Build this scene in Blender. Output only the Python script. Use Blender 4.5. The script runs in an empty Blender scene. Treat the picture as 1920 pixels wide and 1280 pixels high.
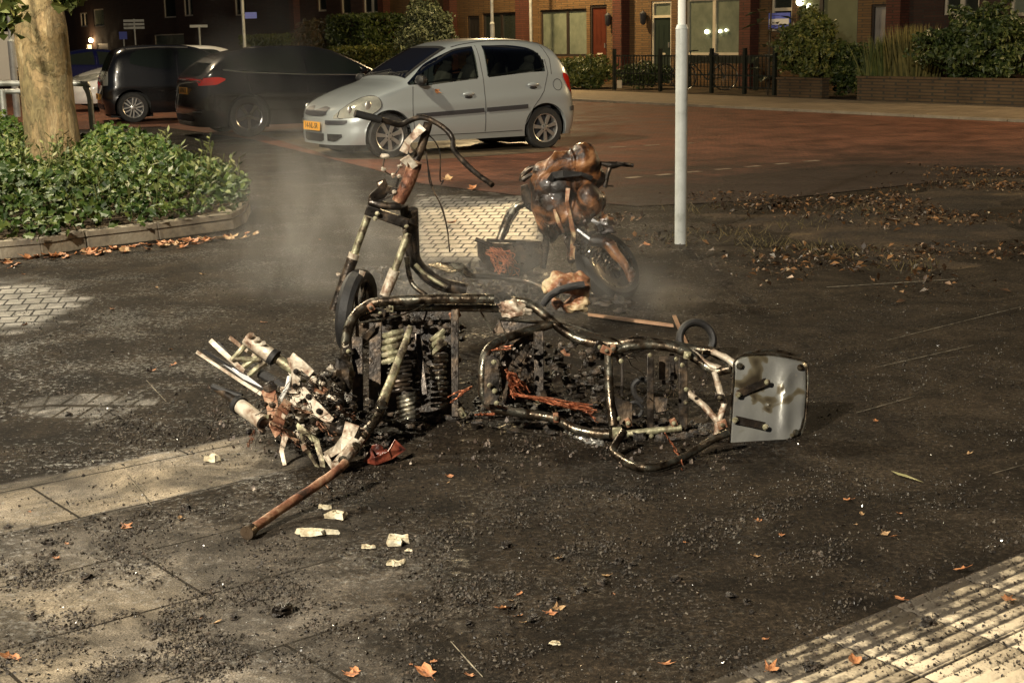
import bpy, math, random
import numpy as np
from mathutils import Vector, Matrix, noise
R = random.Random(7)
rad = math.radians
S = bpy.context.scene

# ------------------------------------------------------------ camera
F = 2700.0; PITCH = math.atan(570 / F); ROLL = .018; CH = 1.5
cd = bpy.data.cameras.new('camera'); cam = bpy.data.objects.new('camera', cd)
S.collection.objects.link(cam); S.camera = cam
cd.sensor_width = 36; cd.lens = F / 1920 * 36; cd.clip_end = 600; cd.clip_start = .05
RM = Matrix.Rotation(math.pi / 2 - PITCH, 3, 'X') @ Matrix.Rotation(-ROLL, 3, 'Z')
cam.matrix_world = Matrix.Translation((0, 0, CH)) @ RM.to_4x4()

# ------------------------------------------------------------ sky, exposure, lamps
w = bpy.data.worlds.new('World'); S.world = w; w.use_nodes = True
nt = w.node_tree; nt.nodes.clear()
sky = nt.nodes.new('ShaderNodeTexSky'); sky.sky_type = 'NISHITA'; sky.sun_disc = False
sky.sun_elevation = rad(-4); sky.sun_rotation = rad(200)
bg = nt.nodes.new('ShaderNodeBackground'); bg.inputs[1].default_value = .5
wo = nt.nodes.new('ShaderNodeOutputWorld')
nt.links.new(sky.outputs[0], bg.inputs[0]); nt.links.new(bg.outputs[0], wo.inputs[0])
S.view_settings.view_transform = 'Standard'; S.view_settings.look = 'None'
S.view_settings.exposure = .58; S.view_settings.gamma = 1
S.cycles.use_denoising = True; S.cycles.volume_step_rate = 3; S.cycles.volume_max_steps = 96
S.cycles.max_bounces = 6; S.cycles.volume_bounces = 1; S.cycles.sample_clamp_indirect = 4

# name, x, y, height, watts, radius, colour   (every light is the lamp of a street lamp)
LAMPS = [
    ('near', -6.0, -2.5, 7.0, 7800, .12, (1, .9, .74)),
    ('far', -.42, 44.0, 7.0, 2500, .16, (1, .72, .36)),
    ('bed', -10.6, 31.5, 7.2, 1000, .16, (1, .8, .52)),
    ('corner', 17.5, 23.0, 6.5, 2600, .15, (1, .7, .36)),
    ('left', -6.1, 13.4, 7.0, 3000, .14, (1, .87, .64)),
]

# ------------------------------------------------------------ pixel helpers (photo pixels, 1920 wide)
def ray(px, py):
    return RM @ Vector(((px - 960) / F, -(py - 640) / F, -1))
def G(px, py, z=0.0):
    r = ray(px, py); t = (z - CH) / r.z
    return Vector((r.x * t, r.y * t, z))
def Wp(px, py, Y):
    r = ray(px, py); t = Y / r.y
    return Vector((r.x * t, Y, CH + r.z * t))
def proj(x, y, z):
    v = RM.transposed() @ Vector((x, y, z - CH))
    return 960 - v.x / v.z * F, 640 + v.y / v.z * F

# ------------------------------------------------------------ mesh building
class MB:
    def __init__(s): s.v = []; s.f = []
    def add(s, vs, fs):
        o = len(s.v); s.v += [tuple(p) for p in vs]; s.f += [tuple(i + o for i in f) for f in fs]; return s
    def box(s, c, d, m=None, tap=1.0):
        hx, hy, hz = d[0] / 2, d[1] / 2, d[2] / 2
        vs = [Vector((x * (tap if z > 0 else 1), y * (tap if z > 0 else 1), z)) for z in (-hz, hz) for y in (-hy, hy) for x in (-hx, hx)]
        if m is not None: vs = [m @ p for p in vs]
        c = Vector(c)
        return s.add([p + c for p in vs], [(0, 2, 3, 1), (4, 5, 7, 6), (0, 1, 5, 4), (2, 6, 7, 3), (0, 4, 6, 2), (1, 3, 7, 5)])
    def bar(s, a, b, wd, th, up=(0, 0, 1)):
        a, b = Vector(a), Vector(b); d = b - a; L = d.length; d.normalize(); up = Vector(up)
        x = d.cross(up)
        if x.length < 1e-4: x = d.cross(Vector((1, 0, 0)))
        x.normalize(); y = x.cross(d).normalized()
        m = Matrix((x, y, d)).transposed()
        return s.box((a + b) / 2, (wd, th, L), m)
    def tube(s, pts, r, n=8, sm=0, ripple=0):
        pts = [Vector(p) for p in pts]
        if sm and len(pts) > 2:
            q = []
            P = [pts[0] * 2 - pts[1]] + pts + [pts[-1] * 2 - pts[-2]]
            for i in range(1, len(P) - 2):
                for k in range(sm):
                    t = k / sm; a, b, c, d = P[i - 1:i + 3]
                    q.append(.5 * ((2 * b) + (c - a) * t + (2 * a - 5 * b + 4 * c - d) * t * t + (3 * b - a - 3 * c + d) * t ** 3))
            q.append(pts[-1]); pts = q
        N = len(pts); rr = r if isinstance(r, (list, tuple)) else None
        t0 = (pts[1] - pts[0]).normalized(); u = t0.orthogonal().normalized(); vs = []
        for i, p in enumerate(pts):
            t = (pts[min(i + 1, N - 1)] - pts[max(i - 1, 0)]).normalized()
            u = (u - t * u.dot(t)); u = u.normalized() if u.length > 1e-6 else t.orthogonal().normalized()
            v = t.cross(u)
            if rr: q = i / max(1, N - 1) * (len(rr) - 1); k = min(int(q), len(rr) - 2); R_ = rr[k] + (rr[k + 1] - rr[k]) * (q - k)
            else: R_ = r
            for j in range(n):
                a = 2 * math.pi * j / n; R2 = R_
                if ripple: R2 = R_ * (1 + ripple * noise.noise(p * 40 + Vector((math.cos(a), math.sin(a), 0)) * 1.3))
                vs.append(p + (u * math.cos(a) + v * math.sin(a)) * R2)
        fs = [(i * n + j, i * n + (j + 1) % n, (i + 1) * n + (j + 1) % n, (i + 1) * n + j) for i in range(N - 1) for j in range(n)]
        fs += [tuple(range(n))[::-1], tuple((N - 1) * n + j for j in range(n))]
        return s.add(vs, fs)
    def lathe(s, prof, n=32, m=None, c=(0, 0, 0), close=False):
        # prof: (radius, height) about local Z
        vs = []; c = Vector(c)
        for (r, z) in prof:
            for j in range(n):
                a = 2 * math.pi * j / n; p = Vector((r * math.cos(a), r * math.sin(a), z))
                vs.append((m @ p if m is not None else p) + c)
        K = len(prof); fs = []
        for i in range(K if close else K - 1):
            i2 = (i + 1) % K
            fs += [(i * n + j, i * n + (j + 1) % n, i2 * n + (j + 1) % n, i2 * n + j) for j in range(n)]
        if not close:
            fs += [tuple(range(n))[::-1], tuple((K - 1) * n + j for j in range(n))]
        return s.add(vs, fs)
    def prism(s, poly, d, m=None, c=(0, 0, 0)):
        # poly in local xy, extruded +-d/2 in z
        n = len(poly); c = Vector(c)
        vs = [Vector((x, y, z)) for z in (-d / 2, d / 2) for x, y in poly]
        vs = [(m @ p if m is not None else p) + c for p in vs]
        return s.add(vs, [tuple(range(n))[::-1], tuple(range(n, 2 * n))] + [(i, (i + 1) % n, n + (i + 1) % n, n + i) for i in range(n)])
    def grid(s, rows, close=False):
        nr, nc = len(rows), len(rows[0])
        return s.add([p for r in rows for p in r], [(i * nc + j, i * nc + j + 1, (i + 1) * nc + j + 1, (i + 1) * nc + j) for i in range(nr - 1) for j in range(nc - 1)])
    def blob(s, c, r, seed=0, amp=.3, n=10, m=None):
        c = Vector(c); vs = []
        rx, ry, rz = (r, r, r) if not isinstance(r, (tuple, list)) else r
        for i in range(n + 1):
            th = math.pi * i / n
            for j in range(n):
                ph = 2 * math.pi * j / n
                d = Vector((math.sin(th) * math.cos(ph), math.sin(th) * math.sin(ph), math.cos(th)))
                k = 1 + amp * 2 * noise.noise(d * 1.8 + Vector((seed * 7.3, seed, 0)))
                p = Vector((d.x * rx * k, d.y * ry * k, d.z * rz * k))
                vs.append((m @ p if m is not None else p) + c)
        return s.add(vs, [(i * n + j, (i + 1) * n + j, (i + 1) * n + (j + 1) % n, i * n + (j + 1) % n) for i in range(n) for j in range(n)])

OFF = {}
def thing(name, label, cat, loc=(0, 0, 0), rz=0, group=None, world=True):
    o = bpy.data.objects.new(name, None); S.collection.objects.link(o)
    o.location = loc; o.rotation_euler = (0, 0, rz); o['label'] = label; o['category'] = cat
    if group: o['group'] = group
    OFF[o.name] = Vector(loc) if world else Vector((0, 0, 0))
    return o
def obj(name, mb, mat, parent=None, smooth=True, label=None, cat=None, group=None, kind=None, bevel=0, auto=35):
    me = bpy.data.meshes.new(name)
    off = OFF.get(parent.name, Vector((0, 0, 0))) if parent else None
    if parent is None:
        a = np.array(mb.v); lo, hi = a.min(0), a.max(0)
        off = Vector(((lo[0] + hi[0]) / 2, (lo[1] + hi[1]) / 2, lo[2])) if kind is None else Vector((0, 0, 0))
    a = np.array(mb.v) - np.array(off)
    me.from_pydata(a.tolist(), [], mb.f); me.update()
    o = bpy.data.objects.new(name, me); S.collection.objects.link(o)
    if parent: o.parent = parent; OFF[o.name] = off
    else: o.location = off; OFF[o.name] = off
    for m in (mat if isinstance(mat, (list, tuple)) else [mat]): me.materials.append(m)
    if smooth:
        me.polygons.foreach_set('use_smooth', [True] * len(me.polygons))
        if auto: me.set_sharp_from_angle(angle=rad(auto))
    if bevel:
        b = o.modifiers.new('bevel', 'BEVEL'); b.width = bevel; b.segments = 2; b.limit_method = 'ANGLE'
    if label: o['label'] = label
    if cat: o['category'] = cat
    if group: o['group'] = group
    if kind: o['kind'] = kind
    return o

def sobj(name, mb, mat, parent=None, **k):
    """one object for every separate piece of the mesh"""
    n = len(mb.v); par = list(range(n))
    def find(a):
        while par[a] != a: par[a] = par[par[a]]; a = par[a]
        return a
    for f in mb.f:
        for q in f[1:]: par[find(q)] = find(f[0])
    gr = {}
    for f in mb.f: gr.setdefault(find(f[0]), []).append(f)
    out = []
    for fs in gr.values():
        ids = sorted({i for f in fs for i in f}); mp = {a: b for b, a in enumerate(ids)}; m = MB(); m.v = [mb.v[i] for i in ids]; m.f = [tuple(mp[i] for i in f) for f in fs]
        out.append(obj(name, m, mat, parent, **k))
    return out[0]

# ------------------------------------------------------------ materials
def N(nt, t, **k):
    n = nt.nodes.new(t)
    for a, b in k.items():
        if a.startswith('i'): n.inputs[int(a[1:])].default_value = b
        else: setattr(n, a, b)
    return n
def ramp(nt, fac, stops, interp='LINEAR'):
    r = nt.nodes.new('ShaderNodeValToRGB'); e = r.color_ramp.elements; r.color_ramp.interpolation = interp
    while len(e) < len(stops): e.new(.5)
    for q, (p, c) in zip(e, stops):
        q.position = p; q.color = (c, c, c, 1) if isinstance(c, (int, float)) else (*c, 1)
    nt.links.new(fac, r.inputs[0]); return r
def mat(name, cols, rough=.6, metal=0, scale=5, bump=0, bscale=None, rvar=0, coat=0, detail=6, dist=0, stops=None, spec=.5, trans=0, two=False):
    m = bpy.data.materials.new(name); m.use_nodes = True; nt = m.node_tree; b = nt.nodes['Principled BSDF']; L = nt.links.new
    tc = N(nt, 'ShaderNodeTexCoord')
    if isinstance(cols[0], (int, float)): cols = [cols]
    if len(cols) > 1:
        n = N(nt, 'ShaderNodeTexNoise', i2=scale, i3=detail, i4=.6); n.inputs['Distortion'].default_value = dist
        L(tc.outputs['Object'], n.inputs[0])
        if stops is None: stops = [.35 + .3 * i / (len(cols) - 1) for i in range(len(cols))]
        r = ramp(nt, n.outputs[0], list(zip(stops, cols))); L(r.outputs[0], b.inputs['Base Color'])
    else: b.inputs['Base Color'].default_value = (*cols[0], 1)
    b.inputs['Roughness'].default_value = rough; b.inputs['Metallic'].default_value = metal
    b.inputs['Specular IOR Level'].default_value = spec; b.inputs['Coat Weight'].default_value = coat; b.inputs['Coat Roughness'].default_value = .06
    if trans: b.inputs['Transmission Weight'].default_value = trans
    if rvar:
        n2 = N(nt, 'ShaderNodeTexNoise', i2=scale * 2.3, i3=4); L(tc.outputs['Object'], n2.inputs[0])
        r2 = ramp(nt, n2.outputs[0], [(.35, max(.05, rough - rvar)), (.65, min(1, rough + rvar))]); L(r2.outputs[0], b.inputs['Roughness'])
    if bump:
        n3 = N(nt, 'ShaderNodeTexNoise', i2=bscale or scale * 6, i3=5); L(tc.outputs['Object'], n3.inputs[0])
        bp = N(nt, 'ShaderNodeBump', i0=1.0, i1=bump); L(n3.outputs[0], bp.inputs['Height']); L(bp.outputs[0], b.inputs['Normal'])
    return m
def emit(name, col, st):
    m = bpy.data.materials.new(name); m.use_nodes = True; b = m.node_tree.nodes['Principled BSDF']
    b.inputs['Emission Color'].default_value = (*col, 1); b.inputs['Emission Strength'].default_value = st; b.inputs['Base Color'].default_value = (*col, 1)
    return m
MT = {}
MT['steel'] = mat('burnt_steel', [(.02, .014, .009), (.1, .075, .05), (.13, .125, .1), (.36, .33, .26)], .34, .85, 13, .003, 60, rvar=.18, stops=[.38, .47, .56, .7], dist=.5)
MT['steel_dark'] = mat('sooty_steel', [(.012, .01, .008), (.035, .028, .022), (.12, .085, .055)], .42, .6, 14, .002, rvar=.2)
MT['ash'] = mat('ash_covered_alloy', [(.03, .02, .014), (.2, .12, .075), (.38, .31, .23), (.62, .56, .45)], .6, .25, 14, .005, 60, rvar=.2, stops=[.3, .38, .46, .62], dist=.5)
MT['rust'] = mat('scorched_rusty_steel', [(.04, .02, .012), (.19, .075, .04), (.3, .16, .09), (.44, .32, .22)], .62, .35, 14, .005, 60, rvar=.2, stops=[.35, .44, .54, .66], dist=.5)
MT['tubepatch'] = mat('blistered_tube', [(.04, .03, .02), (.17, .14, .09), (.3, .29, .18), (.55, .49, .34)], .5, .5, 18, .004, 60, stops=[.36, .45, .54, .66])
MT['copper'] = mat('bare_copper_wire', [(.2, .06, .03), (.55, .2, .1), (.7, .3, .16)], .45, .6, 60)
MT['plasticburn'] = mat('melted_brown_plastic', [(.008, .006, .005), (.025, .012, .006), (.16, .066, .024), (.45, .23, .1)], .46, 0, 4.4, .006, 50, rvar=.2, coat=.08, stops=[.4, .5, .57, .7], dist=.8)
MT['ragburn'] = mat('half_burnt_plastic', [(.05, .025, .015), (.3, .13, .06), (.6, .48, .28)], .5, 0, 9, .004, stops=[.35, .5, .62])
MT['char'] = mat('charred_residue', [(.008, .006, .005), (.03, .024, .018), (.09, .065, .045)], .5, .1, 25, .006, rvar=.25)
MT['rubber'] = mat('burnt_rubber', [(.008, .008, .008), (.02, .018, .016)], .65, 0, 20, .002)
MT['tyre'] = mat('tyre_rubber', [(.012, .012, .012), (.02, .02, .019)], .75, 0, 20)
MT['galv'] = mat('grey_painted_post', [(.3, .31, .28), (.42, .44, .41), (.5, .52, .49)], .5, .1, 7, .001, 60, stops=[.3, .42, .6])
MT['white'] = mat('white_paint', [(.7, .68, .62), (.78, .76, .7)], .5, 0, 3)
MT['whitecar'] = mat('white_car_paint', (.75, .75, .72), .3, 0, coat=1)
MT['silver'] = mat('silver_car_paint', [(.42, .46, .465), (.44, .48, .485)], .34, .45, 300, coat=1, detail=2)
MT['blackcar'] = mat('black_car_paint', (.006, .006, .007), .25, 0, coat=1)
MT['bluecar'] = mat('dark_blue_car_paint', (.004, .005, .045), .25, .2, coat=1)
MT['glass'] = mat('dark_car_glass', (.012, .016, .013), .04, 0, spec=.8)
MT['seam'] = mat('black_gap', (.012, .012, .012), .6)
MT['trim'] = mat('dark_grey_trim', (.035, .035, .04), .5)
MT['alloy'] = mat('silver_alloy', (.55, .54, .5), .32, .8)
MT['alloydark'] = mat('dark_alloy', (.22, .22, .22), .25, .9)
MT['lampglass'] = mat('clear_lamp_glass', [(.3, .31, .27), (.55, .54, .46)], .12, .5, 6)
MT['red'] = mat('red_lamp_lens', (.5, .02, .01), .12, coat=1)
MT['plate'] = mat('yellow_plate', (.75, .36, .04), .45)
MT['ink'] = mat('plate_ink', (.01, .01, .01), .5)
MT['bark_in'] = mat('twig', (.06, .045, .025), .8)
MT['bluesign'] = mat('blue_sign_face', (.12, .16, .62), .4)
# ------------------------------------------------------------ ground
U = Vector((.78, .62)).normalized(); V = Vector((-U.y, U.x))
def smooth(a, b, x): t = np.clip((x - a) / (b - a), 0, 1); return t * t * (3 - 2 * t)
def npproj(x, y):
    m = np.array(RM.transposed()); q = np.stack([x, y, np.full_like(x, -CH)], -1) @ m.T
    return 960 - q[..., 0] / q[..., 2] * F, 640 + q[..., 1] / q[..., 2] * F
def vnoise(x, y, sc, seed=0, octv=3):
    out = 0; amp = 1; tot = 0
    rs = np.random.RandomState(seed)
    T = rs.rand(256, 256)
    for o in range(octv):
        X = x * sc + 37.1 * o; Y = y * sc + 11.7 * o
        xi = np.floor(X).astype(int); yi = np.floor(Y).astype(int); fx = X - xi; fy = Y - yi
        fx = fx * fx * (3 - 2 * fx); fy = fy * fy * (3 - 2 * fy)
        g = lambda i, j: T[(xi + i) % 256, (yi + j) % 256]
        out = out + amp * ((g(0, 0) * (1 - fx) + g(1, 0) * fx) * (1 - fy) + (g(0, 1) * (1 - fx) + g(1, 1) * fx) * fy)
        tot += amp; amp *= .5; sc *= 2
    return out / tot
def bare_sheen_mask(x, y):
    """how little soot lies on the paving, plus painted lamp sheen and reflections: 0 = black wet soot, 1 = bare"""
    px, py = npproj(x, y)
    u = x * U.x + y * U.y; v = x * V.x + y * V.y
    n = vnoise(x, y, 1.6, 1); n2 = vnoise(x, y, 7, 2)
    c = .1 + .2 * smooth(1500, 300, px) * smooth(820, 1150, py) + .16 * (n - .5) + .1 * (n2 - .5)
    c += .06 * smooth(1300, 700, px) * smooth(850, 1000, py) + .34 * smooth(850, 80, px) * smooth(930, 1150, py) * (.6 + .8 * n2)  # lower left also lightened in colour, standing in for lamp sheen
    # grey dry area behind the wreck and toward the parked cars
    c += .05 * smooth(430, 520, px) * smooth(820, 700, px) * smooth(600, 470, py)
    strip = smooth(4.35, 4.38, v) * smooth(4.93, 4.88, v) * smooth(2.75, 2.45, u + .35 * (n2 - .5))
    c = np.maximum(c, strip * (.74 + .5 * (n - .5) + .4 * (n2 - .5)))
    c -= .3 * strip * smooth(.48, .62, n2) * smooth(1.95, 1.8, u)
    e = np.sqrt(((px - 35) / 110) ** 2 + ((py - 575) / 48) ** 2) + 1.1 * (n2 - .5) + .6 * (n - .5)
    c = np.maximum(c, .85 * smooth(1.25, .55, e))  # bare brick oval; a lamp's reflection is lightened into its colour too
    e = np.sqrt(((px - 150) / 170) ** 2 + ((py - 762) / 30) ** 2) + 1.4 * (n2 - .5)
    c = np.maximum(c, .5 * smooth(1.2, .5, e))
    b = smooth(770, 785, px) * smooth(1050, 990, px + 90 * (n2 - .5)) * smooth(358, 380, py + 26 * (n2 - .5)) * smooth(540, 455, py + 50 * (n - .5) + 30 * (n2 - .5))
    c = np.maximum(c, .92 * b * (.62 + .9 * (n2 - .3) + .5 * (n - .4)))  # bare glossy bricks, with the far lamp's reflection put into the colour
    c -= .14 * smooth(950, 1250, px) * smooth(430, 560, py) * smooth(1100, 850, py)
    return np.clip(c, 0, 1)
def attr(me, name, data):
    a = me.attributes.new(name, 'FLOAT', 'POINT'); a.data.foreach_set('value', np.asarray(data, dtype=np.float32).ravel())
def gridmesh(name, x0, x1, y0, y1, st, zf):
    xs = np.arange(x0, x1 + st / 2, st); ys = np.arange(y0, y1 + st / 2, st); X, Y = np.meshgrid(xs, ys)
    Z = zf(X, Y); nx, ny = len(xs), len(ys)
    i = np.arange(nx * ny).reshape(ny, nx)
    f = np.stack([i[:-1, :-1], i[:-1, 1:], i[1:, 1:], i[1:, :-1]], -1).reshape(-1, 4)
    me = bpy.data.meshes.new(name); me.from_pydata(np.stack([X, Y, Z], -1).reshape(-1, 3).tolist(), [], f.tolist())
    me.polygons.foreach_set('use_smooth', [True] * len(f)); me.update()
    o = bpy.data.objects.new(name, me); S.collection.objects.link(o); o['kind'] = 'structure'
    return o, X, Y
def mathn(nt, op, a, b=None):
    n = nt.nodes.new('ShaderNodeMath'); n.operation = op
    for i, q in enumerate((a, b)):
        if q is None: continue
        if isinstance(q, (int, float)): n.inputs[i].default_value = q
        else: nt.links.new(q, n.inputs[i])
    return n.outputs[0]
def mixc(nt, f, a, b, bt='MIX'):
    n = nt.nodes.new('ShaderNodeMix'); n.data_type = 'RGBA'; n.blend_type = bt
    for s_, q in ((n.inputs[0], f), (n.inputs[6], a), (n.inputs[7], b)):
        if isinstance(q, (int, float)): s_.default_value = q
        elif isinstance(q, tuple): s_.default_value = (*q, 1)
        else: nt.links.new(q, s_)
    return n.outputs[2]
def paving_mat():
    m = bpy.data.materials.new('sooty_paving'); m.use_nodes = True; nt = m.node_tree; L = nt.links.new; b = nt.nodes['Principled BSDF']
    tc = N(nt, 'ShaderNodeTexCoord')
    def rot(a, off=(0, 0, 0)):
        mp = N(nt, 'ShaderNodeMapping'); mp.inputs['Rotation'].default_value = (0, 0, a); mp.inputs['Location'].default_value = off
        L(tc.outputs['Object'], mp.inputs[0]); return mp.outputs[0]
    def brick(vec, bw, rh, mortar, off=.5):
        k = N(nt, 'ShaderNodeTexBrick'); L(vec, k.inputs[0]); k.offset = off
        k.inputs['Scale'].default_value = 1; k.inputs['Brick Width'].default_value = bw; k.inputs['Row Height'].default_value = rh
        k.inputs['Mortar Size'].default_value = mortar; k.inputs['Mortar Smooth'].default_value = .2; k.inputs['Bias'].default_value = 0
        k.inputs['Color1'].default_value = (.8, .8, .8, 1); k.inputs['Color2'].default_value = (1, 1, 1, 1); k.inputs['Mortar'].default_value = (0, 0, 0, 1)
        return k
    th = math.atan2(U.y, U.x)
    # v grows by .44 per course; shift so a joint lies on v=4.37
    slab = brick(rot(-th, (.13, .03, 0)), 1.2, .44, .005)
    def stretched(v):
        mp = N(nt, 'ShaderNodeMapping'); mp.inputs['Scale'].default_value = (2.6, 1, 1); L(v, mp.inputs[0]); return mp.outputs[0]
    bkA = brick(stretched(rot(-rad(10))), .27, .2, .017)
    bkB = brick(stretched(rot(rad(6))), .27, .22, .022)
    sx = N(nt, 'ShaderNodeSeparateXYZ'); L(tc.outputs['Object'], sx.inputs[0])
    left = ramp(nt, mathn(nt, 'ADD', mathn(nt, 'MULTIPLY', sx.outputs[0], 1.0), 2.5), [(.45, 1.), (.55, 0.)], 'LINEAR')
    bk = mixc(nt, left.outputs[0], bkB.outputs[0], bkA.outputs[0]); bkf = mixc(nt, left.outputs[0], bkB.outputs[1], bkA.outputs[1])
    sl = N(nt, 'ShaderNodeAttribute', attribute_name='slab'); cl = N(nt, 'ShaderNodeAttribute', attribute_name='bare_sheen')
    pat = mixc(nt, sl.outputs['Fac'], bk, slab.outputs[0]); mort = mixc(nt, sl.outputs['Fac'], bkf, slab.outputs[1])
    n1 = N(nt, 'ShaderNodeTexNoise', i2=55, i3=6, i4=.65); L(tc.outputs['Object'], n1.inputs[0])
    n2 = N(nt, 'ShaderNodeTexNoise', i2=9, i3=8, i4=.7); L(tc.outputs['Object'], n2.inputs[0])
    tan = ramp(nt, cl.outputs['Fac'], [(.5, (.17, .158, .14)), (.78, (.27, .225, .16))])
    stone = mixc(nt, sl.outputs['Fac'], (.25, .245, .23), tan.outputs[0])
    stone = mixc(nt, 1., stone, pat, 'MULTIPLY')
    stone = mixc(nt, mathn(nt, 'MULTIPLY', n1.outputs[0], .5), stone, (.2, .155, .1), 'MIX')
    sootc = ramp(nt, n1.outputs[0], [(.3, (.006, .0045, .003)), (.55, (.021, .0155, .010)), (.75, (.07, .052, .034))])
    # the soot breaks up finely where it is thin
    f = mathn(nt, 'ADD', cl.outputs['Fac'], mathn(nt, 'MULTIPLY', mathn(nt, 'SUBTRACT', n2.outputs[0], .5), .55))
    f = mathn(nt, 'ADD', f, mathn(nt, 'MULTIPLY', mathn(nt, 'SUBTRACT', n1.outputs[0], .5), .25))
    fr = ramp(nt, f, [(.2, 0.), (.8, 1.)])
    n6w = N(nt, 'ShaderNodeTexNoise', i2=1.7, i3=6, i4=.7); L(tc.outputs['Object'], n6w.inputs[0])
    n5 = N(nt, 'ShaderNodeTexNoise', i2=210, i3=3, i4=.7); L(tc.outputs['Object'], n5.inputs[0])
    n6 = N(nt, 'ShaderNodeTexNoise', i2=2.6, i3=6, i4=.7); n6.inputs['Distortion'].default_value = 1.0; L(tc.outputs['Object'], n6.inputs[0])
    col = mixc(nt, fr.outputs[0], sootc.outputs[0], stone)
    col = mixc(nt, 1., col, ramp(nt, n5.outputs[0], [(.36, .45), (.5, 1.), (.66, 1.7)]).outputs[0], 'MULTIPLY')
    col = mixc(nt, 1., col, ramp(nt, n6.outputs[0], [(.36, .35), (.5, .9), (.66, 1.75)]).outputs[0], 'MULTIPLY')
    col = mixc(nt, mathn(nt, 'MULTIPLY', mort, mathn(nt, 'MAXIMUM', mathn(nt, 'MULTIPLY', mathn(nt, 'SUBTRACT', 1.0, sl.outputs['Fac']), ramp(nt, cl.outputs['Fac'], [(.35, .03), (.75, 1.)]).outputs[0]), mathn(nt, 'MULTIPLY', mathn(nt, 'MULTIPLY', n2.outputs[0], 1.15), sl.outputs['Fac']))), col, (.012, .01, .007))
    L(col, b.inputs['Base Color'])
    n7 = N(nt, 'ShaderNodeTexNoise', i2=38, i3=5, i4=.7); L(tc.outputs['Object'], n7.inputs[0])
    spots = mathn(nt, 'ADD', mathn(nt, 'MULTIPLY', n7.outputs[0], .6), mathn(nt, 'MULTIPLY', n6w.outputs[0], .4))
    ro = ramp(nt, spots, [(.53, .85), (.6, .25)])
    spl = mixc(nt, N(nt, 'ShaderNodeAttribute', attribute_name='wet').outputs['Fac'], ramp(nt, spots, [(.53, .1), (.6, .75)]).outputs[0], (.5, .5, .5)); L(spl, b.inputs['Specular IOR Level'])
    rr = mixc(nt, fr.outputs[0], ro.outputs[0], (.7, .7, .7))
    rr = mixc(nt, N(nt, 'ShaderNodeAttribute', attribute_name='wet').outputs['Fac'], rr, (.24, .24, .24))
    rr = mixc(nt, mathn(nt, 'MULTIPLY', mort, ramp(nt, cl.outputs['Fac'], [(.35, 0.), (.75, 1.)]).outputs[0]), rr, (.9, .9, .9))
    rr = mixc(nt, sl.outputs['Fac'], mixc(nt, N(nt, 'ShaderNodeAttribute', attribute_name='wet').outputs['Fac'], ro.outputs[0], rr), rr)
    L(rr, b.inputs['Roughness'])
    h = mathn(nt, 'ADD', mathn(nt, 'MULTIPLY', n1.outputs[0], .0035), mathn(nt, 'MULTIPLY', n2.outputs[0], .006))
    n4 = N(nt, 'ShaderNodeTexNoise', i2=160, i3=3); L(tc.outputs['Object'], n4.inputs[0])
    h = mathn(nt, 'ADD', h, mathn(nt, 'MULTIPLY', n4.outputs[0], .003))
    h = mathn(nt, 'SUBTRACT', h, mathn(nt, 'MULTIPLY', mort, mathn(nt, 'MULTIPLY', ramp(nt, cl.outputs['Fac'], [(.35, .04), (.75, 1.)]).outputs[0], .005)))
    bp = N(nt, 'ShaderNodeBump', i0=.8, i1=1.0); L(h, bp.inputs['Height']); L(bp.outputs[0], b.inputs['Normal'])
    return m
pav, X, Y = gridmesh('pavement', -9, 6, 2.2, 27, .045, lambda x, y: .004 * (vnoise(x, y, 2.2, 5) - .5) * 2)
PM = paving_mat(); pav.data.materials.append(PM)
attr(pav.data, 'bare_sheen', bare_sheen_mask(X, Y))
vv = X * V.x + Y * V.y
attr(pav.data, 'slab', smooth(5.4, 5.35, vv))
ppx, ppy = npproj(X, Y)
wet = smooth(775, 790, ppx) * smooth(1030, 1000, ppx) * smooth(365, 380, ppy) * smooth(500, 475, ppy)
e_ = np.sqrt(((ppx - 35) / 115) ** 2 + ((ppy - 575) / 52) ** 2)
wet = np.maximum(wet, smooth(1.2, .5, e_ + .8 * (vnoise(X, Y, 7, 2) - .5)))
e_ = np.sqrt(((ppx - 1270) / 70) ** 2 + ((ppy - 560) / 40) ** 2)
wet = np.maximum(wet, .8 * smooth(1.1, .5, e_))
attr(pav.data, 'wet', wet * .9)

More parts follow.
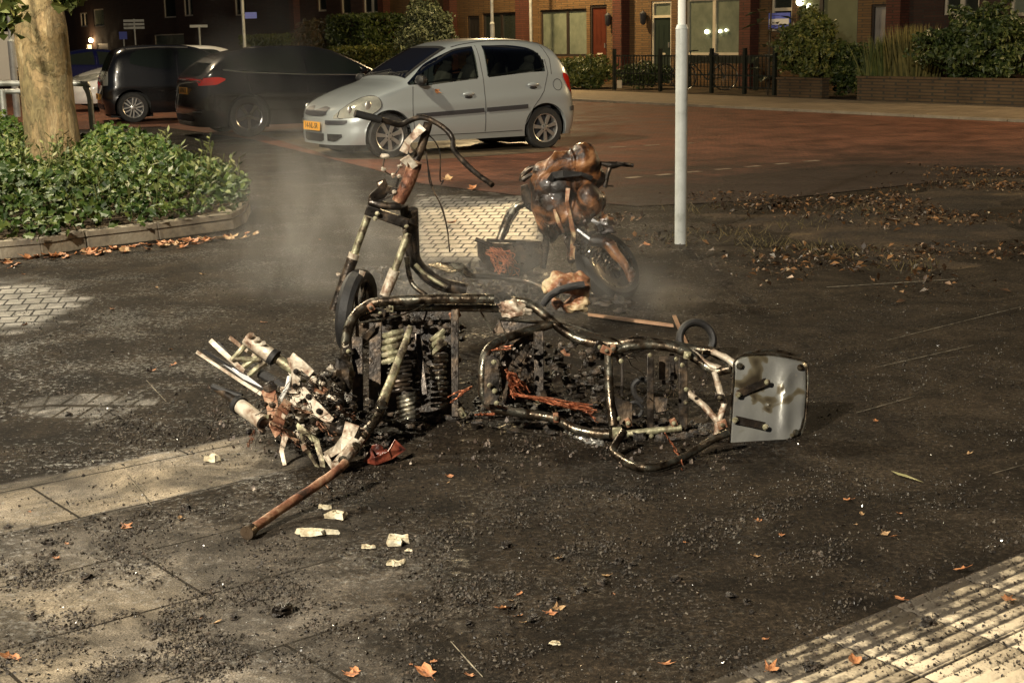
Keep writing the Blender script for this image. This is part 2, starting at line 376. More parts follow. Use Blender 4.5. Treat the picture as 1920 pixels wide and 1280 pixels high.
def flat(name, pts, z, m, kind='structure'):
    mb = MB(); mb.add([(p[0], p[1], z) for p in pts], [tuple(range(len(pts)))])
    return obj(name, mb, m, smooth=False, kind=kind)
def brickmat(name, c1, c2, cm, bw, rh, mort, ang, rough=.6, vary=(.5, 1.2), plane='XY', wetv=0, bump=.004):
    m = bpy.data.materials.new(name); m.use_nodes = True; nt = m.node_tree; L = nt.links.new; b = nt.nodes['Principled BSDF']
    tc = N(nt, 'ShaderNodeTexCoord'); mp = N(nt, 'ShaderNodeMapping'); mp.inputs['Rotation'].default_value = (0, 0, ang)
    src = tc.outputs['Object']
    if plane != 'XY':
        sp = N(nt, 'ShaderNodeSeparateXYZ'); L(src, sp.inputs[0]); cb = N(nt, 'ShaderNodeCombineXYZ')
        L(mathn(nt, 'ADD', sp.outputs[0], sp.outputs[1]), cb.inputs[0]); L(sp.outputs[2], cb.inputs[1]); src = cb.outputs[0]
    L(src, mp.inputs[0])
    k = N(nt, 'ShaderNodeTexBrick'); L(mp.outputs[0], k.inputs[0])
    k.inputs['Scale'].default_value = 1; k.inputs['Brick Width'].default_value = bw; k.inputs['Row Height'].default_value = rh; k.inputs['Mortar Size'].default_value = mort
    k.inputs['Color1'].default_value = (*c1, 1); k.inputs['Color2'].default_value = (*c2, 1); k.inputs['Mortar'].default_value = (*cm, 1)
    n = N(nt, 'ShaderNodeTexNoise', i2=1.3, i3=8, i4=.7); L(tc.outputs['Object'], n.inputs[0])
    r = ramp(nt, n.outputs[0], [(.3, vary[0]), (.7, vary[1])])
    L(mixc(nt, 1., k.outputs[0], r.outputs[0], 'MULTIPLY'), b.inputs['Base Color'])
    if name == 'red_brick_road':      # soot washed over the road round the fire
        ds = nt.nodes.new('ShaderNodeVectorMath'); ds.operation = 'DISTANCE'; L(tc.outputs['Object'], ds.inputs[0]); ds.inputs[1].default_value = (4.2, 13.0, 0)
        sf = ramp(nt, mathn(nt, 'ADD', mathn(nt, 'MULTIPLY', ds.outputs['Value'], .1), mathn(nt, 'MULTIPLY', n.outputs[0], .5)), [(.55, .94), (.95, 0.)])
        L(mixc(nt, sf.outputs[0], mixc(nt, 1., k.outputs[0], r.outputs[0], 'MULTIPLY'), (.018, .013, .01)), b.inputs['Base Color'])
    r2 = ramp(nt, n.outputs[0], [(.35, rough - .1), (.65, min(1, rough + .25))]); L(r2.outputs[0], b.inputs['Roughness']); b.inputs['Specular IOR Level'].default_value = .25
    n3 = N(nt, 'ShaderNodeTexNoise', i2=40, i3=5); L(tc.outputs['Object'], n3.inputs[0])
    h = mathn(nt, 'SUBTRACT', mathn(nt, 'MULTIPLY', n3.outputs[0], bump), mathn(nt, 'MULTIPLY', k.outputs[1], bump))
    bp = N(nt, 'ShaderNodeBump', i0=1., i1=1.); L(h, bp.inputs['Height']); L(bp.outputs[0], b.inputs['Normal'])
    return m
# far street direction
D = Vector((-.53, .848)).normalized(); NN = Vector((-D.y, D.x)) * 1.0      # NN points from the houses to the street
if NN.y > 0: NN = -NN
P0 = Vector((4.36, 42.0))
def SL(s, n, z=0): q = P0 + D * s + NN * n; return Vector((q.x, q.y, z))     # street-aligned coordinates
def fpx(px, py, n=0):
    r = ray(px, py); nx, ny = NN; o = P0 + NN * n
    t = (o.x * nx + o.y * ny) / (r.x * nx + r.y * ny)
    x, y, z = r.x * t, r.y * t, CH + r.z * t
    return (x - P0.x) * D.x + (y - P0.y) * D.y, z
MT['dirt'] = mat('dark_earth', [(.02, .016, .01), (.05, .036, .022), (.11, .08, .045)], .95, 0, 3, .02, 30, spec=.15)
flat('ground', [(-260, -60), (260, -60), (260, 400), (-260, 400)], -.03, MT['dirt'])
roadm = brickmat('red_brick_road', (.23, .088, .048), (.155, .062, .035), (.05, .035, .025), .21, .08, .006, rad(32), .7, (.35, 1.35), bump=.01)
edge = [G(x, y) for x, y in [(300, 238), (470, 262), (610, 296), (700, 318), (790, 345), (960, 366), (1195, 388), (1450, 375), (1700, 348), (1990, 318)]]
kb = [SL(-34, 6.35), SL(90, 6.35)]
flat('road', [(p.x, p.y) for p in edge] + [(12, 5)] + [(p.x, p.y) for p in kb] + [(-60, 110), (-60, 26), (-12, 24.5)], .006, roadm)
# paler brick dashes marking the parking bays
dash = MB()
for (a, b, n_) in [((880, 292), (1330, 268), 7), ((1170, 336), (1560, 300), 7), ((1090, 296), (1500, 318), 0)]:
    for k in range(n_):
        p = G(*[a[i] + (b[i] - a[i]) * (k + .1) / n_ for i in (0, 1)]); q = G(*[a[i] + (b[i] - a[i]) * (k + .55) / n_ for i in (0, 1)])
        d = (q - p).normalized(); nn = Vector((-d.y, d.x, 0)) * .05
        dash.add([p - nn + Vector((0, 0, .01)), q - nn + Vector((0, 0, .01)), q + nn + Vector((0, 0, .01)), p + nn + Vector((0, 0, .01))], [(0, 1, 2, 3)])
MT['dash'] = mat('worn_white_bricks', [(.14, .09, .06), (.3, .25, .18)], .6, 0, 6, .003)
obj('road_marking', dash, MT['dash'], smooth=False, kind='structure')
# parking area bricks under the silver car, paler and worn
flat('parking_bay', [(p.x, p.y) for p in [G(470, 248), G(1010, 262), G(1040, 285), G(820, 300), G(640, 300)]], .0105,
     brickmat('worn_bay_bricks', (.2, .15, .09), (.13, .1, .065), (.05, .04, .03), .21, .105, .008, rad(32), .5, (.35, 1.3)))
# far pavement with kerb
pavf = MB()
pavf.box(SL(30, 4.65, .0), (150, 3.3, .09), Matrix.Rotation(math.atan2(D.y, D.x), 3, 'Z'))
obj('far_pavement', pavf, brickmat('grey_tile_pavement', (.3, .235, .16), (.24, .19, .13), (.1, .08, .06), .3, .3, .006, math.atan2(-D.y, D.x), .7, (.7, 1.1)), kind='structure', smooth=False)
kf = MB()
for k in range(110):
    kf.box(SL(-26 + k * 1.0, 6.38, .01), (.985, .16, .085), Matrix.Rotation(math.atan2(D.y, D.x), 3, 'Z'))
MT['kerb'] = mat('concrete_kerb', [(.2, .165, .115), (.3, .25, .175)], .75, 0, 4, .004, 50)
obj('far_kerb', kf, MT['kerb'], kind='structure', smooth=False)
gsoil = MB(); gsoil.box(SL(30, 1.5, .0), (150, 3.0, .09), Matrix.Rotation(math.atan2(D.y, D.x), 3, 'Z'))
obj('front_garden_soil', gsoil, MT['dirt'], kind='structure', smooth=False)
# verge of bare earth on the right
vp = [(1195, 392), (1330, 388), (1480, 372), (1600, 360), (1720, 342), (1860, 322), (2080, 305), (2080, 545), (1920, 530), (1760, 520), (1600, 512), (1450, 490), (1330, 452), (1230, 425)]
vpoly = [(G(*p).x, G(*p).y) for p in vp]
def inpoly(x, y, P):
    c = np.zeros(np.shape(x), bool)
    for i in range(len(P)):
        (x1, y1), (x2, y2) = P[i], P[i - 1]
        k = ((y1 > y) != (y2 > y)) & (x < (x2 - x1) * (y - y1) / ((y2 - y1) or 1e-9) + x1); c ^= k
    return c
def polydist(x, y, P):
    d = np.full(np.shape(x), 1e9)
    for i in range(len(P)):
        (x1, y1), (x2, y2) = P[i], P[i - 1]; dx, dy = x2 - x1, y2 - y1
        t = np.clip(((x - x1) * dx + (y - y1) * dy) / (dx * dx + dy * dy), 0, 1); d = np.minimum(d, np.hypot(x - x1 - t * dx, y - y1 - t * dy))
    return np.where(inpoly(x, y, P), d, -d)
vx, vy = zip(*vpoly)
MT['verge'] = mat('trodden_earth', [(.009, .007, .005), (.02, .014, .009), (.045, .03, .017), (.14, .095, .045)],   .85, 0, 1.6, .03, 26, spec=.25, rvar=.15, stops=[.32, .47, .6, .74], detail=10)
verge, VX, VY = gridmesh('verge', min(vx) - .1, max(vx) + .1, min(vy) - .1, max(vy) + .1, .06,
    lambda x, y: -.02 + .03 * smooth(-.1, 1.1, polydist(x, y, vpoly) + 1.6 * (vnoise(x, y, 1.1, 9) - .5)) + .022 * (vnoise(x, y, 5, 3) - .5) * smooth(0, .3, polydist(x, y, vpoly)))
verge.data.materials.append(MT['verge'])
# ribbed tactile tiles, bottom right
def tactile():
    e0 = G(1330, 1280).xy; v0 = e0.dot(V); mb = MB()
    ts = .298
    vs_u0 = -.6
    for r_ in range(5):
        vt = v0 - .02 - r_ * (ts + .006)
        for c_ in range(14):
            u0 = e0.dot(U) + vs_u0 + c_ * (ts + .006) + .07 + (.15 if r_ % 2 else 0) * 0
            prof = []   # along -V
            K = 84
            for i in range(K + 1):
                q = i / K * ts; ph = (q / ts * 7.0) % 1
                hgt = .012 + .005 * (max(0, math.sin(ph * 2 * math.pi) * .5 + .5) ** .5 if .01 < q / ts < .99 else 0)
                if i in (0, K): hgt = .0095
                prof.append((q, hgt))
            rows = []
            for j, uu in enumerate((0, .003, ts - .003, ts)):
                rows.append([(*(U * (u0 + uu) + V * (vt - q)), h - (.003 if j in (0, 3) else 0) + .0012 * noise.noise(Vector((u0 + uu, q * 3, r_)))) for q, h in prof])
            mb.grid(rows)
    return mb
def tac_mat():
    m = bpy.data.materials.new('cream_tactile_concrete'); m.use_nodes = True; nt = m.node_tree; L = nt.links.new; b = nt.nodes['Principled BSDF']
    tc = N(nt, 'ShaderNodeTexCoord'); n = N(nt, 'ShaderNodeTexNoise', i2=14, i3=8, i4=.7); L(tc.outputs['Object'], n.inputs[0])
    n2 = N(nt, 'ShaderNodeTexNoise', i2=2.2, i3=3); L(tc.outputs['Object'], n2.inputs[0])
    sp = N(nt, 'ShaderNodeSeparateXYZ'); L(tc.outputs['Object'], sp.inputs[0])
    low = ramp(nt, sp.outputs[2], [(.0115, 1.), (.0155, 0.)])
    f = mathn(nt, 'ADD', mathn(nt, 'MULTIPLY', low.outputs[0], .2), mathn(nt, 'ADD', mathn(nt, 'MULTIPLY', n.outputs[0], .7), mathn(nt, 'MULTIPLY', n2.outputs[0], .35)))
    dd = nt.nodes.new('ShaderNodeVectorMath'); dd.operation = 'DOT_PRODUCT'; L(tc.outputs['Object'], dd.inputs[0]); dd.inputs[1].default_value = (V.x, V.y, 0)
    edge_ = ramp(nt, mathn(nt, 'SUBTRACT', dd.outputs['Value'], 1.6), [(.15, 0.), (.6, .36)]); f = mathn(nt, 'ADD', f, edge_.outputs[0])
    fr = ramp(nt, f, [(.66, 0.), (.82, 1.)])
    base = ramp(nt, n.outputs[0], [(.3, (.68, .57, .39)), (.7, (.5, .41, .28))])
    L(mixc(nt, fr.outputs[0], base.outputs[0], (.05, .04, .028)), b.inputs['Base Color']); b.inputs['Roughness'].default_value = .7
    n3 = N(nt, 'ShaderNodeTexNoise', i2=120, i3=4); L(tc.outputs['Object'], n3.inputs[0])
    bp = N(nt, 'ShaderNodeBump', i0=1., i1=.003); L(n3.outputs[0], bp.inputs['Height']); L(bp.outputs[0], b.inputs['Normal']); return m
obj('tactile_paving', tactile(), tac_mat(), kind='structure', smooth=True, auto=50)
q = [G(1330, 1280).xy - U * .7, G(1330, 1280).xy + U * 4, G(1330, 1280).xy + U * 4 - V * 1.6, G(1330, 1280).xy - U * .7 - V * 1.6]
# pale strips painting the light caught by a few slab edges
js = MB()
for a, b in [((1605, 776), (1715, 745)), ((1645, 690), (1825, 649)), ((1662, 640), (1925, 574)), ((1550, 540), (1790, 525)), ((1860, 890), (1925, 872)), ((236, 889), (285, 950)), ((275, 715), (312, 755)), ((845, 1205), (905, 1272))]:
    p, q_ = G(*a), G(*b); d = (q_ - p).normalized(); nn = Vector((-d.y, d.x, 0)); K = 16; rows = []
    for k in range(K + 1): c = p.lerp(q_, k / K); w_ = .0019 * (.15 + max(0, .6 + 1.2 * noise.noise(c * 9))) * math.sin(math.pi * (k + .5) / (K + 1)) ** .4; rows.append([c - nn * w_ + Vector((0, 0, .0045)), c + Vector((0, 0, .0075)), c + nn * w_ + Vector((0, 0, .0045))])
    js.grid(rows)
obj('slab_edge_glint', js, mat('slab_edge_glint', [(.08, .07, .05), (.28, .24, .17)], .6, 0, 30, .002), kind='structure')
flat('tactile_bed', [tuple(p) for p in q], .0045, MT['char'])
# ------------------------------------------------------------ street lamps (the far ones stand in view, the near one just out of it)
MT['bulb'] = emit('lamp_bulb', (1, .75, .42), 12)
def street_lamp(x, y, h, wt, rr, col, label, arm=(0, -1), r0=.075, r1=.035, sleeve=1.6, group='street lamps'):
    t = thing('street_lamp', label, 'street lamp', (x, y, 0), group=group)
    p = MB(); p.tube([(x, y, 0), (x, y, sleeve)], r0, 20); p.tube([(x, y, sleeve), (x, y, sleeve + .05)], [r0, r1 + .01], 20)
    p.tube([(x, y, sleeve + .04), (x, y, h)], [r1 + .008, r1], 20)
    obj('pole', p, MT['galv'], t)
    a = Vector((arm[0], arm[1], 0)).normalized()
    hd = MB(); c = Vector((x, y, h)) + a * .35
    hd.bar(Vector((x, y, h)) - a * .06 + Vector((0, 0, .06)), Vector((x, y, h)) + a * .75 + Vector((0, 0, .1)), .26, .1)
    obj('lamp_head', hd, MT['trim'], t, bevel=.02)
    if wt:
        ln = MB(); ln.box(c + a * .1 + Vector((0, 0, -.005)), (.2, .2, .03)); obj('lamp_lens', ln, MT['bulb'], t)
        ld = bpy.data.lights.new('lamp_light', 'POINT'); ld.energy = wt; ld.shadow_soft_size = rr; ld.color = col
        lo = bpy.data.objects.new('lamp_light', ld); S.collection.objects.link(lo); lo.parent = t
        lo.location = Vector((0, 0, h - .22)) + a * .45
    return t
LB = ['near street lamp beside the pavement, behind the viewer', 'thin pale pole rising just above the roof of the silver hatchback',
      'street lamp standing behind the plane tree', 'street lamp at the right end of the road', 'street lamp beside the left side of the ivy bed']
for (nm, x, y, h, wt, rr, col), lb in zip(LAMPS, LB):
    if nm == 'far': street_lamp(x, y, h, wt, rr, col, lb, (.3, -1), .07, .04, 1.9)
    else: street_lamp(x, y, h, wt, rr, col, lb, (.4 if nm != 'corner' else -1, -.2))
pp = G(1276, 457)
t = thing('street_lamp', 'pale grey lamp post with wide lower sleeve right of the burnt moped', 'street lamp', pp, group='street lamps')
p = MB(); zt = Wp(1277, 52, pp.y).z
p.tube([pp, pp + Vector((0, 0, zt))], .0435, 32); obj('pole', p, MT['galv'], t)
p = MB(); p.tube([pp + Vector((0, 0, zt - .01)), pp + Vector((0, 0, zt + .02))], [.047, .036], 32); obj('collar', p, MT['galv'], t)
p = MB(); p.tube([pp + Vector((0, 0, zt)), pp + Vector((0, 0, 6.0))], [.029, .025], 24); obj('mast', p, MT['white'], t)
p = MB(); p.bar(pp + Vector((-.05, 0, 6.03)), pp + Vector((.7, .3, 6.1)), .2, .08); obj('lamp_head', p, MT['trim'], t)
# thin poles in the far street
for (px, n_, lb, sg) in [(459, 5.9, 'thin pale street name pole behind the black estate car', True), (996, 1.2, 'thin drainpipe like pole against the brown houses right of the silver car roof', False)]:
    s_, z_ = fpx(px, 90, n_); b0 = SL(s_, n_)
    t = thing('sign_pole' if sg else 'pole', lb, 'pole', b0)
    p = MB(); p.tube([b0, b0 + Vector((0, 0, 5.5))], .055 if sg else .045, 10); obj('pole_tube', p, MT['galv'], t)
    if sg:
        s2, z2 = fpx(465, 29, n_); c = Vector((b0.x, b0.y, z2)); lat = Vector((1, 0, 0))
        p = MB(); p.box(c + lat * .28, (.42, .03, .22)); obj('name_plate', p, MT['bluesign'], t)
# ------------------------------------------------------------ houses
MT['brickA'] = brickmat('amber_brown_brick', (.17, .098, .04), (.125, .07, .03), (.08, .058, .034), .21, .063, .008, 0, .8, (.75, 1.15), 'V')
MT['brickD'] = brickmat('dark_brown_brick', (.075, .04, .028), (.055, .03, .022), (.05, .04, .03), .21, .063, .008, 0, .8, (.7, 1.15), 'V')
MT['pier'] = brickmat('dark_red_brick', (.12, .04, .024), (.09, .03, .02), (.05, .03, .02), .21, .063, .008, 0, .8, (.75, 1.1), 'V')
MT['roof'] = mat('roof_tiles', [(.03, .02, .015), (.06, .035, .025)], .7, 0, 3)
MT['pane'] = mat('window_glass', (.03, .035, .028), .05, 0, spec=.9)
MT['panecurt'] = mat('window_with_net_curtain', [(.13, .15, .11), (.2, .22, .16)], .18, 0, 2.2, coat=.6)
MT['paneblind'] = mat('window_with_blind', [(.12, .13, .07), (.17, .18, .1)], .35, 0, 1.2, coat=.3)
MT['frame'] = mat('pale_window_frame', [(.5, .44, .32), (.6, .53, .4)], .5, 0, 2)
MT['framedark'] = mat('dark_window_frame', (.03, .022, .016), .5)
MT['doorred'] = mat('red_brown_door', [(.07, .016, .008), (.095, .024, .012)], .35, 0, 4)
MT['doorgreen'] = mat('dark_green_door', (.02, .03, .022), .3)
MT['doorgrey'] = mat('grey_door', [(.22, .2, .18), (.28, .26, .23)], .4, 0, 4)
MT['doordark'] = mat('dark_door', (.035, .03, .025), .4)
MT['lit'] = emit('lit_window', (1, .72, .38), 1.6)
MT['walllight'] = emit('wall_light_glow', (1, .75, .4), 25)
MT['glowdot'] = emit('glow_dot', (1, .95, .6), 5)
RZ = math.atan2(D.y, D.x)
def facade_wall(mb, s0, s1, z0, z1, ops, n=0, dep=.14):
    ss = sorted({s0, s1} | {min(max(a, s0), s1) for o in ops for a in (o[0], o[1])}); zs = sorted({z0, z1} | {min(max(a, z0), z1) for o in ops for a in (o[2], o[3])})
    for i in range(len(ss) - 1):
        for j in range(len(zs) - 1):
            sm, zm = (ss[i] + ss[i + 1]) / 2, (zs[j] + zs[j + 1]) / 2
            if any(o[0] < sm < o[1] and o[2] < zm < o[3] for o in ops): continue
            mb.add([SL(ss[i], n, zs[j]), SL(ss[i + 1], n, zs[j]), SL(ss[i + 1], n, zs[j + 1]), SL(ss[i], n, zs[j + 1])], [(0, 1, 2, 3)])
    for (a, b, c, d) in ops:
        q = [(a, c), (b, c), (b, d), (a, d)]
        for k in range(4):
            (sa, za), (sb, zb) = q[k], q[(k + 1) % 4]
            mb.add([SL(sa, n, za), SL(sb, n, zb), SL(sb, n - dep, zb), SL(sa, n - dep, za)], [(0, 1, 2, 3)])
    # ends, back and top close the body
    bd = -9
    for (sa, na, sb, nb) in [(s0, n, s0, bd), (s1, n, s1, bd), (s0, bd, s1, bd)]:
        mb.add([SL(sa, na, z0), SL(sb, nb, z0), SL(sb, nb, z1), SL(sa, na, z1)], [(0, 1, 2, 3)])
def sbox(mb, a, b, c, d, n0, n1): mb.box(SL((a + b) / 2, (n0 + n1) / 2, (c + d) / 2), (b - a, abs(n1 - n0), d - c), Matrix.Rotation(RZ, 3, 'Z'))
def win(parent, o, fr, pane, split=(), fw=.07, trans=None, n=0, name='window'):
    a, b, c, d = o; m = MB()
    sbox(m, a + .002, b - .002, c + .002, c + fw, n - .12, n - .05); sbox(m, a + .002, b - .002, d - fw, d - .002, n - .12, n - .05)
    sbox(m, a + .002, a + fw, c + fw, d - fw, n - .119, n - .051); sbox(m, b - fw, b - .002, c + fw, d - fw, n - .119, n - .051)
    for q in split: x = a + (b - a) * q; sbox(m, x - .06, x + .06, c + fw, d - fw, n - .118, n - .045)
    if trans: z = c + (d - c) * trans; sbox(m, a + fw, b - fw, z - .04, z + .04, n - .117, n - .054)
    f = obj(name, m, fr, parent, smooth=False)
    g = MB(); sbox(g, a + fw * .5, b - fw * .5, c + fw * .5, d - fw * .5, n - .1, n - .085); obj('pane', g, pane, f, smooth=False)
    return f
def door(parent, o, fr, leaf, top=.0, n=0):
    a, b, c, d = o; m = MB(); fw = .07
    sbox(m, a + .002, a + fw, c, d - .002, n - .12, n - .03); sbox(m, b - fw, b - .002, c, d - .002, n - .12, n - .03); sbox(m, a + fw, b - fw, d - fw, d - .002, n - .119, n - .031)
    if top: sbox(m, a + fw, b - fw, d - top - .05, d - top + .02, n - .118, n - .032)
    f = obj('door_frame', m, fr, parent, smooth=False)
    zt_ = d - top - .05 if top else d - fw
    l = MB(); sbox(l, a + fw, b - fw, c + .02, zt_, n - .1, n - .07)
    for q in (.25, .5, .75):
        x = a + (b - a) * q; sbox(l, x - .05, x + .05, c + (zt_ - c) * .5, zt_ - .2, n - .07, n - .062)
    dl = obj('door', l, leaf, parent, smooth=False)
    h = MB(); sbox(h, a + .14, a + .18, c + 1.0, c + 1.14, n - .062, n - .03); obj('door_handle', h, MT['alloy'], dl)
    h = MB(); sbox(h, (a + b) / 2 - .14, (a + b) / 2 + .14, c + .8, c + .85, n - .062, n - .05); obj('letter_slot', h, MT['frame'], dl)
    if top:
        g = MB(); sbox(g, a + fw, b - fw, d - top + .02, d - fw, n - .1, n - .085); obj('pane', g, MT['panecurt'], f, smooth=False)
def opx(x0, x1, y0, y1):
    sa, za = fpx(x0, y0); sb, zb = fpx(x1, y1); sm, z0 = fpx((x0 + x1) / 2, y0); _, z1 = fpx((x0 + x1) / 2, y1)
    return [min(sa, sb), max(sa, sb), min(z0, z1), max(z0, z1)]
def house(x0, x1, label, wm, wins, doors, h=5.8, piers=True):
    s0 = fpx(x1, 60)[0]; s1 = fpx(x0, 60)[0]
    t = thing('house', label, 'house', SL((s0 + s1) / 2, 0), group='houses across the road')
    W = [(opx(*q[0]), *q[1:]) for q in wins]; Dr = []
    for q in doors:
        o = opx(*q[0]); o[2] = .13; Dr.append((o, *q[1:]))
    # upper floor windows above the frame of the photo
    L_ = s1 - s0
    for k in range(2):
        c = s0 + L_ * (.27 + .46 * k)
        if h > 5 and all(o[0][3] < 3.5 or not (o[0][0] < c + .8 and o[0][1] > c - .8) for o in W): W.append(([c - .65, c + .65, 3.7, 5.0], MT['frame'], MT['pane'], (.5,)))
    mb = MB(); facade_wall(mb, s0 + .002, s1 - .002, 0, h, [tuple(q[0]) for q in W + Dr])
    obj('wall', mb, wm, t, smooth=False)
    rf = MB(); rf.add([SL(s0, .35, h), SL(s1, .35, h), SL(s1, -4.5, h + 3), SL(s0, -4.5, h + 3), SL(s1, -9.3, h), SL(s0, -9.3, h)], [(0, 1, 2, 3), (3, 2, 4, 5), (0, 3, 5), (1, 4, 2), (0, 5, 4, 1)])
    obj('roof', rf, MT['roof'], t, smooth=False)
    for q in W: win(t, q[0], q[1], q[2], q[3] if len(q) > 3 else (), trans=q[4] if len(q) > 4 else None)
    for q in Dr: door(t, q[0], q[1], q[2], q[3] if len(q) > 3 else 0)
    if piers:
        p = MB(); sbox(p, s1 - .22, s1 + .22, 0, h - .05, 0, .3); obj('pier', p, MT['pier'], t, smooth=False)
    return t
fr, fd = MT['frame'], MT['framedark']
h6 = house(1690, 2110, 'dark brown house at the right edge behind the big bush', MT['brickD'],
      [((1770, 1835, -20, 28), fr, MT['pane'], (.5,)), ((1895, 1960, -20, 30), fr, MT['panecurt'])], [], piers=True)
h5 = house(1412, 1690, 'house with a blue and white board in its window and a grey door', MT['brickA'],
      [((1446, 1484, -22, 58), fr, MT['pane'], (), .5), ((1496, 1606, -30, 112), fd, MT['paneblind'], (.62,))], [((1634, 1670, 8, 130), fd, MT['doorgrey'])])
h4 = house(1172, 1412, 'amber brick house with dark green door and a wide net curtained window', MT['brickA'],
      [((1286, 1396, -4, 104), fr, MT['panecurt'], (.53,))], [((1221, 1258, 2, 125), fr, MT['doorgreen'], .42)])
h3 = house(988, 1172, 'amber brick house with a red brown panelled door', MT['brickA'],
      [((1012, 1100, 18, 106), fd, MT['panecurt'], (.42,))], [((1106, 1138, 10, 120), fd, MT['doorred'])])
h2 = house(852, 988, 'brown house with a dark recessed entrance right above the silver car roof', MT['brickA'],
      [((904, 974, 24, 84), fd, MT['pane'], (.5,))], [((876, 900, 30, 105), fd, MT['doordark'])])
h1 = house(728, 852, 'brown house mostly hidden by a tall pale shrub', MT['brickA'],
      [((738, 762, 37, 84), fd, MT['panecurt'], (), .6)], [])
house(560, 728, 'dark brick house left of the row of amber houses with a white framed upper window', MT['brickD'],
      [((680, 712, -14, 26), fr, MT['pane'], (.5,)), ((638, 658, -14, 28), fr, MT['pane']), ((594, 612, -14, 22), fr, MT['pane'])], [], h=8, piers=True)
house(410, 560, 'dark brick house behind the street name pole', MT['brickD'],
      [((438, 462, -14, 30), fr, MT['pane'], (.5,))], [], h=8, piers=False)
house(270, 410, 'dark brick house with a long shop like ground floor window', MT['brickD'],
      [((304, 330, -18, 34), fr, MT['pane']), ((342, 362, -18, 31), fr, MT['pane'], (.5,)), ((288, 346, 64, 88), fr, MT['panecurt'])], [], h=8, piers=False)
hl = house(60, 270, 'far dark house with a burning wall light beside its doors', MT['brickD'],
      [((149, 165, 24, 51), fr, MT['pane'], (.5,)), ((174, 196, 17, 50), fr, MT['panecurt']), ((161, 174, 82, 118), fr, MT['lit'])], [((182, 205, 82, 125), fr, MT['doorgrey'])], h=4.6, piers=False)
s_, z_ = fpx(175, 76); c = SL(s_, .15, z_)
t = thing('wall_light', 'glowing warm wall light beside the far doors', 'lamp', c)
p = MB(); p.blob(c, .13, 1, 0); obj('lamp_globe', p, MT['walllight'], t)
p = MB(); p.box(c + Vector((0, 0, .16)), (.16, .16, .06)); obj('lamp_cap', p, MT['trim'], t)
ld = bpy.data.lights.new('wall_light_light', 'POINT'); ld.energy = 40; ld.color = (1, .7, .38); ld.shadow_soft_size = .12
lo = bpy.data.objects.new('wall_light_light', ld); S.collection.objects.link(lo); lo.parent = t; lo.location = SL(s_, .5, z_) - c
# blue and white board in the window of h5
s0, za = fpx(1484, 24); s1, zb = fpx(1444, 54); za, zb = max(za, zb), min(za, zb)
t = thing('window_board', 'blue and white striped agency board mounted in the narrow window', 'sign', SL((s0 + s1) / 2, .05, zb))
p = MB(); sbox(p, s0, s1, zb, za, .03, .06); obj('board', p, MT['bluesign'], t)
p = MB(); sbox(p, s0 + .02, s1 - .02, zb + (za - zb) * .25, zb + (za - zb) * .62, .06, .066); obj('white_band', p, MT['white'], t)
# wall lamps beside doors (unlit)
for px, py, lb in [(1212, 35, 'small unlit wall lantern left of the green door'), (1146, 38, 'small unlit wall lantern right of the red brown door')]:
    s_, z_ = fpx(px, py); c = SL(s_, .12, z_); p = MB(); p.lathe([(.01, .22), (.1, .14), (.08, -.12), (.03, -.18)], 8, c=c); p.bar(c, SL(s_, .0, z_ + .1), .03, .03)
    obj('wall_lantern', p, MT['trim'], label=lb, cat='lantern')
# added glowing dots at the panes; the wide window's three are painted reflections
for i, (px, py, r_, lb) in enumerate([(1325, 60, .06, 'glowing dot for a street lamp reflection low in the left half of the wide net curtained window'), (1350, 59, .045, 'glowing dot for a street lamp reflection beside the middle post of the wide net curtained window'),
        (1361, 57, .035, 'small glowing dot for a street lamp reflection just right of the middle post in the wide window'), (1500, 4, .1, 'larger glowing dot at the top of the blind window'), (1516, 12, .07, 'lower of the two glowing dots in the blind window')]):
    s_, z_ = fpx(px, py, -.05); c = SL(s_, -.05, z_); p = MB(); p.blob(c, r_, i, 0)
    obj('window_glow_dot', p, MT['glowdot'], label=lb, cat='lamp')
# ------------------------------------------------------------ foliage
def leaf_cloud(n, inside, size, seed, up=.3, long=1.7):
    r = random.Random(seed); vs = []; fs = []
    for i in range(n):
        p, out = inside(r)
        nrm = (Vector((r.gauss(0, 1), r.gauss(0, 1), r.gauss(0, 1) + up)).normalized() + out * .7).normalized()
        a = nrm.orthogonal().normalized(); a = (a * math.cos(r.random() * 6.28) + nrm.cross(a) * math.sin(r.random() * 6.28)).normalized(); b = nrm.cross(a)
        s_ = size * r.uniform(.6, 1.35); o = len(vs)
        vs += [p - a * s_ * .5 * long, p + b * s_ * .45 + nrm * s_ * .12, p + a * s_ * .5 * long - nrm * s_ * .15, p - b * s_ * .45 + nrm * s_ * .12]
        fs += [(o, o + 1, o + 2), (o, o + 2, o + 3)]
    m = MB(); m.v = [tuple(v) for v in vs]; m.f = fs; return m
def leafmat(name, c1, c2, c3, rough=.5):
    m = bpy.data.materials.new(name); m.use_nodes = True; nt = m.node_tree; b = nt.nodes['Principled BSDF']; L = nt.links.new
    tc = N(nt, 'ShaderNodeTexCoord'); n = N(nt, 'ShaderNodeTexNoise', i2=9, i3=4); L(tc.outputs['Object'], n.inputs[0])
    g = N(nt, 'ShaderNodeNewGeometry')
    f = mathn(nt, 'ADD', mathn(nt, 'MULTIPLY', n.outputs[0], .6), mathn(nt, 'MULTIPLY', g.outputs['Random Per Island'], .4))
    r = ramp(nt, f, [(.3, c1), (.52, c2), (.75, c3)]); L(r.outputs[0], b.inputs['Base Color']); b.inputs['Roughness'].default_value = rough
    return m
MT['leafd'] = leafmat('dark_hedge_leaves', (.015, .03, .006), (.045, .07, .014), (.1, .12, .03))
MT['leafo'] = leafmat('olive_leaves', (.04, .06, .012), (.1, .12, .025), (.19, .18, .045))
MT['leafp'] = leafmat('pale_shrub_leaves', (.04, .055, .025), (.08, .1, .05), (.14, .16, .09))
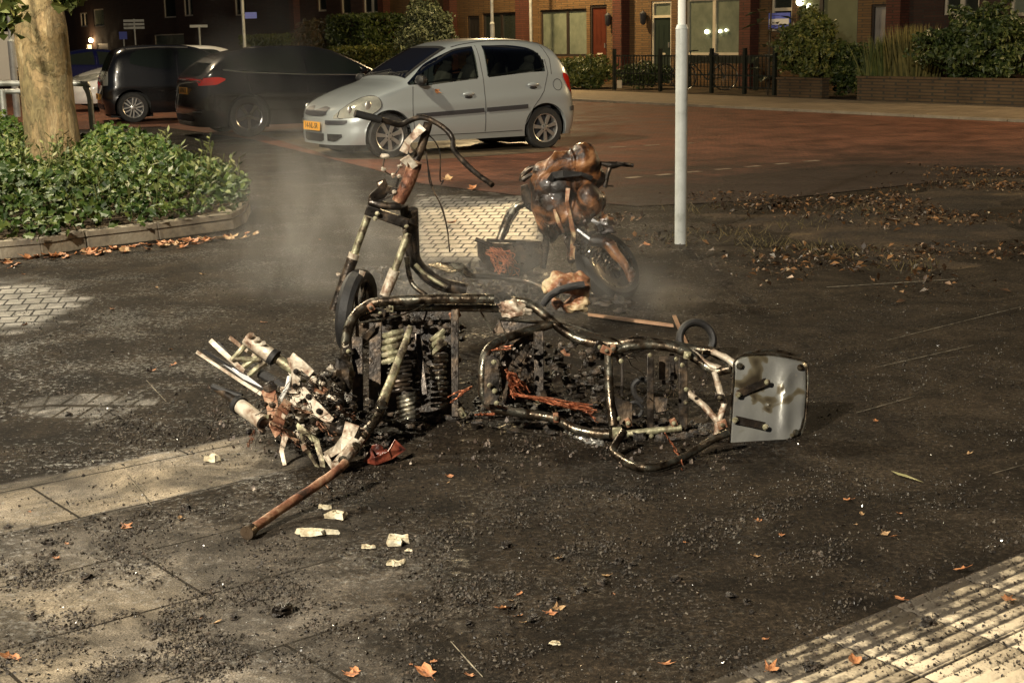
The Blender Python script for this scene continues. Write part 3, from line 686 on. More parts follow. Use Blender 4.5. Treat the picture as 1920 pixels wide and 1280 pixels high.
MT['leafy'] = leafmat('yellow_grass', (.06, .06, .012), (.14, .12, .03), (.22, .18, .05))
MT['leafb'] = leafmat('brown_green_leaves', (.03, .03, .01), (.065, .05, .018), (.11, .07, .03))
def bush(name, label, c, rad3, n, size, m, seed, group=None, boxy=False, cat='bush', kind=None):
    c = Vector(c); base = Vector((c.x, c.y, max(0, c.z - rad3[2])))
    t = thing(name, label, cat, base, group=group)
    def inside(r):
        if boxy:
            p = Vector((r.uniform(-1, 1), r.uniform(-1, 1), r.uniform(-1, 1))); k = r.randrange(3)
            p[k] = math.copysign(r.uniform(.85, 1.05), p[k]); out = Vector((0, 0, 0)); out[k] = math.copysign(1, p[k])
            q = Vector((p.x * rad3[0], p.y * rad3[1], p.z * rad3[2])); q = Matrix.Rotation(RZ, 3, 'Z') @ q
            return c + q + Vector((r.gauss(0, .03), r.gauss(0, .03), r.gauss(0, .03))), Matrix.Rotation(RZ, 3, 'Z') @ out
        d = Vector((r.gauss(0, 1), r.gauss(0, 1), r.gauss(0, 1))).normalized(); k = (r.random() ** .35) * (1 + .75 * noise.noise(d * 2.1 + Vector((seed, 0, 0))) + .3 * noise.noise(d * 5 + Vector((seed, 3, 0))))
        return c + Vector((d.x * rad3[0] * k, d.y * rad3[1] * k, d.z * rad3[2] * k)), d
    mb = leaf_cloud(n, inside, size, seed); mb.v = [(x, y, max(z, .05)) for x, y, z in mb.v]
    obj('foliage', mb, m, t, smooth=False)
    st = MB(); r = random.Random(seed)
    for k in range(5): st.tube([base + Vector((r.uniform(-.1, .1), r.uniform(-.1, .1), -.02)), c + Vector((r.uniform(-.5, .5) * rad3[0], r.uniform(-.5, .5) * rad3[1], r.uniform(0, .5) * rad3[2]))], [.025, .008], 5)
    sobj('stem', st, MT['bark_in'], t)
    return t
def bpx(name, label, x0, x1, y0, y1, n_, cnt, size, m, seed, depth=.6, boxy=False, cat='bush'):
    sa, _ = fpx(x0, 90, n_); sb, _ = fpx(x1, 90, n_); sm, z0 = fpx((x0 + x1) / 2, y1, n_); _, z1 = fpx((x0 + x1) / 2, y0, n_); z0 = max(z0, .08)
    c = SL((sa + sb) / 2, n_, (z0 + z1) / 2); w_ = abs(sa - sb) / 2
    if boxy: return bush(name, label, c, (w_, depth, (z1 - z0) / 2), cnt, size, m, seed, boxy=True, cat=cat)
    lw = (x1 - x0) / 2 / F * c.y
    return bush(name, label, c, (lw, max(depth, lw * .8), (z1 - z0) / 2), cnt, size, m, seed, cat=cat)
bpx('bush', 'big dark round bush above the long planter wall at the right', 1745, 1925, 22, 150, 2.2, 15000, .075, MT['leafd'], 11, 1.0)
bpx('bush', 'leafy green bush behind the short planter wall', 1468, 1572, 28, 150, 2.3, 9000, .07, MT['leafo'], 12, .7)
bpx('bush', 'dark low bush between the two planter walls', 1556, 1640, 82, 172, 1.6, 5000, .07, MT['leafd'], 13, .5)
bpx('bush', 'low green shrub at the left end of the iron fence', 1045, 1150, 108, 170, 2.2, 6000, .07, MT['leafo'], 14, .6)
bpx('bush', 'low shrub inside the fence in front of the green door', 1160, 1262, 118, 160, 1.6, 3500, .06, MT['leafd'], 15, .4)
bpx('bush', 'tall pale shrub in front of the brown house, just above the silver car', 755, 850, 2, 118, 2.2, 9000, .085, MT['leafp'], 16, 1.2)
bpx('hedge', 'low clipped hedge above the silver car bonnet', 640, 765, 90, 138, 2.4, 6000, .09, MT['leafo'], 17, .5, True, cat='hedge')
bpx('hedge', 'green clipped hedge right of the street name pole', 476, 562, 68, 120, 2.4, 6000, .1, MT['leafo'], 18, .6, True, cat='hedge')
bpx('bush', 'brownish round bush right of the clipped hedge', 556, 640, 34, 125, 2.0, 6000, .1, MT['leafb'], 19, 1.4)
bpx('hedge', 'tall dark hedge block below the dark upper windows', 650, 722, 30, 110, 1.4, 5000, .1, MT['leafd'], 20, .8, True, cat='hedge')
# tall grasses
def grass_clump(label, px0, px1, y0, y1, n_, cnt, m, seed):
    r = random.Random(seed); mb = MB(); sa, _ = fpx(px0, 100, n_); sb, _ = fpx(px1, 100, n_)
    for i in range(cnt):
        s_ = r.uniform(min(sa, sb), max(sa, sb)); _, zt_ = fpx((px0 + px1) / 2, y0 + r.random() ** 1.5 * (y1 - y0) * .6, n_)
        b0 = SL(s_, n_ + r.uniform(-.3, .3), .06); tip = b0 + Vector((r.gauss(0, .14), r.gauss(0, .14), zt_)); md = (b0 + tip) / 2 + Vector((0, 0, .1)); wv = Vector((.02, 0, 0))
        mb.add([b0 - wv, b0 + wv, md + wv * .8, md - wv * .8, tip], [(0, 1, 2, 3), (3, 2, 4)])
    obj('ornamental_grass', mb, m, smooth=False, label=label, cat='plant')
grass_clump('tall green ornamental grass above the long planter wall', 1640, 1682, 70, 150, 2.3, 420, MT['leafo'], 31)
grass_clump('tall yellow ornamental grass beside the green grass', 1676, 1738, 48, 150, 2.3, 560, MT['leafy'], 32)
# big leaved plant
r = random.Random(5); t = thing('broad_leaf_plant', 'plant with broad pale leaves left of the green bush by the fence end', 'plant', SL(fpx(1440, 120, 2.4)[0], 2.4))
lv = MB(); stb = MB(); b0 = SL(fpx(1440, 120, 2.4)[0], 2.4)
for i in range(26):
    z = r.uniform(.5, 2.0); a = r.uniform(0, 6.28); d = Vector((math.cos(a), math.sin(a), r.uniform(-.3, .4))).normalized(); p0 = b0 + Vector((0, 0, z)); p1 = p0 + d * .25; L_ = r.uniform(.3, .5); sd = d.cross(Vector((0, 0, 1))).normalized() * .11
    stb.tube([p0, p1], .008, 4); lv.add([p1, p1 + d * L_ * .5 + sd, p1 + d * L_ - Vector((0, 0, .1)), p1 + d * L_ * .5 - sd], [(0, 1, 2, 3)])
stb.tube([b0, b0 + Vector((.05, 0, 2.0))], .02, 6)
obj('leaves', lv, MT['leafp'], t, smooth=False); obj('stem', stb, MT['bark_in'], t)
# garden walls
MT['gwall'] = brickmat('brown_garden_brick', (.13, .085, .045), (.1, .065, .035), (.06, .05, .035), .21, .063, .01, 0, .8, (.6, 1.3), 'V')
for (x0, x1, lb) in [(1612, 2080, 'long low brick planter wall at the right'), (1462, 1546, 'short low brick planter wall beside the fence')]:
    sa, _ = fpx(x1, 150, 2.95); sb, _ = fpx(x0, 150, 2.95); _, zt_ = fpx((x0 + x1) / 2 if x1 < 1920 else 1750, 149, 2.95)
    t = thing('garden_wall', lb, 'garden wall', SL((sa + sb) / 2, 2.95), group='low garden walls')
    p = MB(); sbox(p, sa, sb, 0, zt_, 2.8, 3.02); obj('wall', p, MT['gwall'], t, smooth=False)
    p = MB(); sbox(p, sa - .02, sb + .02, zt_, zt_ + .04, 2.77, 3.05); obj('coping', p, MT['gwall'], t, smooth=False)
# iron fence
MT['iron'] = mat('black_iron', (.015, .02, .015), .45, .3)
sa, _ = fpx(1452, 150, 2.95); sb, _ = fpx(1152, 150, 2.95)
t = thing('garden_fence', 'low dark iron garden fence in front of the green door house', 'fence', SL((sa + sb) / 2, 2.95))
p = MB()
for z in (.22, .5, .95): sbox(p, sa, sb, z, z + .035, 2.93, 2.965)
sobj('rail', p, MT['iron'], t)
for px in (1152, 1238, 1334, 1396, 1452):
    s_, _ = fpx(px, 150, 2.95); p = MB(); sbox(p, s_ - .04, s_ + .04, .08, 1.15, 2.91, 2.985); obj('post', p, MT['iron'], t)
p = MB(); k = sa
while k < sb: sbox(p, k, k + .018, .22, .98, 2.966, 2.98); k += .13
sobj('baluster', p, MT['iron'], t)
s_, z_ = fpx(1161, 158, 3.02); p = MB(); sbox(p, s_ - .1, s_ + .1, z_ - .1, z_ + .1, 3.0, 3.02)
obj('small_plate', p, MT['frame'], label='small square cream plate fixed to the left end of the iron fence', cat='plate')
# far fence / railing panel in front of wide window
s0, _ = fpx(1420, 108, 1.2); s1, _ = fpx(1290, 108, 1.2); _, zt_ = fpx(1350, 107, 1.2)
p = MB(); sbox(p, s0, s1, zt_ - .16, zt_, 1.15, 1.25); sbox(p, s0, s0 + .1, .08, zt_ - .16, 1.16, 1.24); sbox(p, s1 - .1, s1, .08, zt_ - .16, 1.16, 1.24)
obj('garden_bench', p, MT['iron'], label='dark low rail bench below the wide window', cat='bench', smooth=False)
# bicycle
def bicycle():
    cb = SL(fpx(1318, 150, 2.1)[0], 2.1, .08); t = thing('bicycle', 'dark bicycle with front basket parked behind the grey lamp post inside the fence', 'bicycle', cb)
    ax = Vector((-.93, .3, 0)).normalized(); up = Vector((0, 0, 1)); r_ = .34
    sd = ax.cross(up)
    fw, rw = cb + ax * .5 + up * r_, cb - ax * .55 + up * r_
    for nm, c in (('wheel', fw), ('wheel', rw)):
        M_ = Matrix((ax, up, sd)).transposed(); q = MB(); q.lathe([(r_ - .02, -.018), (r_, 0), (r_ - .02, .018), (r_ - .035, 0)], 36, M_, c, True)
        for k in range(14): a = k / 14 * 6.283; q.bar(c, c + (ax * math.cos(a) + up * math.sin(a)) * (r_ - .03), .004, .004)
        obj(nm, q, MT['alloydark'], t)
    f = MB(); bb = cb - ax * .1 + up * .28; seat = bb - ax * .17 + up * .52; hd = fw - ax * .18 + up * .42
    for a, b in ((bb, seat), (bb, hd), (seat, hd - up * .12), (bb, rw), (seat, rw), (hd, fw), (hd, hd + up * .22)): f.tube([a, b], .016, 6)
    obj('bicycle_frame', f, MT['iron'], t)
    s_ = MB(); s_.blob(seat + up * .1, (.13, .09, .04), 3, .1); s_.tube([seat, seat + up * .08], .014, 6); obj('saddle', s_, MT['trim'], t)
    hbm = MB(); h0 = hd + up * .24; hbm.tube([h0 + sd * .28 - ax * .15, h0 + sd * .24, h0, h0 - sd * .24, h0 - sd * .28 - ax * .15], .014, 6, 3); obj('handlebar', hbm, MT['iron'], t)
    l = MB(); l.blob(h0 + ax * .12 - up * .16, .05, 2, 0); obj('headlight', l, MT['lampglass'], t)
bicycle()
# small street signs far left
for (px, y0, y1, n_, lb, kind) in [(251, 36, 56, 4.0, 'far white slatted sign on a dark pole near the corner', 0), (373, 47, 52, 4.5, 'small pale street sign on a thin post beyond the black cars', 1), (231, 60, 74, 3.0, 'small blue sign on a post left of the slatted sign', 2)]:
    s_, zt_ = fpx(px, y0, n_); _, zb_ = fpx(px, y1, n_); b0 = SL(s_, n_); wv = .42 if kind == 0 else (.36 if kind == 1 else .16); wv *= b0.y / 60
    t = thing('street_sign', lb, 'sign', b0); p = MB(); p.tube([b0, (b0.x, b0.y, zt_)], .04, 8); obj('post', p, MT['galv'], t)
    p = MB()
    if kind == 0:
        for k in range(3): zz = zb_ + (zt_ - zb_) * (k + .5) / 3; p.box((b0.x, b0.y - .06, zz), (wv * 2, .03, (zt_ - zb_) / 4.5))
    else: p.box((b0.x, b0.y - .06, (zt_ + zb_) / 2), (wv * 2, .03, zt_ - zb_))
    obj('sign_face', p, MT['galv'] if kind < 2 else MT['bluesign'], t)
# ------------------------------------------------------------ cars
def interp(P, x):
    xs, ys = zip(*P)
    if x <= xs[0]: return ys[0]
    for i in range(len(xs) - 1):
        if x <= xs[i + 1]:
            # monotone-ish cubic
            def sl(k):
                if k == 0: return (ys[1] - ys[0]) / (xs[1] - xs[0])
                if k == len(xs) - 1: return (ys[-1] - ys[-2]) / (xs[-1] - xs[-2])
                a, b = (ys[k] - ys[k - 1]) / (xs[k] - xs[k - 1]), (ys[k + 1] - ys[k]) / (xs[k + 1] - xs[k])
                return 0 if a * b <= 0 else 2 * a * b / (a + b)
            h = xs[i + 1] - xs[i]; t = (x - xs[i]) / h; m0, m1 = sl(i) * h, sl(i + 1) * h
            return ys[i] * (2 * t ** 3 - 3 * t * t + 1) + m0 * (t ** 3 - 2 * t * t + t) + ys[i + 1] * (-2 * t ** 3 + 3 * t * t) + m1 * (t ** 3 - t * t)
    return ys[-1]
class Car:
    """local frame: x from the nose backward, y sideways, z up"""
    def __init__(s, L, W, top, belt, wb, fo, wr, gh0, gh1, zb=.2, tum=.17, lean=((.2, 0), (.45, -.0), (.62, .03), (.85, .16), (1.2, .3)), rlean=((.2, .04), (.45, 0), (.7, .03), (1.0, .06), (1.5, .1)), nf=3.0, nr=4.5, xf=.75, xr=.5):
        s.__dict__.update(locals()); s.hw = W / 2
    def T(s, x): return interp(s.top, x)
    def B(s, x): return min(interp(s.belt, x), s.T(x) - .03)
    def plan(s, x):
        k = 1.0
        if x < s.xf: k = max(0, 1 - ((s.xf - x) / s.xf) ** s.nf) ** (1 / s.nf)
        if x > s.L - s.xr: k = max(0, 1 - ((x - s.L + s.xr) / s.xr) ** s.nr) ** (1 / s.nr)
        return s.hw * k
    def gh(s, x):   # how much of a greenhouse section there is
        return float(smooth(s.gh0, s.gh0 + .35, x) * smooth(s.gh1, s.gh1 - .15, x))
    def lower(s, z, x):
        b = s.B(x); t = (z - s.zb) / max(.05, b - s.zb)
        return 1 - .05 * (1 - min(1, t * 3)) ** 2 - .045 * t ** 3 + (.012 * math.exp(-((t - .62) / .1) ** 2))
    def Y(s, x, z):
        b = s.B(x)
        if z <= b: return s.plan(x) * s.lower(z, x)
        t = s.T(x); q = min(1, (z - b) / max(.001, t - b)); g = s.gh(x); n = 2.6 + 2.6 * g
        return s.plan(x) * s.lower(b, x) * (1 - s.tum * g * q * (t - b) / .5) * max(0, 1 - q ** n) ** (1 / n)
    def P(s, x, y, z):
        k = max(0, 1 - x / .9); k2 = max(0, 1 - (s.L - x) / .7)
        return Vector((x + k * interp(s.lean, z) - k2 * interp(s.rlean, z), y, z))
    def body(s, m):
        xs = sorted({round(q, 4) for q in [s.L * .5 * (1 - math.cos(math.pi * i / 60)) for i in range(61)] + [s.L * i / 110 for i in range(3, 108)]}); rows = []
        for x in xs:
            b, t = s.B(x), s.T(x); g = s.gh(x); n = 2.6 + 2.6 * g; row = [(0, s.zb)]
            for k in range(25): z = s.zb + (b - s.zb) * k / 24; row.append((s.Y(x, z), z))
            for k in range(1, 19):
                a = math.pi / 2 * k / 18; q = math.sin(a) ** (2 / n); yy = s.plan(x) * s.lower(b, x) * (1 - s.tum * g * q * (t - b) / .5) * max(0, math.cos(a)) ** (2 / n)
                row.append((yy, b + (t - b) * q))
            half = [s.P(x, y, z) for y, z in row]
            rows.append(half + [Vector((p.x, -p.y, p.z)) for p in half[-2:0:-1]])
        nc = len(rows[0]); fs = [(i * nc + j, i * nc + (j + 1) % nc, (i + 1) * nc + (j + 1) % nc, (i + 1) * nc + j) for i in range(len(rows) - 1) for j in range(nc)]
        fs += [tuple(range(nc))[::-1], tuple((len(rows) - 1) * nc + j for j in range(nc))]
        m.add([p for r in rows for p in r], fs)
    def side(s, x, z, sg, off=.004):
        e = .01; y = s.Y(x, z); p = s.P(x, y, z)
        px = s.P(x + e, s.Y(x + e, z), z) - p; pz = s.P(x, s.Y(x, z + e), z + e) - p
        n = px.cross(pz); n = n.normalized() if n.length > 0 else Vector((0, 1, 0))
        if n.y < 0: n = -n
        p = p + n * off; return Vector((p.x, p.y * sg, p.z))
    def patch(s, top, bot, x0, x1, sg, nx=14, nz=6, off=.004):
        m = MB(); rows = []
        for i in range(nx + 1):
            x = x0 + (x1 - x0) * i / nx; a, b = interp(bot, x), interp(top, x)
            rows.append([s.side(x, a + (b - a) * j / nz, sg, off) for j in range(nz + 1)])
        m.grid(rows); return m
    def line(s, pts, sg, r=.004, off=.0):
        m = MB(); q = []
        for (a, b) in zip(pts[:-1], pts[1:]):
            for k in range(8): t = k / 8; q.append(s.side(a[0] + (b[0] - a[0]) * t, a[1] + (b[1] - a[1]) * t, sg, off))
        q.append(s.side(*pts[-1], sg, off)); m.tube(q, r, 5); return m
    def front(s, y, z, off=.005):
        sg = 1 if y >= 0 else -1; y = abs(y); lo, hi = 0, s.xf
        for _ in range(24):
            md = (lo + hi) / 2
            if s.Y(md, z) < y: lo = md
            else: hi = md
        return s.P(hi, y * sg, z) - Vector((off, 0, 0))
    def rear(s, y, z, off=.005):
        sg = 1 if y >= 0 else -1; y = abs(y); lo, hi = s.L - s.xr - .3, s.L
        for _ in range(24):
            md = (lo + hi) / 2
            if s.Y(md, z) > y: lo = md
            else: hi = md
        return s.P(lo, y * sg, z) + Vector((off, 0, 0))
    def fpatch(s, y0, y1, zt, zb_, n=14, nz=5, off=.006, rear=False):
        m = MB(); f = s.rear if rear else s.front; rows = []
        for i in range(n + 1):
            y = y0 + (y1 - y0) * i / n; a, b = interp(zb_, y), interp(zt, y)
            rows.append([f(y, a + (b - a) * j / nz, off) for j in range(nz + 1)])
        m.grid(rows); return m
    def topz(s, x, yy):  # height of the roof skin at x, y
        b, t = s.B(x), s.T(x); lo, hi = b, t
        for _ in range(22):
            md = (lo + hi) / 2
            if s.Y(x, md) > yy: lo = md
            else: hi = md
        return lo
    def toppatch(s, x0, x1, yw, off=.005, nx=14, ny=16):
        m = MB(); rows = []
        for i in range(nx + 1):
            x = x0 + (x1 - x0) * i / nx; w_ = interp(yw, x); r_ = []
            for j in range(ny + 1):
                y = w_ * (2 * j / ny - 1); z = s.topz(x, abs(y)); e = .01
                tx = Vector((2 * e, 0, s.topz(x + e, abs(y)) - s.topz(x - e, abs(y)))); n_ = Vector((-tx.z, 0, tx.x)).normalized()
                r_.append(s.P(x, y, z) + n_ * off)
            rows.append(r_)
        m.grid(rows); return m
def wheel(parent, c, r, wd, sg, spokes, rimmat, twin=False, rimr=None, sub=True):
    rimr = rimr or r * .66; c = Vector(c); M_ = Matrix(((1, 0, 0), (0, 0, sg), (0, 1, 0)))   # local z -> outward y
    M_ = Matrix(((1, 0, 0), (0, 0, -sg), (0, 1, 0))) if False else Matrix(((1, 0, 0), (0, 0, sg), (0, -sg, 0)))
    t = MB(); h = wd / 2
    t.lathe([(rimr, -h), (r * .93, -h), (r, -h * .7), (r, h * .7), (r * .93, h), (rimr * 1.02, h), (rimr * .98, h * .4), (rimr * .98, -h * .4)], 48, M_, c, True)
    wh = obj('wheel', t, MT['tyre'], parent)
    k = MB(); k.lathe([(.001, h * .1), (rimr * .92, h * .1), (rimr * .97, h * .95), (rimr * 1.03, h * 1.02), (rimr * 1.03, h * .9), (rimr * 1.0, -h * .2), (.001, -h * .2)], 48, M_, c)
    dk = MB(); dk.lathe([(.001, h * .2), (rimr * .9, h * .2), (rimr * .9, h * .15), (.001, h * .15)], 40, M_, c)
    sp = MB()
    for i in range(spokes):
        for dlt in ((-.09, .09) if twin else (0,)):
            a = 2 * math.pi * i / spokes + .3; u = Vector((math.cos(a), math.sin(a), 0)); v = Vector((-u.y, u.x, 0))
            w0, w1 = (.1, .14) if not twin else (.06, .07)
            P_ = [u * rimr * .15 + v * rimr * (dlt * 1.0 - w0), u * rimr * .15 + v * rimr * (dlt + w0), u * rimr * .97 + v * rimr * (dlt * 2.2 + w1), u * rimr * .97 + v * rimr * (dlt * 2.2 - w1)]
            o = [M_ @ (p + Vector((0, 0, h * z))) + c for z in (.62, .9) for p in P_]
            sp.add(o, [(3, 2, 1, 0), (4, 5, 6, 7), (0, 1, 5, 4), (1, 2, 6, 5), (2, 3, 7, 6), (3, 0, 4, 7)])
    sp.lathe([(.001, h * .5), (rimr * .26, h * .6), (rimr * .26, h * .92), (rimr * .12, h * 1.0), (.001, h * 1.0)], 24, M_, c)
    k.add(sp.v, sp.f)
    obj('rim', k, rimmat, wh)
    obj('brake_disc', dk, MT['trim'], wh)
    nuts = MB()
    for i in range(5):
        a = 6.283 * i / 5; nuts.lathe([(.001, h * .92), (.011, h * .92), (.011, h * .97), (.001, h * .97)], 8, M_, c + M_ @ Vector((math.cos(a) * rimr * .2, math.sin(a) * rimr * .2, 0)))
    sobj('wheel_nut', nuts, MT['trim'], wh)
def cut_arches(body, car, axles, r):
    """open the wheel arches: ring vertices are drawn onto the arch circle, what lies inside it goes"""
    import bmesh
    bm = bmesh.new(); bm.from_mesh(body.data)
    for ax in axles:
        ins = set()
        for v in bm.verts:
            if abs(v.co.y) > .3 and math.hypot(v.co.x - ax, v.co.z - car.wr) < r: ins.add(v)
        edge = {v for v in ins if any(q not in ins for f in v.link_faces for q in f.verts)}
        for v in edge:
            d = Vector((v.co.x - ax, v.co.z - car.wr)); d = d.normalized() * r if d.length > 1e-5 else Vector((0, r))
            v.co.x, v.co.z = ax + d.x, max(car.wr + d.y, car.zb)
        kill = [f for f in bm.faces if all(v in ins for v in f.verts)]
        bmesh.ops.delete(bm, geom=kill, context='FACES')
    # roll the arch edges inward
    be = [e for e in bm.edges if e.is_boundary]
    ret = bmesh.ops.extrude_edge_only(bm, edges=be)
    for v in [g for g in ret['geom'] if isinstance(g, bmesh.types.BMVert)]: v.co.y *= 1 - .07 / max(.3, abs(v.co.y))
    bm.to_mesh(body.data); bm.free(); me = body.data
    me.polygons.foreach_set('use_smooth', [True] * len(me.polygons)); me.set_sharp_from_angle(angle=rad(32))
def text_mesh(txt, size, M_, c, ext=.001):
    cu = bpy.data.curves.new('t', 'FONT'); cu.body = txt; cu.size = size; cu.align_x = 'CENTER'; cu.align_y = 'CENTER'; cu.extrude = ext
    o = bpy.data.objects.new('t', cu); S.collection.objects.link(o); dg = bpy.context.evaluated_depsgraph_get(); dg.update()
    me = bpy.data.meshes.new_from_object(o.evaluated_get(dg)); m = MB()
    m.add([M_ @ v.co + Vector(c) for v in me.vertices], [tuple(p.vertices) for p in me.polygons]); bpy.data.objects.remove(o); return m
def plate(parent, pos, nrm, txt):
    nrm = Vector(nrm).normalized(); up = (Vector((0, 0, 1)) - nrm * nrm.z).normalized(); rt = up.cross(nrm); M_ = Matrix((rt, up, nrm)).transposed()
    b = MB(); b.box(Vector(pos), (.52, .11, .01), M_); pl = obj('number_plate', b, MT['plate'], parent)
    obj('plate_lettering', text_mesh(txt, .105, M_, Vector(pos) + nrm * .0065), MT['ink'], pl, smooth=False)
def finish_car(car, root, paint, wheelargs, arch=.05, fx=None):
    axf, axr = car.fo, car.fo + car.wb
    m = MB(); car.body(m); bd = obj('body', m, paint, root, auto=32); cut_arches(bd, car, (axf, axr), car.wr + arch)
    for ax in (axf, axr):
        for sg in (1, -1): wheel(root, (ax, sg * (car.hw - .115), car.wr), car.wr, .175, sg, *wheelargs)
    for ax in (axf, axr):
        wl = MB(); wl.box((ax, 0, car.wr + .06), (.8, car.hw * 2 - .54, .5)); obj('wheel_well', wl, MT['seam'], root, smooth=False)
    return bd
# --- silver hatchback
fwp = Vector((-1.52, 18.6)); ang = math.atan2(1.16, 1.97)
car = Car(3.64, 1.66,
          top=[(0, .62), (.1, .69), (.3, .80), (.6, .90), (.93, .985), (1.05, 1.05), (1.45, 1.28), (1.72, 1.41), (1.95, 1.465), (2.3, 1.495), (2.7, 1.485), (3.1, 1.44), (3.3, 1.37), (3.42, 1.2), (3.54, .96), (3.61, .8), (3.64, .62)],
          belt=[(0, .56), (.3, .70), (.9, .86), (1.2, .90), (2.2, .985), (3.1, 1.04), (3.4, 1.03), (3.64, .9)],
          wb=2.35, fo=.70, wr=.285, gh0=.95, gh1=3.62, zb=.19, tum=.17)
wl = Vector((.70, -(car.hw - .03)))
ca, sa_ = math.cos(ang), math.sin(ang)
o = Vector((fwp.x - (wl.x * ca - wl.y * sa_), fwp.y - (wl.x * sa_ + wl.y * ca), .0))
sc = thing('hatchback_car', 'silver green five door hatchback parked in the road behind the wrecks', 'car', o, ang, group='parked cars', world=False)
sbody = finish_car(car, sc, MT['silver'], (7, MT['alloy']))
def thin_glass():
    m = bpy.data.materials.new('clear_car_glass'); m.use_nodes = True; nt = m.node_tree; nt.nodes.clear(); L = nt.links.new
    o_ = nt.nodes.new('ShaderNodeOutputMaterial'); tr = nt.nodes.new('ShaderNodeBsdfTransparent'); tr.inputs[0].default_value = (.42, .46, .42, 1)
    gl = nt.nodes.new('ShaderNodeBsdfGlossy'); gl.inputs['Roughness'].default_value = .03; fr_ = nt.nodes.new('ShaderNodeFresnel'); fr_.inputs[0].default_value = 1.5
    mx = nt.nodes.new('ShaderNodeMixShader'); L(mathn(nt, 'MULTIPLY', fr_.outputs[0], 1.3), mx.inputs[0]); L(tr.outputs[0], mx.inputs[1]); L(gl.outputs[0], mx.inputs[2]); L(mx.outputs[0], o_.inputs[0]); return m
g = MT['clearglass'] = thin_glass()
WIN = [([(.98, .93), (1.1, 1.02), (1.3, 1.165), (1.6, 1.30), (1.8, 1.365), (2.05, 1.392)], [(.98, .92), (1.3, .935), (2.05, .99)], 1.0, 2.03),
       ([(2.17, 1.395), (2.5, 1.395), (2.8, 1.365), (2.98, 1.29), (3.06, 1.18), (3.075, 1.1)], [(2.17, .998), (2.8, 1.045), (2.98, 1.06), (3.05, 1.08), (3.075, 1.095)], 2.17, 3.075)]
def open_windows():
    import bmesh
    bm = bmesh.new(); bm.from_mesh(sbody.data); kill = []
    def inw(c):
        if abs(c.y) > .35:
            for tp, bt, a, b in WIN:
                if a + .015 < c.x < b - .015 and interp(bt, c.x) + .012 < c.z < interp(tp, c.x) - .012: return True
        if 1.05 < c.x < 1.66 and abs(c.y) < .6 - (c.x - 1.03) * .15 - .03 and c.z > 1.0 and c.z > car.topz(c.x, abs(c.y)) - .04: return True
        return False
    kill = [f for f in bm.faces if inw(f.calc_center_median())]
    bmesh.ops.delete(bm, geom=kill, context='FACES'); bm.to_mesh(sbody.data); bm.free()
open_windows()
for sg in (-1, 1):
    for tp, bt, a, b in WIN:
        n_ = 26; out = [(a + (b - a) * i / n_, interp(tp, a + (b - a) * i / n_)) for i in range(n_ + 1)] + [(b - (b - a) * i / n_, interp(bt, b - (b - a) * i / n_)) for i in range(n_ + 1)]
        cx, cz = sum(p[0] for p in out) / len(out), sum(p[1] for p in out) / len(out); rows = []
        for (x, z) in out + out[:1]:
            d = math.hypot(x - cx, z - cz); ki = max(0, 1 - .034 / max(.04, d)); rows.append([car.side(x, z, sg, .0025), car.side(cx + (x - cx) * ki, cz + (z - cz) * ki, sg, .0025)])
        q = MB(); q.grid(rows); obj('window_seal', q, MT['seam'], sc)
q = MB(); rows = []
ws_o = [(1.02, -.64), (1.02, .64), (1.69, .54), (1.69, -.54)]; ws_i = [(1.09, -.56), (1.09, .56), (1.63, .48), (1.63, -.48)]
for k in range(4):
    for i in range(12):
        f = i / 12; (x0, y0), (x1, y1) = ws_o[k], ws_o[(k + 1) % 4]; (u0, v0), (u1, v1) = ws_i[k], ws_i[(k + 1) % 4]
        a_, b_ = (x0 + (x1 - x0) * f, y0 + (y1 - y0) * f), (u0 + (u1 - u0) * f, v0 + (v1 - v0) * f)
        rows.append([car.P(x, y, car.topz(x, abs(y)) + .006) for x, y in (a_, ((a_[0] + b_[0]) / 2, (a_[1] + b_[1]) / 2), b_)])
q.grid(rows + rows[:1]); obj('window_seal', q, MT['seam'], sc)
MT['cloth'] = mat('grey_seat_cloth', [(.07, .065, .06), (.12, .11, .1)], .9, 0, 8)
for x, y in ((1.85, -.34), (1.85, .34), (2.75, -.36), (2.75, .36)):
    q = MB(); q.blob((x, y, .62), (.26, .24, .1), 1, .05, 12); q.blob((x + .24, y, .88), (.09, .23, .3), 2, .05, 14, Matrix.Rotation(.25, 3, 'Y')); q.blob((x + .33, y, 1.2), (.05, .12, .09), 3, .05, 12); q.bar((x + .3, y, 1.05), (x + .32, y, 1.2), .1, .02); obj('seat', q, MT['cloth'], sc)
q = MB(); q.box((1.1, 0, .82), (.3, 1.3, .16)); q.box((2.1, 0, .35), (2.3, 1.3, .05)); q.box((2.1, .7, .62), (2.2, .03, .5)); q.box((2.1, -.7, .62), (2.2, .03, .5)); q.box((3.15, 0, .8), (.4, 1.2, .35)); sobj('cabin_trim', q, MT['trim'], sc, bevel=.01)
q = MB(); M2 = Matrix.Rotation(-.45, 3, 'Y'); q.tube([M2 @ Vector((0, .18 * math.cos(a), .18 * math.sin(a))) + Vector((1.4, -.34, .95)) for a in [6.283 * i / 20 for i in range(21)]], .014, 6); q.bar((1.4, -.34, .95), (1.15, -.34, .85), .03, .03); obj('steering_wheel', q, MT['seam'], sc)
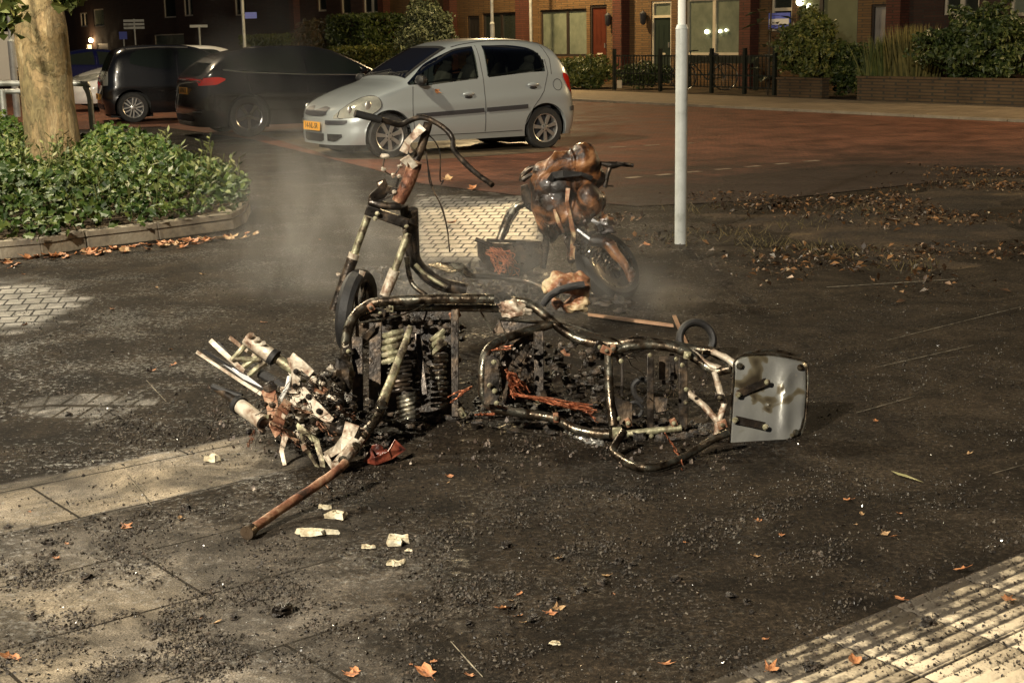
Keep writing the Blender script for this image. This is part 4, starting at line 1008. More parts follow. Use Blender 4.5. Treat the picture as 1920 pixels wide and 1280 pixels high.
for sg in (-1, 1):
    # windows
    tp = [(.98, .93), (1.1, 1.02), (1.3, 1.165), (1.6, 1.30), (1.8, 1.365), (2.05, 1.392)]; bt = [(.98, .92), (1.3, .935), (2.05, .99)]
    obj('side_window', car.patch(tp, bt, 1.0, 2.03, sg), g, sc)
    tp = [(2.17, 1.395), (2.5, 1.395), (2.8, 1.365), (2.98, 1.29), (3.06, 1.18), (3.075, 1.1)]; bt = [(2.17, .998), (2.8, 1.045), (2.98, 1.06), (3.05, 1.08), (3.075, 1.095)]
    obj('side_window', car.patch(tp, bt, 2.17, 3.075, sg, 22), g, sc)
    sm = MB()
    for ln in ([(1.05, .3), (1.03, .6), (1.06, .9)], [(2.1, .28), (2.11, .6), (2.1, .98), (2.08, 1.4)], [(2.72, .34), (2.84, .55), (3.03, .78), (3.12, 1.02), (3.1, 1.2)], [(1.08, .27), (2.0, .265), (2.68, .27)], [(3.18, 1.0), (3.19, 1.2), (3.1, 1.38)]):
        k = car.line(ln, sg, .005, -.001); sm.add(k.v, k.f)
    sobj('door_seam', sm, MT['seam'], sc)
    k = car.patch([(1.0, .555), (2.9, .62)], [(1.0, .505), (2.9, .565)], 1.07, 2.08, sg, 12, 4, .014); obj('side_moulding', k, MT['trim'], sc)
    k = car.patch([(1.0, .555), (2.9, .62)], [(1.0, .505), (2.9, .565)], 2.12, 2.76, sg, 12, 4, .014); obj('side_moulding', k, MT['trim'], sc)
    # crease under the windows
    for hx, hz in ((1.86, .78), (2.86, .87)):
        h = MB(); p = car.side(hx, hz, sg, .012); h.blob(p, (.085, .022, .028), 1, 0); obj('door_handle', h, MT['silver'], sc)
        h = MB(); p = car.side(hx, hz - .04, sg, .002); h.blob(p, (.06, .012, .02), 1, 0); obj('handle_recess', h, MT['seam'], sc)
    if sg < 0:
        fc = MB(); c_ = car.side(3.27, .86, sg, -.004); pts = [car.side(3.27 + .075 * math.cos(a), .86 + .075 * math.sin(a), sg, .001) for a in [6.283 * i / 28 for i in range(29)]]
        fc.tube(pts, .0035, 5); obj('fuel_flap', fc, MT['seam'], sc)
    # headlight: tall rounded triangle sweeping round the corner
    tp = [(.05, .56), (.1, .64), (.2, .73), (.34, .80), (.46, .815), (.55, .77), (.58, .70)]; bt = [(.05, .54), (.1, .545), (.3, .56), (.45, .59), (.55, .65), (.58, .69)]
    k = car.patch([(a, b - .02) for a, b in tp], [(a, b - .02) for a, b in bt], .06, .57, sg, 22, 8, .006); hl_ = obj('headlight', k, MT['lampglass'], sc)
    r2 = MB(); pts = [car.side(a, b - .02, sg, .006) for a, b in tp[1:]] + [car.side(a, b - .02, sg, .006) for a, b in bt[::-1][:-1]]
    r2.tube(pts + [pts[0]], .006, 5, 3); obj('lamp_rim', r2, MT['seam'], hl_)
    bl = MB()
    for bx, bz, br in ((.2, .63, .05), (.4, .68, .06)): q = car.side(bx, bz, sg, .007); bl.blob(q, (br * .8, .012, br), 1, 0)
    sobj('reflector', bl, MT['alloy'], hl_)
    # rear light
    k = car.patch([(3.36, 1.02), (3.45, 1.0), (3.6, .8)], [(3.36, 1.0), (3.45, .82), (3.6, .66)], 3.38, 3.6, sg, 10, 6, .008); obj('tail_light', k, MT['red'], sc)
    k = car.patch([(3.3, .56), (3.64, .56)], [(3.3, .5), (3.64, .5)], 3.46, 3.63, sg, 8, 3, .01); obj('bumper_strip', k, MT['trim'], sc)
    # mirror
    mm = MB(); p = car.side(1.12, .96, sg, 0); mm.blob(p + Vector((.0, sg * .13, .02)), (.07, .1, .07), 2, .1); mm.bar(p, p + Vector((0, sg * .1, 0)), .05, .04); obj('mirror', mm, MT['seam'], sc)
obj('windscreen', car.toppatch(1.03, 1.68, [(1.03, .62), (1.68, .52)]), g, sc)
rs = MB()
for a in (-.56, .56): rs.tube([car.P(1.75 + q * 1.4, a * (1 - .03 * q), car.topz(1.75 + q * 1.4, abs(a)) + .006) for q in [i / 14 for i in range(15)]], .006, 5)
sobj('roof_gutter', rs, MT['trim'], sc)
wp = MB()
for y0 in (.35, -.15): wp.tube([car.P(1.03, y0, car.topz(1.03, abs(y0)) + .02), car.P(1.12, y0 - .4, car.topz(1.12, abs(y0 - .4)) + .02)], .008, 5)
sobj('wiper', wp, MT['seam'], sc)
k = car.fpatch(-.34, .34, [(-.34, .655), (-.18, .67), (-.05, .63), (0, .62), (.05, .63), (.18, .67), (.34, .655)], [(-.34, .57), (-.25, .55), (0, .545), (.25, .55), (.34, .57)], 24, 6, .01); gr = obj('grille', k, MT['trim'], sc)
gm = MB()
for y in [-.3 + .03 * i for i in range(21)]:
    gm.tube([car.front(y, .56, .012), car.front(y + .02, .61, .012)], .003, 4)
obj('grille_mesh', gm, MT['alloydark'], gr)
k = car.fpatch(-.3, .3, [(-.3, .33), (.3, .33)], [(-.3, .245), (-.2, .225), (.2, .225), (.3, .245)], 16, 4, .008); obj('lower_intake', k, MT['seam'], sc)
for sg in (-1, 1):
    k = car.fpatch(sg * .34, sg * .68, [(-.68, .505), (-.34, .5), (.34, .5), (.68, .505)], [(-.68, .475), (-.64, .45), (-.34, .445), (.34, .445), (.64, .45), (.68, .475)], 14, 4, .01); obj('bumper_strip', k, MT['trim'], sc)
    k = car.fpatch(sg * .38, sg * .62, [(-.62, .33), (-.38, .33), (.38, .33), (.62, .33)], [(-.62, .29), (-.5, .235), (-.38, .24), (.38, .24), (.5, .235), (.62, .29)], 12, 4, .009); obj('fog_light_recess', k, MT['seam'], sc)
pf = car.front(0, .42, .03); plate(sc, pf, (-1, 0, .05), '14-NL-SR')
# dry leaf stuck to the door
# --- other cars
def far_car(name, label, car_, wpos, ang_, sg_near, axle, paint, wa, det):
    ca, sa_ = math.cos(ang_), math.sin(ang_); lx, ly = (car_.fo + (car_.wb if axle == 'r' else 0)), sg_near * (car_.hw - .03)
    o = Vector((wpos[0] - (lx * ca - ly * sa_), wpos[1] - (lx * sa_ + ly * ca), 0))
    t = thing(name, label, 'car', o, ang_, group='parked cars', world=False)
    finish_car(car_, t, paint, wa, det.get('arch', .05))
    for sg in (-1, 1):
        for (tp, bt, a, b) in det['win']: obj('side_window', car_.patch(tp, bt, a, b, sg, 16), MT['glass'], t)
        if 'tail' in det: tp, bt, a, b = det['tail']; obj('tail_light', car_.patch(tp, bt, a, b, sg, 14, 6, .008), MT[det.get('tm', 'red')], t)
        sm = MB()
        for ln in det.get('seams', []): k = car_.line(ln, sg, .004, -.001); sm.add(k.v, k.f)
        if sm.v: sobj('door_seam', sm, MT['seam'], t)
        for hx, hz in det.get('handles', []): h = MB(); h.blob(car_.side(hx, hz, sg, .012), (.085, .02, .018), 1, 0); obj('door_handle', h, det.get('hm', paint), t)
        mm = MB(); p = car_.side(det['mir'][0], det['mir'][1], sg, 0); mm.blob(p + Vector((0, sg * .13, .02)), (.07, .11, .07), 2, .1); mm.bar(p, p + Vector((0, sg * .1, 0)), .05, .04); obj('mirror', mm, paint, t)
        if 'head' in det: tp, bt, a, b = det['head']; obj('headlight', car_.patch(tp, bt, a, b, sg, 14, 6, .008), MT['lampglass'], t)
    a, b, w0, w1 = det['ws']; obj('windscreen', car_.toppatch(a, b, [(a, w0), (b, w1)]), MT['glass'], t)
    if 'rear' in det:
        z0, z1, wy = det['rear']; obj('rear_window', car_.fpatch(-wy, wy, [(-wy, z1), (wy, z1)], [(-wy, z0), (wy, z0)], 12, 6, .006, True), MT['glass'], t)
        pz, dx = det['pz']; plate(t, car_.rear(0, pz, .02) , (1, 0, 0), det['txt'])
        k = car_.fpatch(-.55, .55, [(-.55, .36), (.55, .36)], [(-.55, .26), (.55, .26)], 12, 3, .008, True); obj('rear_diffuser', k, MT['trim'], t)
    if 'chrome' in det:
        for ln in det['chrome']: obj('chrome_strip', car_.line(ln, sg_near, .008, .006), MT['alloy'], t)
    return t
ang2 = rad(210)
est = Car(4.4, 1.79, top=[(0, .6), (.1, .7), (.4, .82), (.9, .93), (1.2, .98), (1.35, 1.04), (1.8, 1.27), (2.1, 1.38), (2.4, 1.425), (2.9, 1.43), (3.4, 1.39), (3.8, 1.3), (4.05, 1.18), (4.25, 1.0), (4.36, .86), (4.4, .7)],
          belt=[(0, .56), (.5, .75), (1.2, .9), (2.5, .94), (3.6, 1.0), (4.1, 1.02), (4.4, .85)], wb=2.7, fo=.85, wr=.325, gh0=1.2, gh1=4.35, tum=.2, zb=.18)
G2 = G(469, 257)
far_car('estate_car', 'black car with dark five spoke wheels immediately left of the silver car', est, (G2.x, G2.y), rad(206), 1, 'r', MT['blackcar'], (5, MT['alloydark']),
        dict(win=[([(1.45, 1.02), (1.9, 1.23), (2.2, 1.33), (2.5, 1.36)], [(1.45, .94), (2.5, .96)], 1.45, 2.5), ([(2.6, 1.36), (3.0, 1.355), (3.5, 1.3), (3.8, 1.22), (3.95, 1.1)], [(2.6, .97), (3.6, 1.03), (3.95, 1.06)], 2.6, 3.92)],
             tail=([(3.9, .93), (4.05, .96), (4.36, .94)], [(3.9, .92), (4.1, .84), (4.36, .83)], 3.92, 4.34), seams=[[(1.5, .3), (1.5, .92)], [(2.55, .3), (2.55, 1.36)], [(3.3, .4), (3.5, .7), (3.55, 1.0)]], handles=[(2.3, .82), (3.35, .86)],
             ws=(1.32, 2.0, .66, .56), rear=(.98, 1.18, .5), pz=(.74, 0), txt='8-KVR-37', mir=(1.6, .98), chrome=[[(3.95, 1.07), (3.6, 1.03), (2.6, .965), (1.5, .93)], [(4.3, .42), (4.38, .42)]], arch=.04))
hat = Car(3.6, 1.64, top=[(0, .6), (.1, .72), (.4, .86), (.85, .96), (1.0, 1.02), (1.4, 1.27), (1.7, 1.41), (2.0, 1.465), (2.6, 1.48), (3.1, 1.45), (3.32, 1.38), (3.43, 1.2), (3.52, .98), (3.58, .8), (3.6, .6)],
          belt=[(0, .56), (.4, .78), (1.1, .92), (2.2, .97), (3.2, 1.0), (3.6, .9)], wb=2.42, fo=.62, wr=.295, gh0=.95, gh1=3.58, tum=.16, zb=.18)
G3 = G(252, 231)
far_car('hatchback_car', 'small black hatchback with silver twin spoke wheels, left of the black five door car', hat, (G3.x, G3.y), rad(201), 1, 'r', MT['blackcar'], (6, MT['alloy'], True),
        dict(win=[([(1.1, 1.05), (1.5, 1.25), (1.85, 1.37), (2.1, 1.39)], [(1.1, .97), (2.1, 1.0)], 1.1, 2.1), ([(2.2, 1.39), (2.8, 1.38), (3.02, 1.3), (3.08, 1.15)], [(2.2, 1.01), (2.6, 1.04), (3.08, 1.13)], 2.2, 3.06)],
             tm='lampglass', tail=([(3.3, 1.0), (3.56, .98)], [(3.3, .74), (3.56, .72)], 3.5, 3.575), seams=[[(1.15, .3), (1.15, .95)], [(2.15, .3), (2.15, 1.4)]], handles=[(1.95, .82)],
             ws=(1.0, 1.6, .6, .52), rear=(1.02, 1.3, .5), pz=(.5, 0), txt='2-TPF-64', mir=(1.2, .98), chrome=[[(3.1, 1.4), (2.5, 1.43), (1.9, 1.41)]]))
G4 = G(176, 214)
wht = Car(4.2, 1.78, top=[(0, .6), (.1, .72), (.4, .86), (.9, .97), (1.15, 1.02), (1.6, 1.27), (1.9, 1.4), (2.4, 1.46), (3.2, 1.44), (3.7, 1.35), (4.0, 1.1), (4.15, .9), (4.2, .7)],
          belt=[(0, .56), (.5, .8), (1.2, .95), (3.7, 1.0), (4.2, .9)], wb=2.55, fo=.85, wr=.31, gh0=1.1, gh1=4.15)
far_car('hatchback_car', 'white car nosing out between the plane tree and the small black hatchback', wht, (G4.x + .25, G4.y + .9), rad(30), -1, 'f', MT['whitecar'], (5, MT['alloy']),
        dict(win=[([(1.3, 1.05), (1.8, 1.3), (2.3, 1.38)], [(1.3, .98), (2.3, 1.0)], 1.3, 2.3), ([(2.4, 1.38), (3.3, 1.34), (3.6, 1.15)], [(2.4, 1.0), (3.6, 1.04)], 2.4, 3.58)],
             head=([(.08, .74), (.5, .86), (.62, .84)], [(.08, .66), (.5, .74), (.62, .82)], .1, .62), seams=[[(1.4, .3), (1.4, .95)], [(2.35, .3), (2.35, 1.38)]], ws=(1.15, 1.8, .66, .56), mir=(1.4, 1.0)))
Bw = Wp(25, 180, 36.5)
blu = Car(4.5, 1.8, top=[(0, .6), (.1, .72), (.4, .84), (1.0, .93), (1.3, .98), (1.9, 1.27), (2.3, 1.38), (2.8, 1.4), (3.3, 1.33), (3.8, 1.17), (4.2, 1.02), (4.42, .95), (4.5, .7)],
          belt=[(0, .56), (.5, .78), (1.2, .92), (4.0, .98), (4.5, .9)], wb=2.7, fo=.88, wr=.32, gh0=1.25, gh1=4.2, tum=.22)
far_car('sedan_car', 'dark blue car beyond the plane tree with its tail to the left', blu, (Bw.x + 1.0, 37.3), ang2, 1, 'r', MT['bluecar'], (5, MT['alloydark']),
        dict(win=[([(1.6, 1.06), (2.1, 1.27), (2.6, 1.33)], [(1.6, .97), (2.6, .99)], 1.6, 2.6), ([(2.7, 1.33), (3.3, 1.25), (3.8, 1.08)], [(2.7, .99), (3.8, 1.02)], 2.7, 3.78)],
             tail=([(4.0, .98), (4.46, .92)], [(4.0, .9), (4.46, .78)], 4.05, 4.46), seams=[[(1.6, .3), (1.6, .95)], [(2.65, .3), (2.65, 1.33)]], ws=(1.35, 2.1, .66, .56), rear=(1.0, 1.06, .4), pz=(.8, 0), txt='31-GHX-5', mir=(1.7, 1.0), hm=MT['alloy'], handles=[(2.4, .82), (3.5, .85)]))
# white van further off, behind the trunk
vb = Wp(-20, 150, 52)
t = thing('van', 'pale van at the left edge behind the blue car', 'van', (vb.x, 52, 0), rad(20), group='parked cars', world=False)
p = MB(); pr = [(-2.4, .3), (-2.4, .9), (-2.0, 1.15), (-1.5, 1.9), (-1.1, 2.0), (2.4, 2.0), (2.45, .3)]
Mv = Matrix(((1, 0, 0), (0, 0, -1), (0, 1, 0))); p.prism(pr, 1.85, Mv); obj('body', p, MT['whitecar'], t, bevel=.06)
p = MB(); p.prism([(-1.85, 1.2), (-1.42, 1.82), (-.7, 1.82), (-.7, 1.2)], 1.87, Mv); obj('side_window', p, MT['glass'], t)
for x in (-1.6, 1.5):
    for sg in (-1, 1): wheel(t, (x, sg * .82, .33), .33, .2, sg, 5, MT['alloydark'])
# ------------------------------------------------------------ planting bed with kerb, tree, rail
bc = [G(x, y) for x, y in [(-60, 497), (0, 487), (80, 480), (165, 466), (300, 450), (440, 430), (462, 418), (470, 400)]]
kz = .13
bed = [(-9.5, bc[0].y - .4)] + [(p.x, p.y) for p in bc] + [(-2.45, 13.6), (-3.2, 15.6), (-4.2, 17.6), (-6, 19), (-9.5, 19.5)]
mb = MB(); mb.add([(x, y, .09) for x, y in bed], [tuple(range(len(bed)))]); obj('bed_soil', mb, MT['dirt'], smooth=False, kind='structure')
MT['bedkerb'] = mat('worn_concrete_kerb', [(.12, .1, .075), (.24, .2, .14), (.3, .26, .19)], .7, 0, 3.5, .006, 40, rvar=.15)
kp = [Vector((a, b, 0)) for a, b in bed[:-3]]
km = MB()
for i in range(len(kp) - 1):
    a, b = kp[i], kp[i + 1]; L_ = (b - a).length; n_ = max(1, round(L_ / .98)) if L_ > .6 else 1
    for k in range(n_):
        p, q = a.lerp(b, k / n_), a.lerp(b, (k + 1) / n_); d = (q - p).normalized(); nn = Vector((-d.y, d.x, 0)); p, q = p + d * .004, q - d * .004
        inn = .15
        km.add([p, q, q + nn * inn, p + nn * inn, p + nn * .02 + Vector((0, 0, kz)), q + nn * .02 + Vector((0, 0, kz)), q + nn * inn + Vector((0, 0, kz)), p + nn * inn + Vector((0, 0, kz))],
               [(0, 3, 2, 1), (4, 5, 6, 7), (0, 1, 5, 4), (1, 2, 6, 5), (2, 3, 7, 6), (3, 0, 4, 7)])
obj('bed_kerb', km, MT['bedkerb'], smooth=False, kind='structure', bevel=.008)
# ivy-like ground cover
def ivy():
    r = random.Random(3); vs = []; fs = []; bx = np.array([p[0] for p in bed]); by = np.array([p[1] for p in bed])
    fine = bed; pts = []
    N_ = 30000; X_ = np.random.RandomState(4).uniform(-7.6, -2.05, N_); Y_ = np.random.RandomState(5).uniform(9.9, 18.8, N_)
    ins = polydist(X_, Y_, [(a, b) for a, b in bed]); keep = ins > .02
    X_, Y_, ins = X_[keep], Y_[keep], ins[keep]
    H_ = (.2 + .24 * smooth(.05, .8, ins)) * (.35 + .8 * vnoise(X_, Y_, .9, 21) + .6 * vnoise(X_, Y_, 2.6, 22)) + .3 * smooth(-5.3, -6.0, X_)
    H_ = H_ * (1 - .6 * np.exp(-((npproj(X_, Y_)[0] - 95) / 70) ** 2) * smooth(11.8, 12.6, Y_))
    # lower toward the near left corner, taller in the middle as in the photo
    for x, y, h, ii in zip(X_, Y_, H_, ins):
        if (x + 5.0) ** 2 + (y - 16.2) ** 2 < .16: continue
        t = r.random() ** .45; z = .1 + h * t
        if y > 14.5 and t < .5: continue
        ox = 0
        if ii < .35: ox = (.35 - ii) * .35 * r.random()
        p = Vector((x + ox * .5, y - ox, z))
        nrm = Vector((r.gauss(0, .7), r.gauss(-.5, .7), r.gauss(.9, .5))).normalized()
        a = nrm.orthogonal().normalized(); th = r.random() * 6.283; a = (a * math.cos(th) + nrm.cross(a) * math.sin(th)); b = nrm.cross(a)
        s_ = r.uniform(.035, .08); o = len(vs); cup = r.uniform(.0, .35)
        q = [(-.5, 0, 0), (-.42, .38, .3), (-.05, .3, .2), (.08, .5, .35), (.3, .2, .1), (.7, 0, -.3), (.3, -.2, .1), (.08, -.5, .35), (-.05, -.3, .2), (-.42, -.38, .3)]
        vs.append(p); vs += [p + a * u * s_ + b * v * s_ + nrm * w_ * s_ * (cup + .2) for u, v, w_ in q]
        fs += [(o, o + 1 + k, o + 1 + (k + 1) % 10) for k in range(10)]
    m = MB(); m.v = [tuple(v) for v in vs]; m.f = fs
    return m
MT['ivy'] = leafmat('ivy_leaves', (.014, .034, .005), (.042, .075, .012), (.12, .14, .03), .5)
MT['ivy'].node_tree.nodes['Principled BSDF'].inputs['Specular IOR Level'].default_value = .22
obj('ground_cover', ivy(), MT['ivy'], smooth=False, label='dense glossy ivy and creeper covering the kerbed bed at the foot of the plane tree', cat='ground cover', kind='stuff')
# stems standing out of the ivy
st = MB(); lf = MB(); r = random.Random(8)
for i in range(420):
    x, y = r.uniform(-6.5, -2.5), r.uniform(10.8, 16.5)
    if polydist(np.array([x]), np.array([y]), bed)[0] < .1: continue
    h = .2 + .28 * r.random(); b0 = Vector((x, y, .15)); tp = b0 + Vector((r.gauss(0, .08), r.gauss(0, .08), h)); st.tube([b0, tp], .004, 3)
    for k in range(5):
        p = b0.lerp(tp, .55 + .1 * k); d = Vector((r.gauss(0, 1), r.gauss(0, 1), .5)).normalized(); sd = d.cross(Vector((0, 0, 1))).normalized() * .018
        lf.add([p, p + d * .05 + sd, p + d * .1, p + d * .05 - sd], [(0, 1, 2, 3)])
st.add(lf.v, lf.f)
obj('creeper_shoots', st, leafmat('shoots', (.05, .07, .02), (.12, .14, .04), (.2, .2, .08)), smooth=False, label='thin pale shoots standing up out of the ivy bed', cat='plant', kind='stuff')
# --- plane tree
def barkmat():
    m = bpy.data.materials.new('plane_tree_bark'); m.use_nodes = True; nt = m.node_tree; L = nt.links.new; b = nt.nodes['Principled BSDF']
    tc = N(nt, 'ShaderNodeTexCoord'); mp = N(nt, 'ShaderNodeMapping'); mp.inputs['Scale'].default_value = (1, 1, .42); L(tc.outputs['Object'], mp.inputs[0])
    nz = N(nt, 'ShaderNodeTexNoise', i2=7, i3=5); L(mp.outputs[0], nz.inputs[0])
    wv = mixc(nt, .16, mp.outputs[0], nz.outputs[1])
    a1 = N(nt, 'ShaderNodeTexVoronoi', i2=6.0); a1.inputs['Randomness'].default_value = 1; L(wv, a1.inputs[0])
    n = N(nt, 'ShaderNodeTexNoise', i2=3.2, i3=9, i4=.72); n.inputs['Distortion'].default_value = .8; L(mp.outputs[0], n.inputs[0])
    r1 = ramp(nt, a1.outputs[1], [(0., (.15, .12, .055)), (.3, (.23, .18, .085)), (.55, (.33, .24, .115)), (.72, (.56, .45, .27)), (.88, (.13, .105, .05))])
    r2 = ramp(nt, n.outputs[0], [(.34, (.1, .085, .04)), (.44, (.17, .14, .065)), (.49, (.19, .15, .075)), (.5, (.3, .2, .095)), (.57, (.33, .23, .12)), (.58, (.58, .46, .27))], 'LINEAR')
    r1.color_ramp.interpolation = 'CONSTANT'; c = mixc(nt, .42, r1.outputs[0], r2.outputs[0])
    n2 = N(nt, 'ShaderNodeTexNoise', i2=22, i3=7, i4=.7); L(mp.outputs[0], n2.inputs[0])
    c = mixc(nt, 1., c, ramp(nt, n2.outputs[0], [(.35, .6), (.65, 1.2)]).outputs[0], 'MULTIPLY')
    L(c, b.inputs['Base Color']); b.inputs['Roughness'].default_value = .8
    h = mathn(nt, 'ADD', mathn(nt, 'MULTIPLY', ramp(nt, n.outputs[0], [(.45, 1.), (.5, 0.)]).outputs[0], .006), mathn(nt, 'MULTIPLY', n2.outputs[0], .012))
    bp = N(nt, 'ShaderNodeBump', i0=1., i1=1.); L(h, bp.inputs['Height']); L(bp.outputs[0], b.inputs['Normal']); return m
TY = 16.2
cl_ = []
for (xl, xr, y) in [(52, 172, 330), (52, 155, 290), (44, 140, 200), (36, 132, 120), (26, 124, 50), (16, 114, 0)]:
    a, b = Wp(xl, y, TY), Wp(xr, y, TY); cl_.append((((a + b) / 2), (b - a).length / 2))
c0, r0_ = cl_[0]
t = thing('plane_tree', 'thick plane tree trunk with flaking cream and olive bark rising from the ivy bed', 'tree', (c0.x, TY, .05))
def trunk():
    m = MB(); rows = []; cs = [(Vector((c0.x + .02, TY, .0)), r0_ * 1.25)] + [(Vector((c.x, TY, c.z)), r_) for c, r_ in cl_]
    top, rt = cs[-1]; dx = (cl_[-1][0].x - cl_[-3][0].x) / (cl_[-1][0].z - cl_[-3][0].z)
    for k in range(1, 5): cs.append((top + Vector((dx * k * .7, 0, k * .7)), rt * (1 - .05 * k)))
    out = []
    for i in range(len(cs) - 1):
        for k in range(10): q = k / 10; out.append((cs[i][0].lerp(cs[i + 1][0], q), cs[i][1] * (1 - q) + cs[i + 1][1] * q))
    for c, r_ in out:
        row = []
        for j in range(49):
            a = 2 * math.pi * (j % 48) / 48; d = Vector((math.cos(a), math.sin(a), 0))
            k = 1 + .05 * noise.noise(Vector((d.x, d.y, c.z * .5)) * 1.5) + .018 * noise.noise(Vector((d.x * 4, d.y * 4, c.z * 3)))
            row.append(c + d * r_ * k)
        rows.append(row)
    m.grid(rows); return m, out[-1]
tm, (tt, tr) = trunk(); obj('trunk', tm, barkmat(), t, auto=0)
lim = MB(); r = random.Random(2); tips = []
for k in range(7):
    a = k * .9 + .3; d = Vector((math.cos(a), math.sin(a), r.uniform(.5, 1.2))); m1 = tt + d * 1.2; m2 = m1 + Vector((d.x, d.y, d.z * .6)) * 1.4; lim.tube([tt - Vector((0, 0, .2)), m1, m2], [tr * .5, tr * .3, .04], 8, 3); tips += [m1, m2]
# two low twigs whose leaves hang into the picture
tw = [Wp(6, 20, 14.6), Wp(125, -8, 15.4), Wp(10, 48, 15.2)]
for p in tw: lim.tube([tt - Vector((0, 0, .6)), (tt + p) / 2 + Vector((0, 0, .5)), p + Vector((0, 0, .25)), p], [.05, .03, .012, .006], 6, 3)
obj('limbs', lim, barkmat(), t)
def cr(r):
    if r.random() < .03:
        c = r.choice(tw[:2] + [tw[1]]); d = Vector((r.gauss(0, 1), r.gauss(0, 1), r.gauss(0, 1))).normalized(); return c + d * r.random() * (.16 if c is tw[1] else .3), d
    c = r.choice(tips); d = Vector((r.gauss(0, 1), r.gauss(0, 1), r.gauss(0, 1))).normalized(); k = r.random() ** .4 * 1.5 * (1 + .5 * noise.noise(d * 2 + c)); return c + Vector((d.x, d.y, abs(d.z) * .8 + .6)) * k, d
obj('crown', leaf_cloud(5200, cr, .13, 77, .4, 1.1), MT['leafo'], t, smooth=False)
# --- tubular rails behind the trunk
a = Wp(-60, 157, 18.3); b = Wp(148, 157, 18.3); MT['rail'] = mat('galvanised_rail', [(.3, .31, .29), (.42, .43, .4)], .35, .5, 8)
t = thing('tube_barrier', 'grey tubular barrier bending down to the ground right of the plane tree', 'barrier', (b.x, 18.3, .05))
c_ = Wp(160, 164, 18.3); d_ = Wp(168, 182, 18.3); e_ = Wp(172, 222, 18.3)
p = MB(); p.tube([a, b, c_, d_, e_, Vector((e_.x + .01, 18.3, .02))], .036, 12, 4); obj('top_rail', p, MT['rail'], t)
p = MB(); p.tube([a + Vector((0, .02, -.11)), Wp(110, 170, 18.32)], .03, 10); obj('middle_rail', p, MT['rail'], t)
p = MB(); f_ = Wp(4, 170, 18.3); p.tube([f_, (f_.x, 18.3, .02)], .04, 10); obj('post', p, MT['rail'], t)
# ------------------------------------------------------------ the burnt scooters
def zA(x, y, Y): return Wp(360 + x / 2.56, 540 + y / 2.56, Y)
def zB(x, y, Y): return Wp(840 + x / 2.743, 540 + y / 2.743, Y)
def gA(x, y, z): return G(360 + x / 2.56, 540 + y / 2.56, z)
def gB(x, y, z): return G(840 + x / 2.743, 540 + y / 2.743, z)
def zC(x, y, Y): return Wp(600 + x / 2.908, 200 + y / 2.908, Y)
def zD(x, y, Y): return Wp(860 + x / 3.048, 240 + y / 3.048, Y)
def tb(parent, name, fn, pts, r, m, sm=4, n=12, rip=.12, label=None):
    if name in ('frame_tube', 'lower_loop', 'cross_tube', 'rear_loop') and not isinstance(r, list): r *= 1.15
    q = MB(); q.tube([fn(*p) for p in pts], r, n, sm, rip); return obj(name, q, m, parent, label=label, auto=50)
def panel(q, fn, pts, th, holes=()):
    P = [fn(*p) for p in pts]; n = len(P); nn = Vector((0, 0, 0))
    for i in range(1, n - 1): nn += (P[i] - P[0]).cross(P[i + 1] - P[0])
    nn = nn.normalized() * th / 2
    return q.add([p - nn for p in P] + [p + nn for p in P], [tuple(range(n))[::-1], tuple(range(n, 2 * n))] + [(i, (i + 1) % n, n + (i + 1) % n, n + i) for i in range(n)])
def bolt(q, p, r=.006, d=(0, -1, 0)):
    d = Vector(d).normalized(); a = d.orthogonal().normalized(); b = d.cross(a)
    q.lathe([(.0005, .0), (r * 1.5, .0), (r * 1.5, .003), (r, .004), (r * .8, .01), (.0005, .011)], 8, Matrix((a, b, d)).transposed(), p)
def ragged(q, fn, pts, wd, th, seed, Y0=0):
    """bent, torn strip of sheet metal"""
    P = [fn(*p) for p in pts]; r = random.Random(seed); rows = []
    for i, p in enumerate(P):
        t = (P[min(i + 1, len(P) - 1)] - P[max(0, i - 1)]).normalized(); s_ = t.cross(Vector((r.uniform(-.3, .3), -1, r.uniform(-.3, .3)))).normalized()
        w_ = wd * r.uniform(.6, 1.3); rows.append((p, s_ * w_ / 2))
    for (a, sa_), (b, sb_) in zip(rows[:-1], rows[1:]):
        n = (b - a).cross(sa_).normalized() * th / 2
        q.add([a - sa_ - n, a + sa_ - n, b + sb_ - n, b - sb_ - n, a - sa_ + n, a + sa_ + n, b + sb_ + n, b - sb_ + n], [(3, 2, 1, 0), (4, 5, 6, 7), (0, 1, 5, 4), (1, 2, 6, 5), (2, 3, 7, 6), (3, 0, 4, 7)])
def wires(q, fn, x0, y0, x1, y1, Y, n, seed, spread=30, r=.0016, jit=14):
    rr = random.Random(seed)
    for k in range(n):
        a = (x0 + rr.gauss(0, spread * .25), y0 + rr.gauss(0, spread * .2)); b = (x1 + rr.gauss(0, spread), y1 + rr.gauss(0, spread * .6)); pts = []
        for i in range(7): t = i / 6; j = jit * math.sin(t * 3.14); pts.append(fn(a[0] + (b[0] - a[0]) * t + rr.gauss(0, j), a[1] + (b[1] - a[1]) * t + rr.gauss(0, j * .6), Y + rr.gauss(0, .03)))
        q.tube(pts, r * rr.uniform(.7, 1.4), 4, 3)

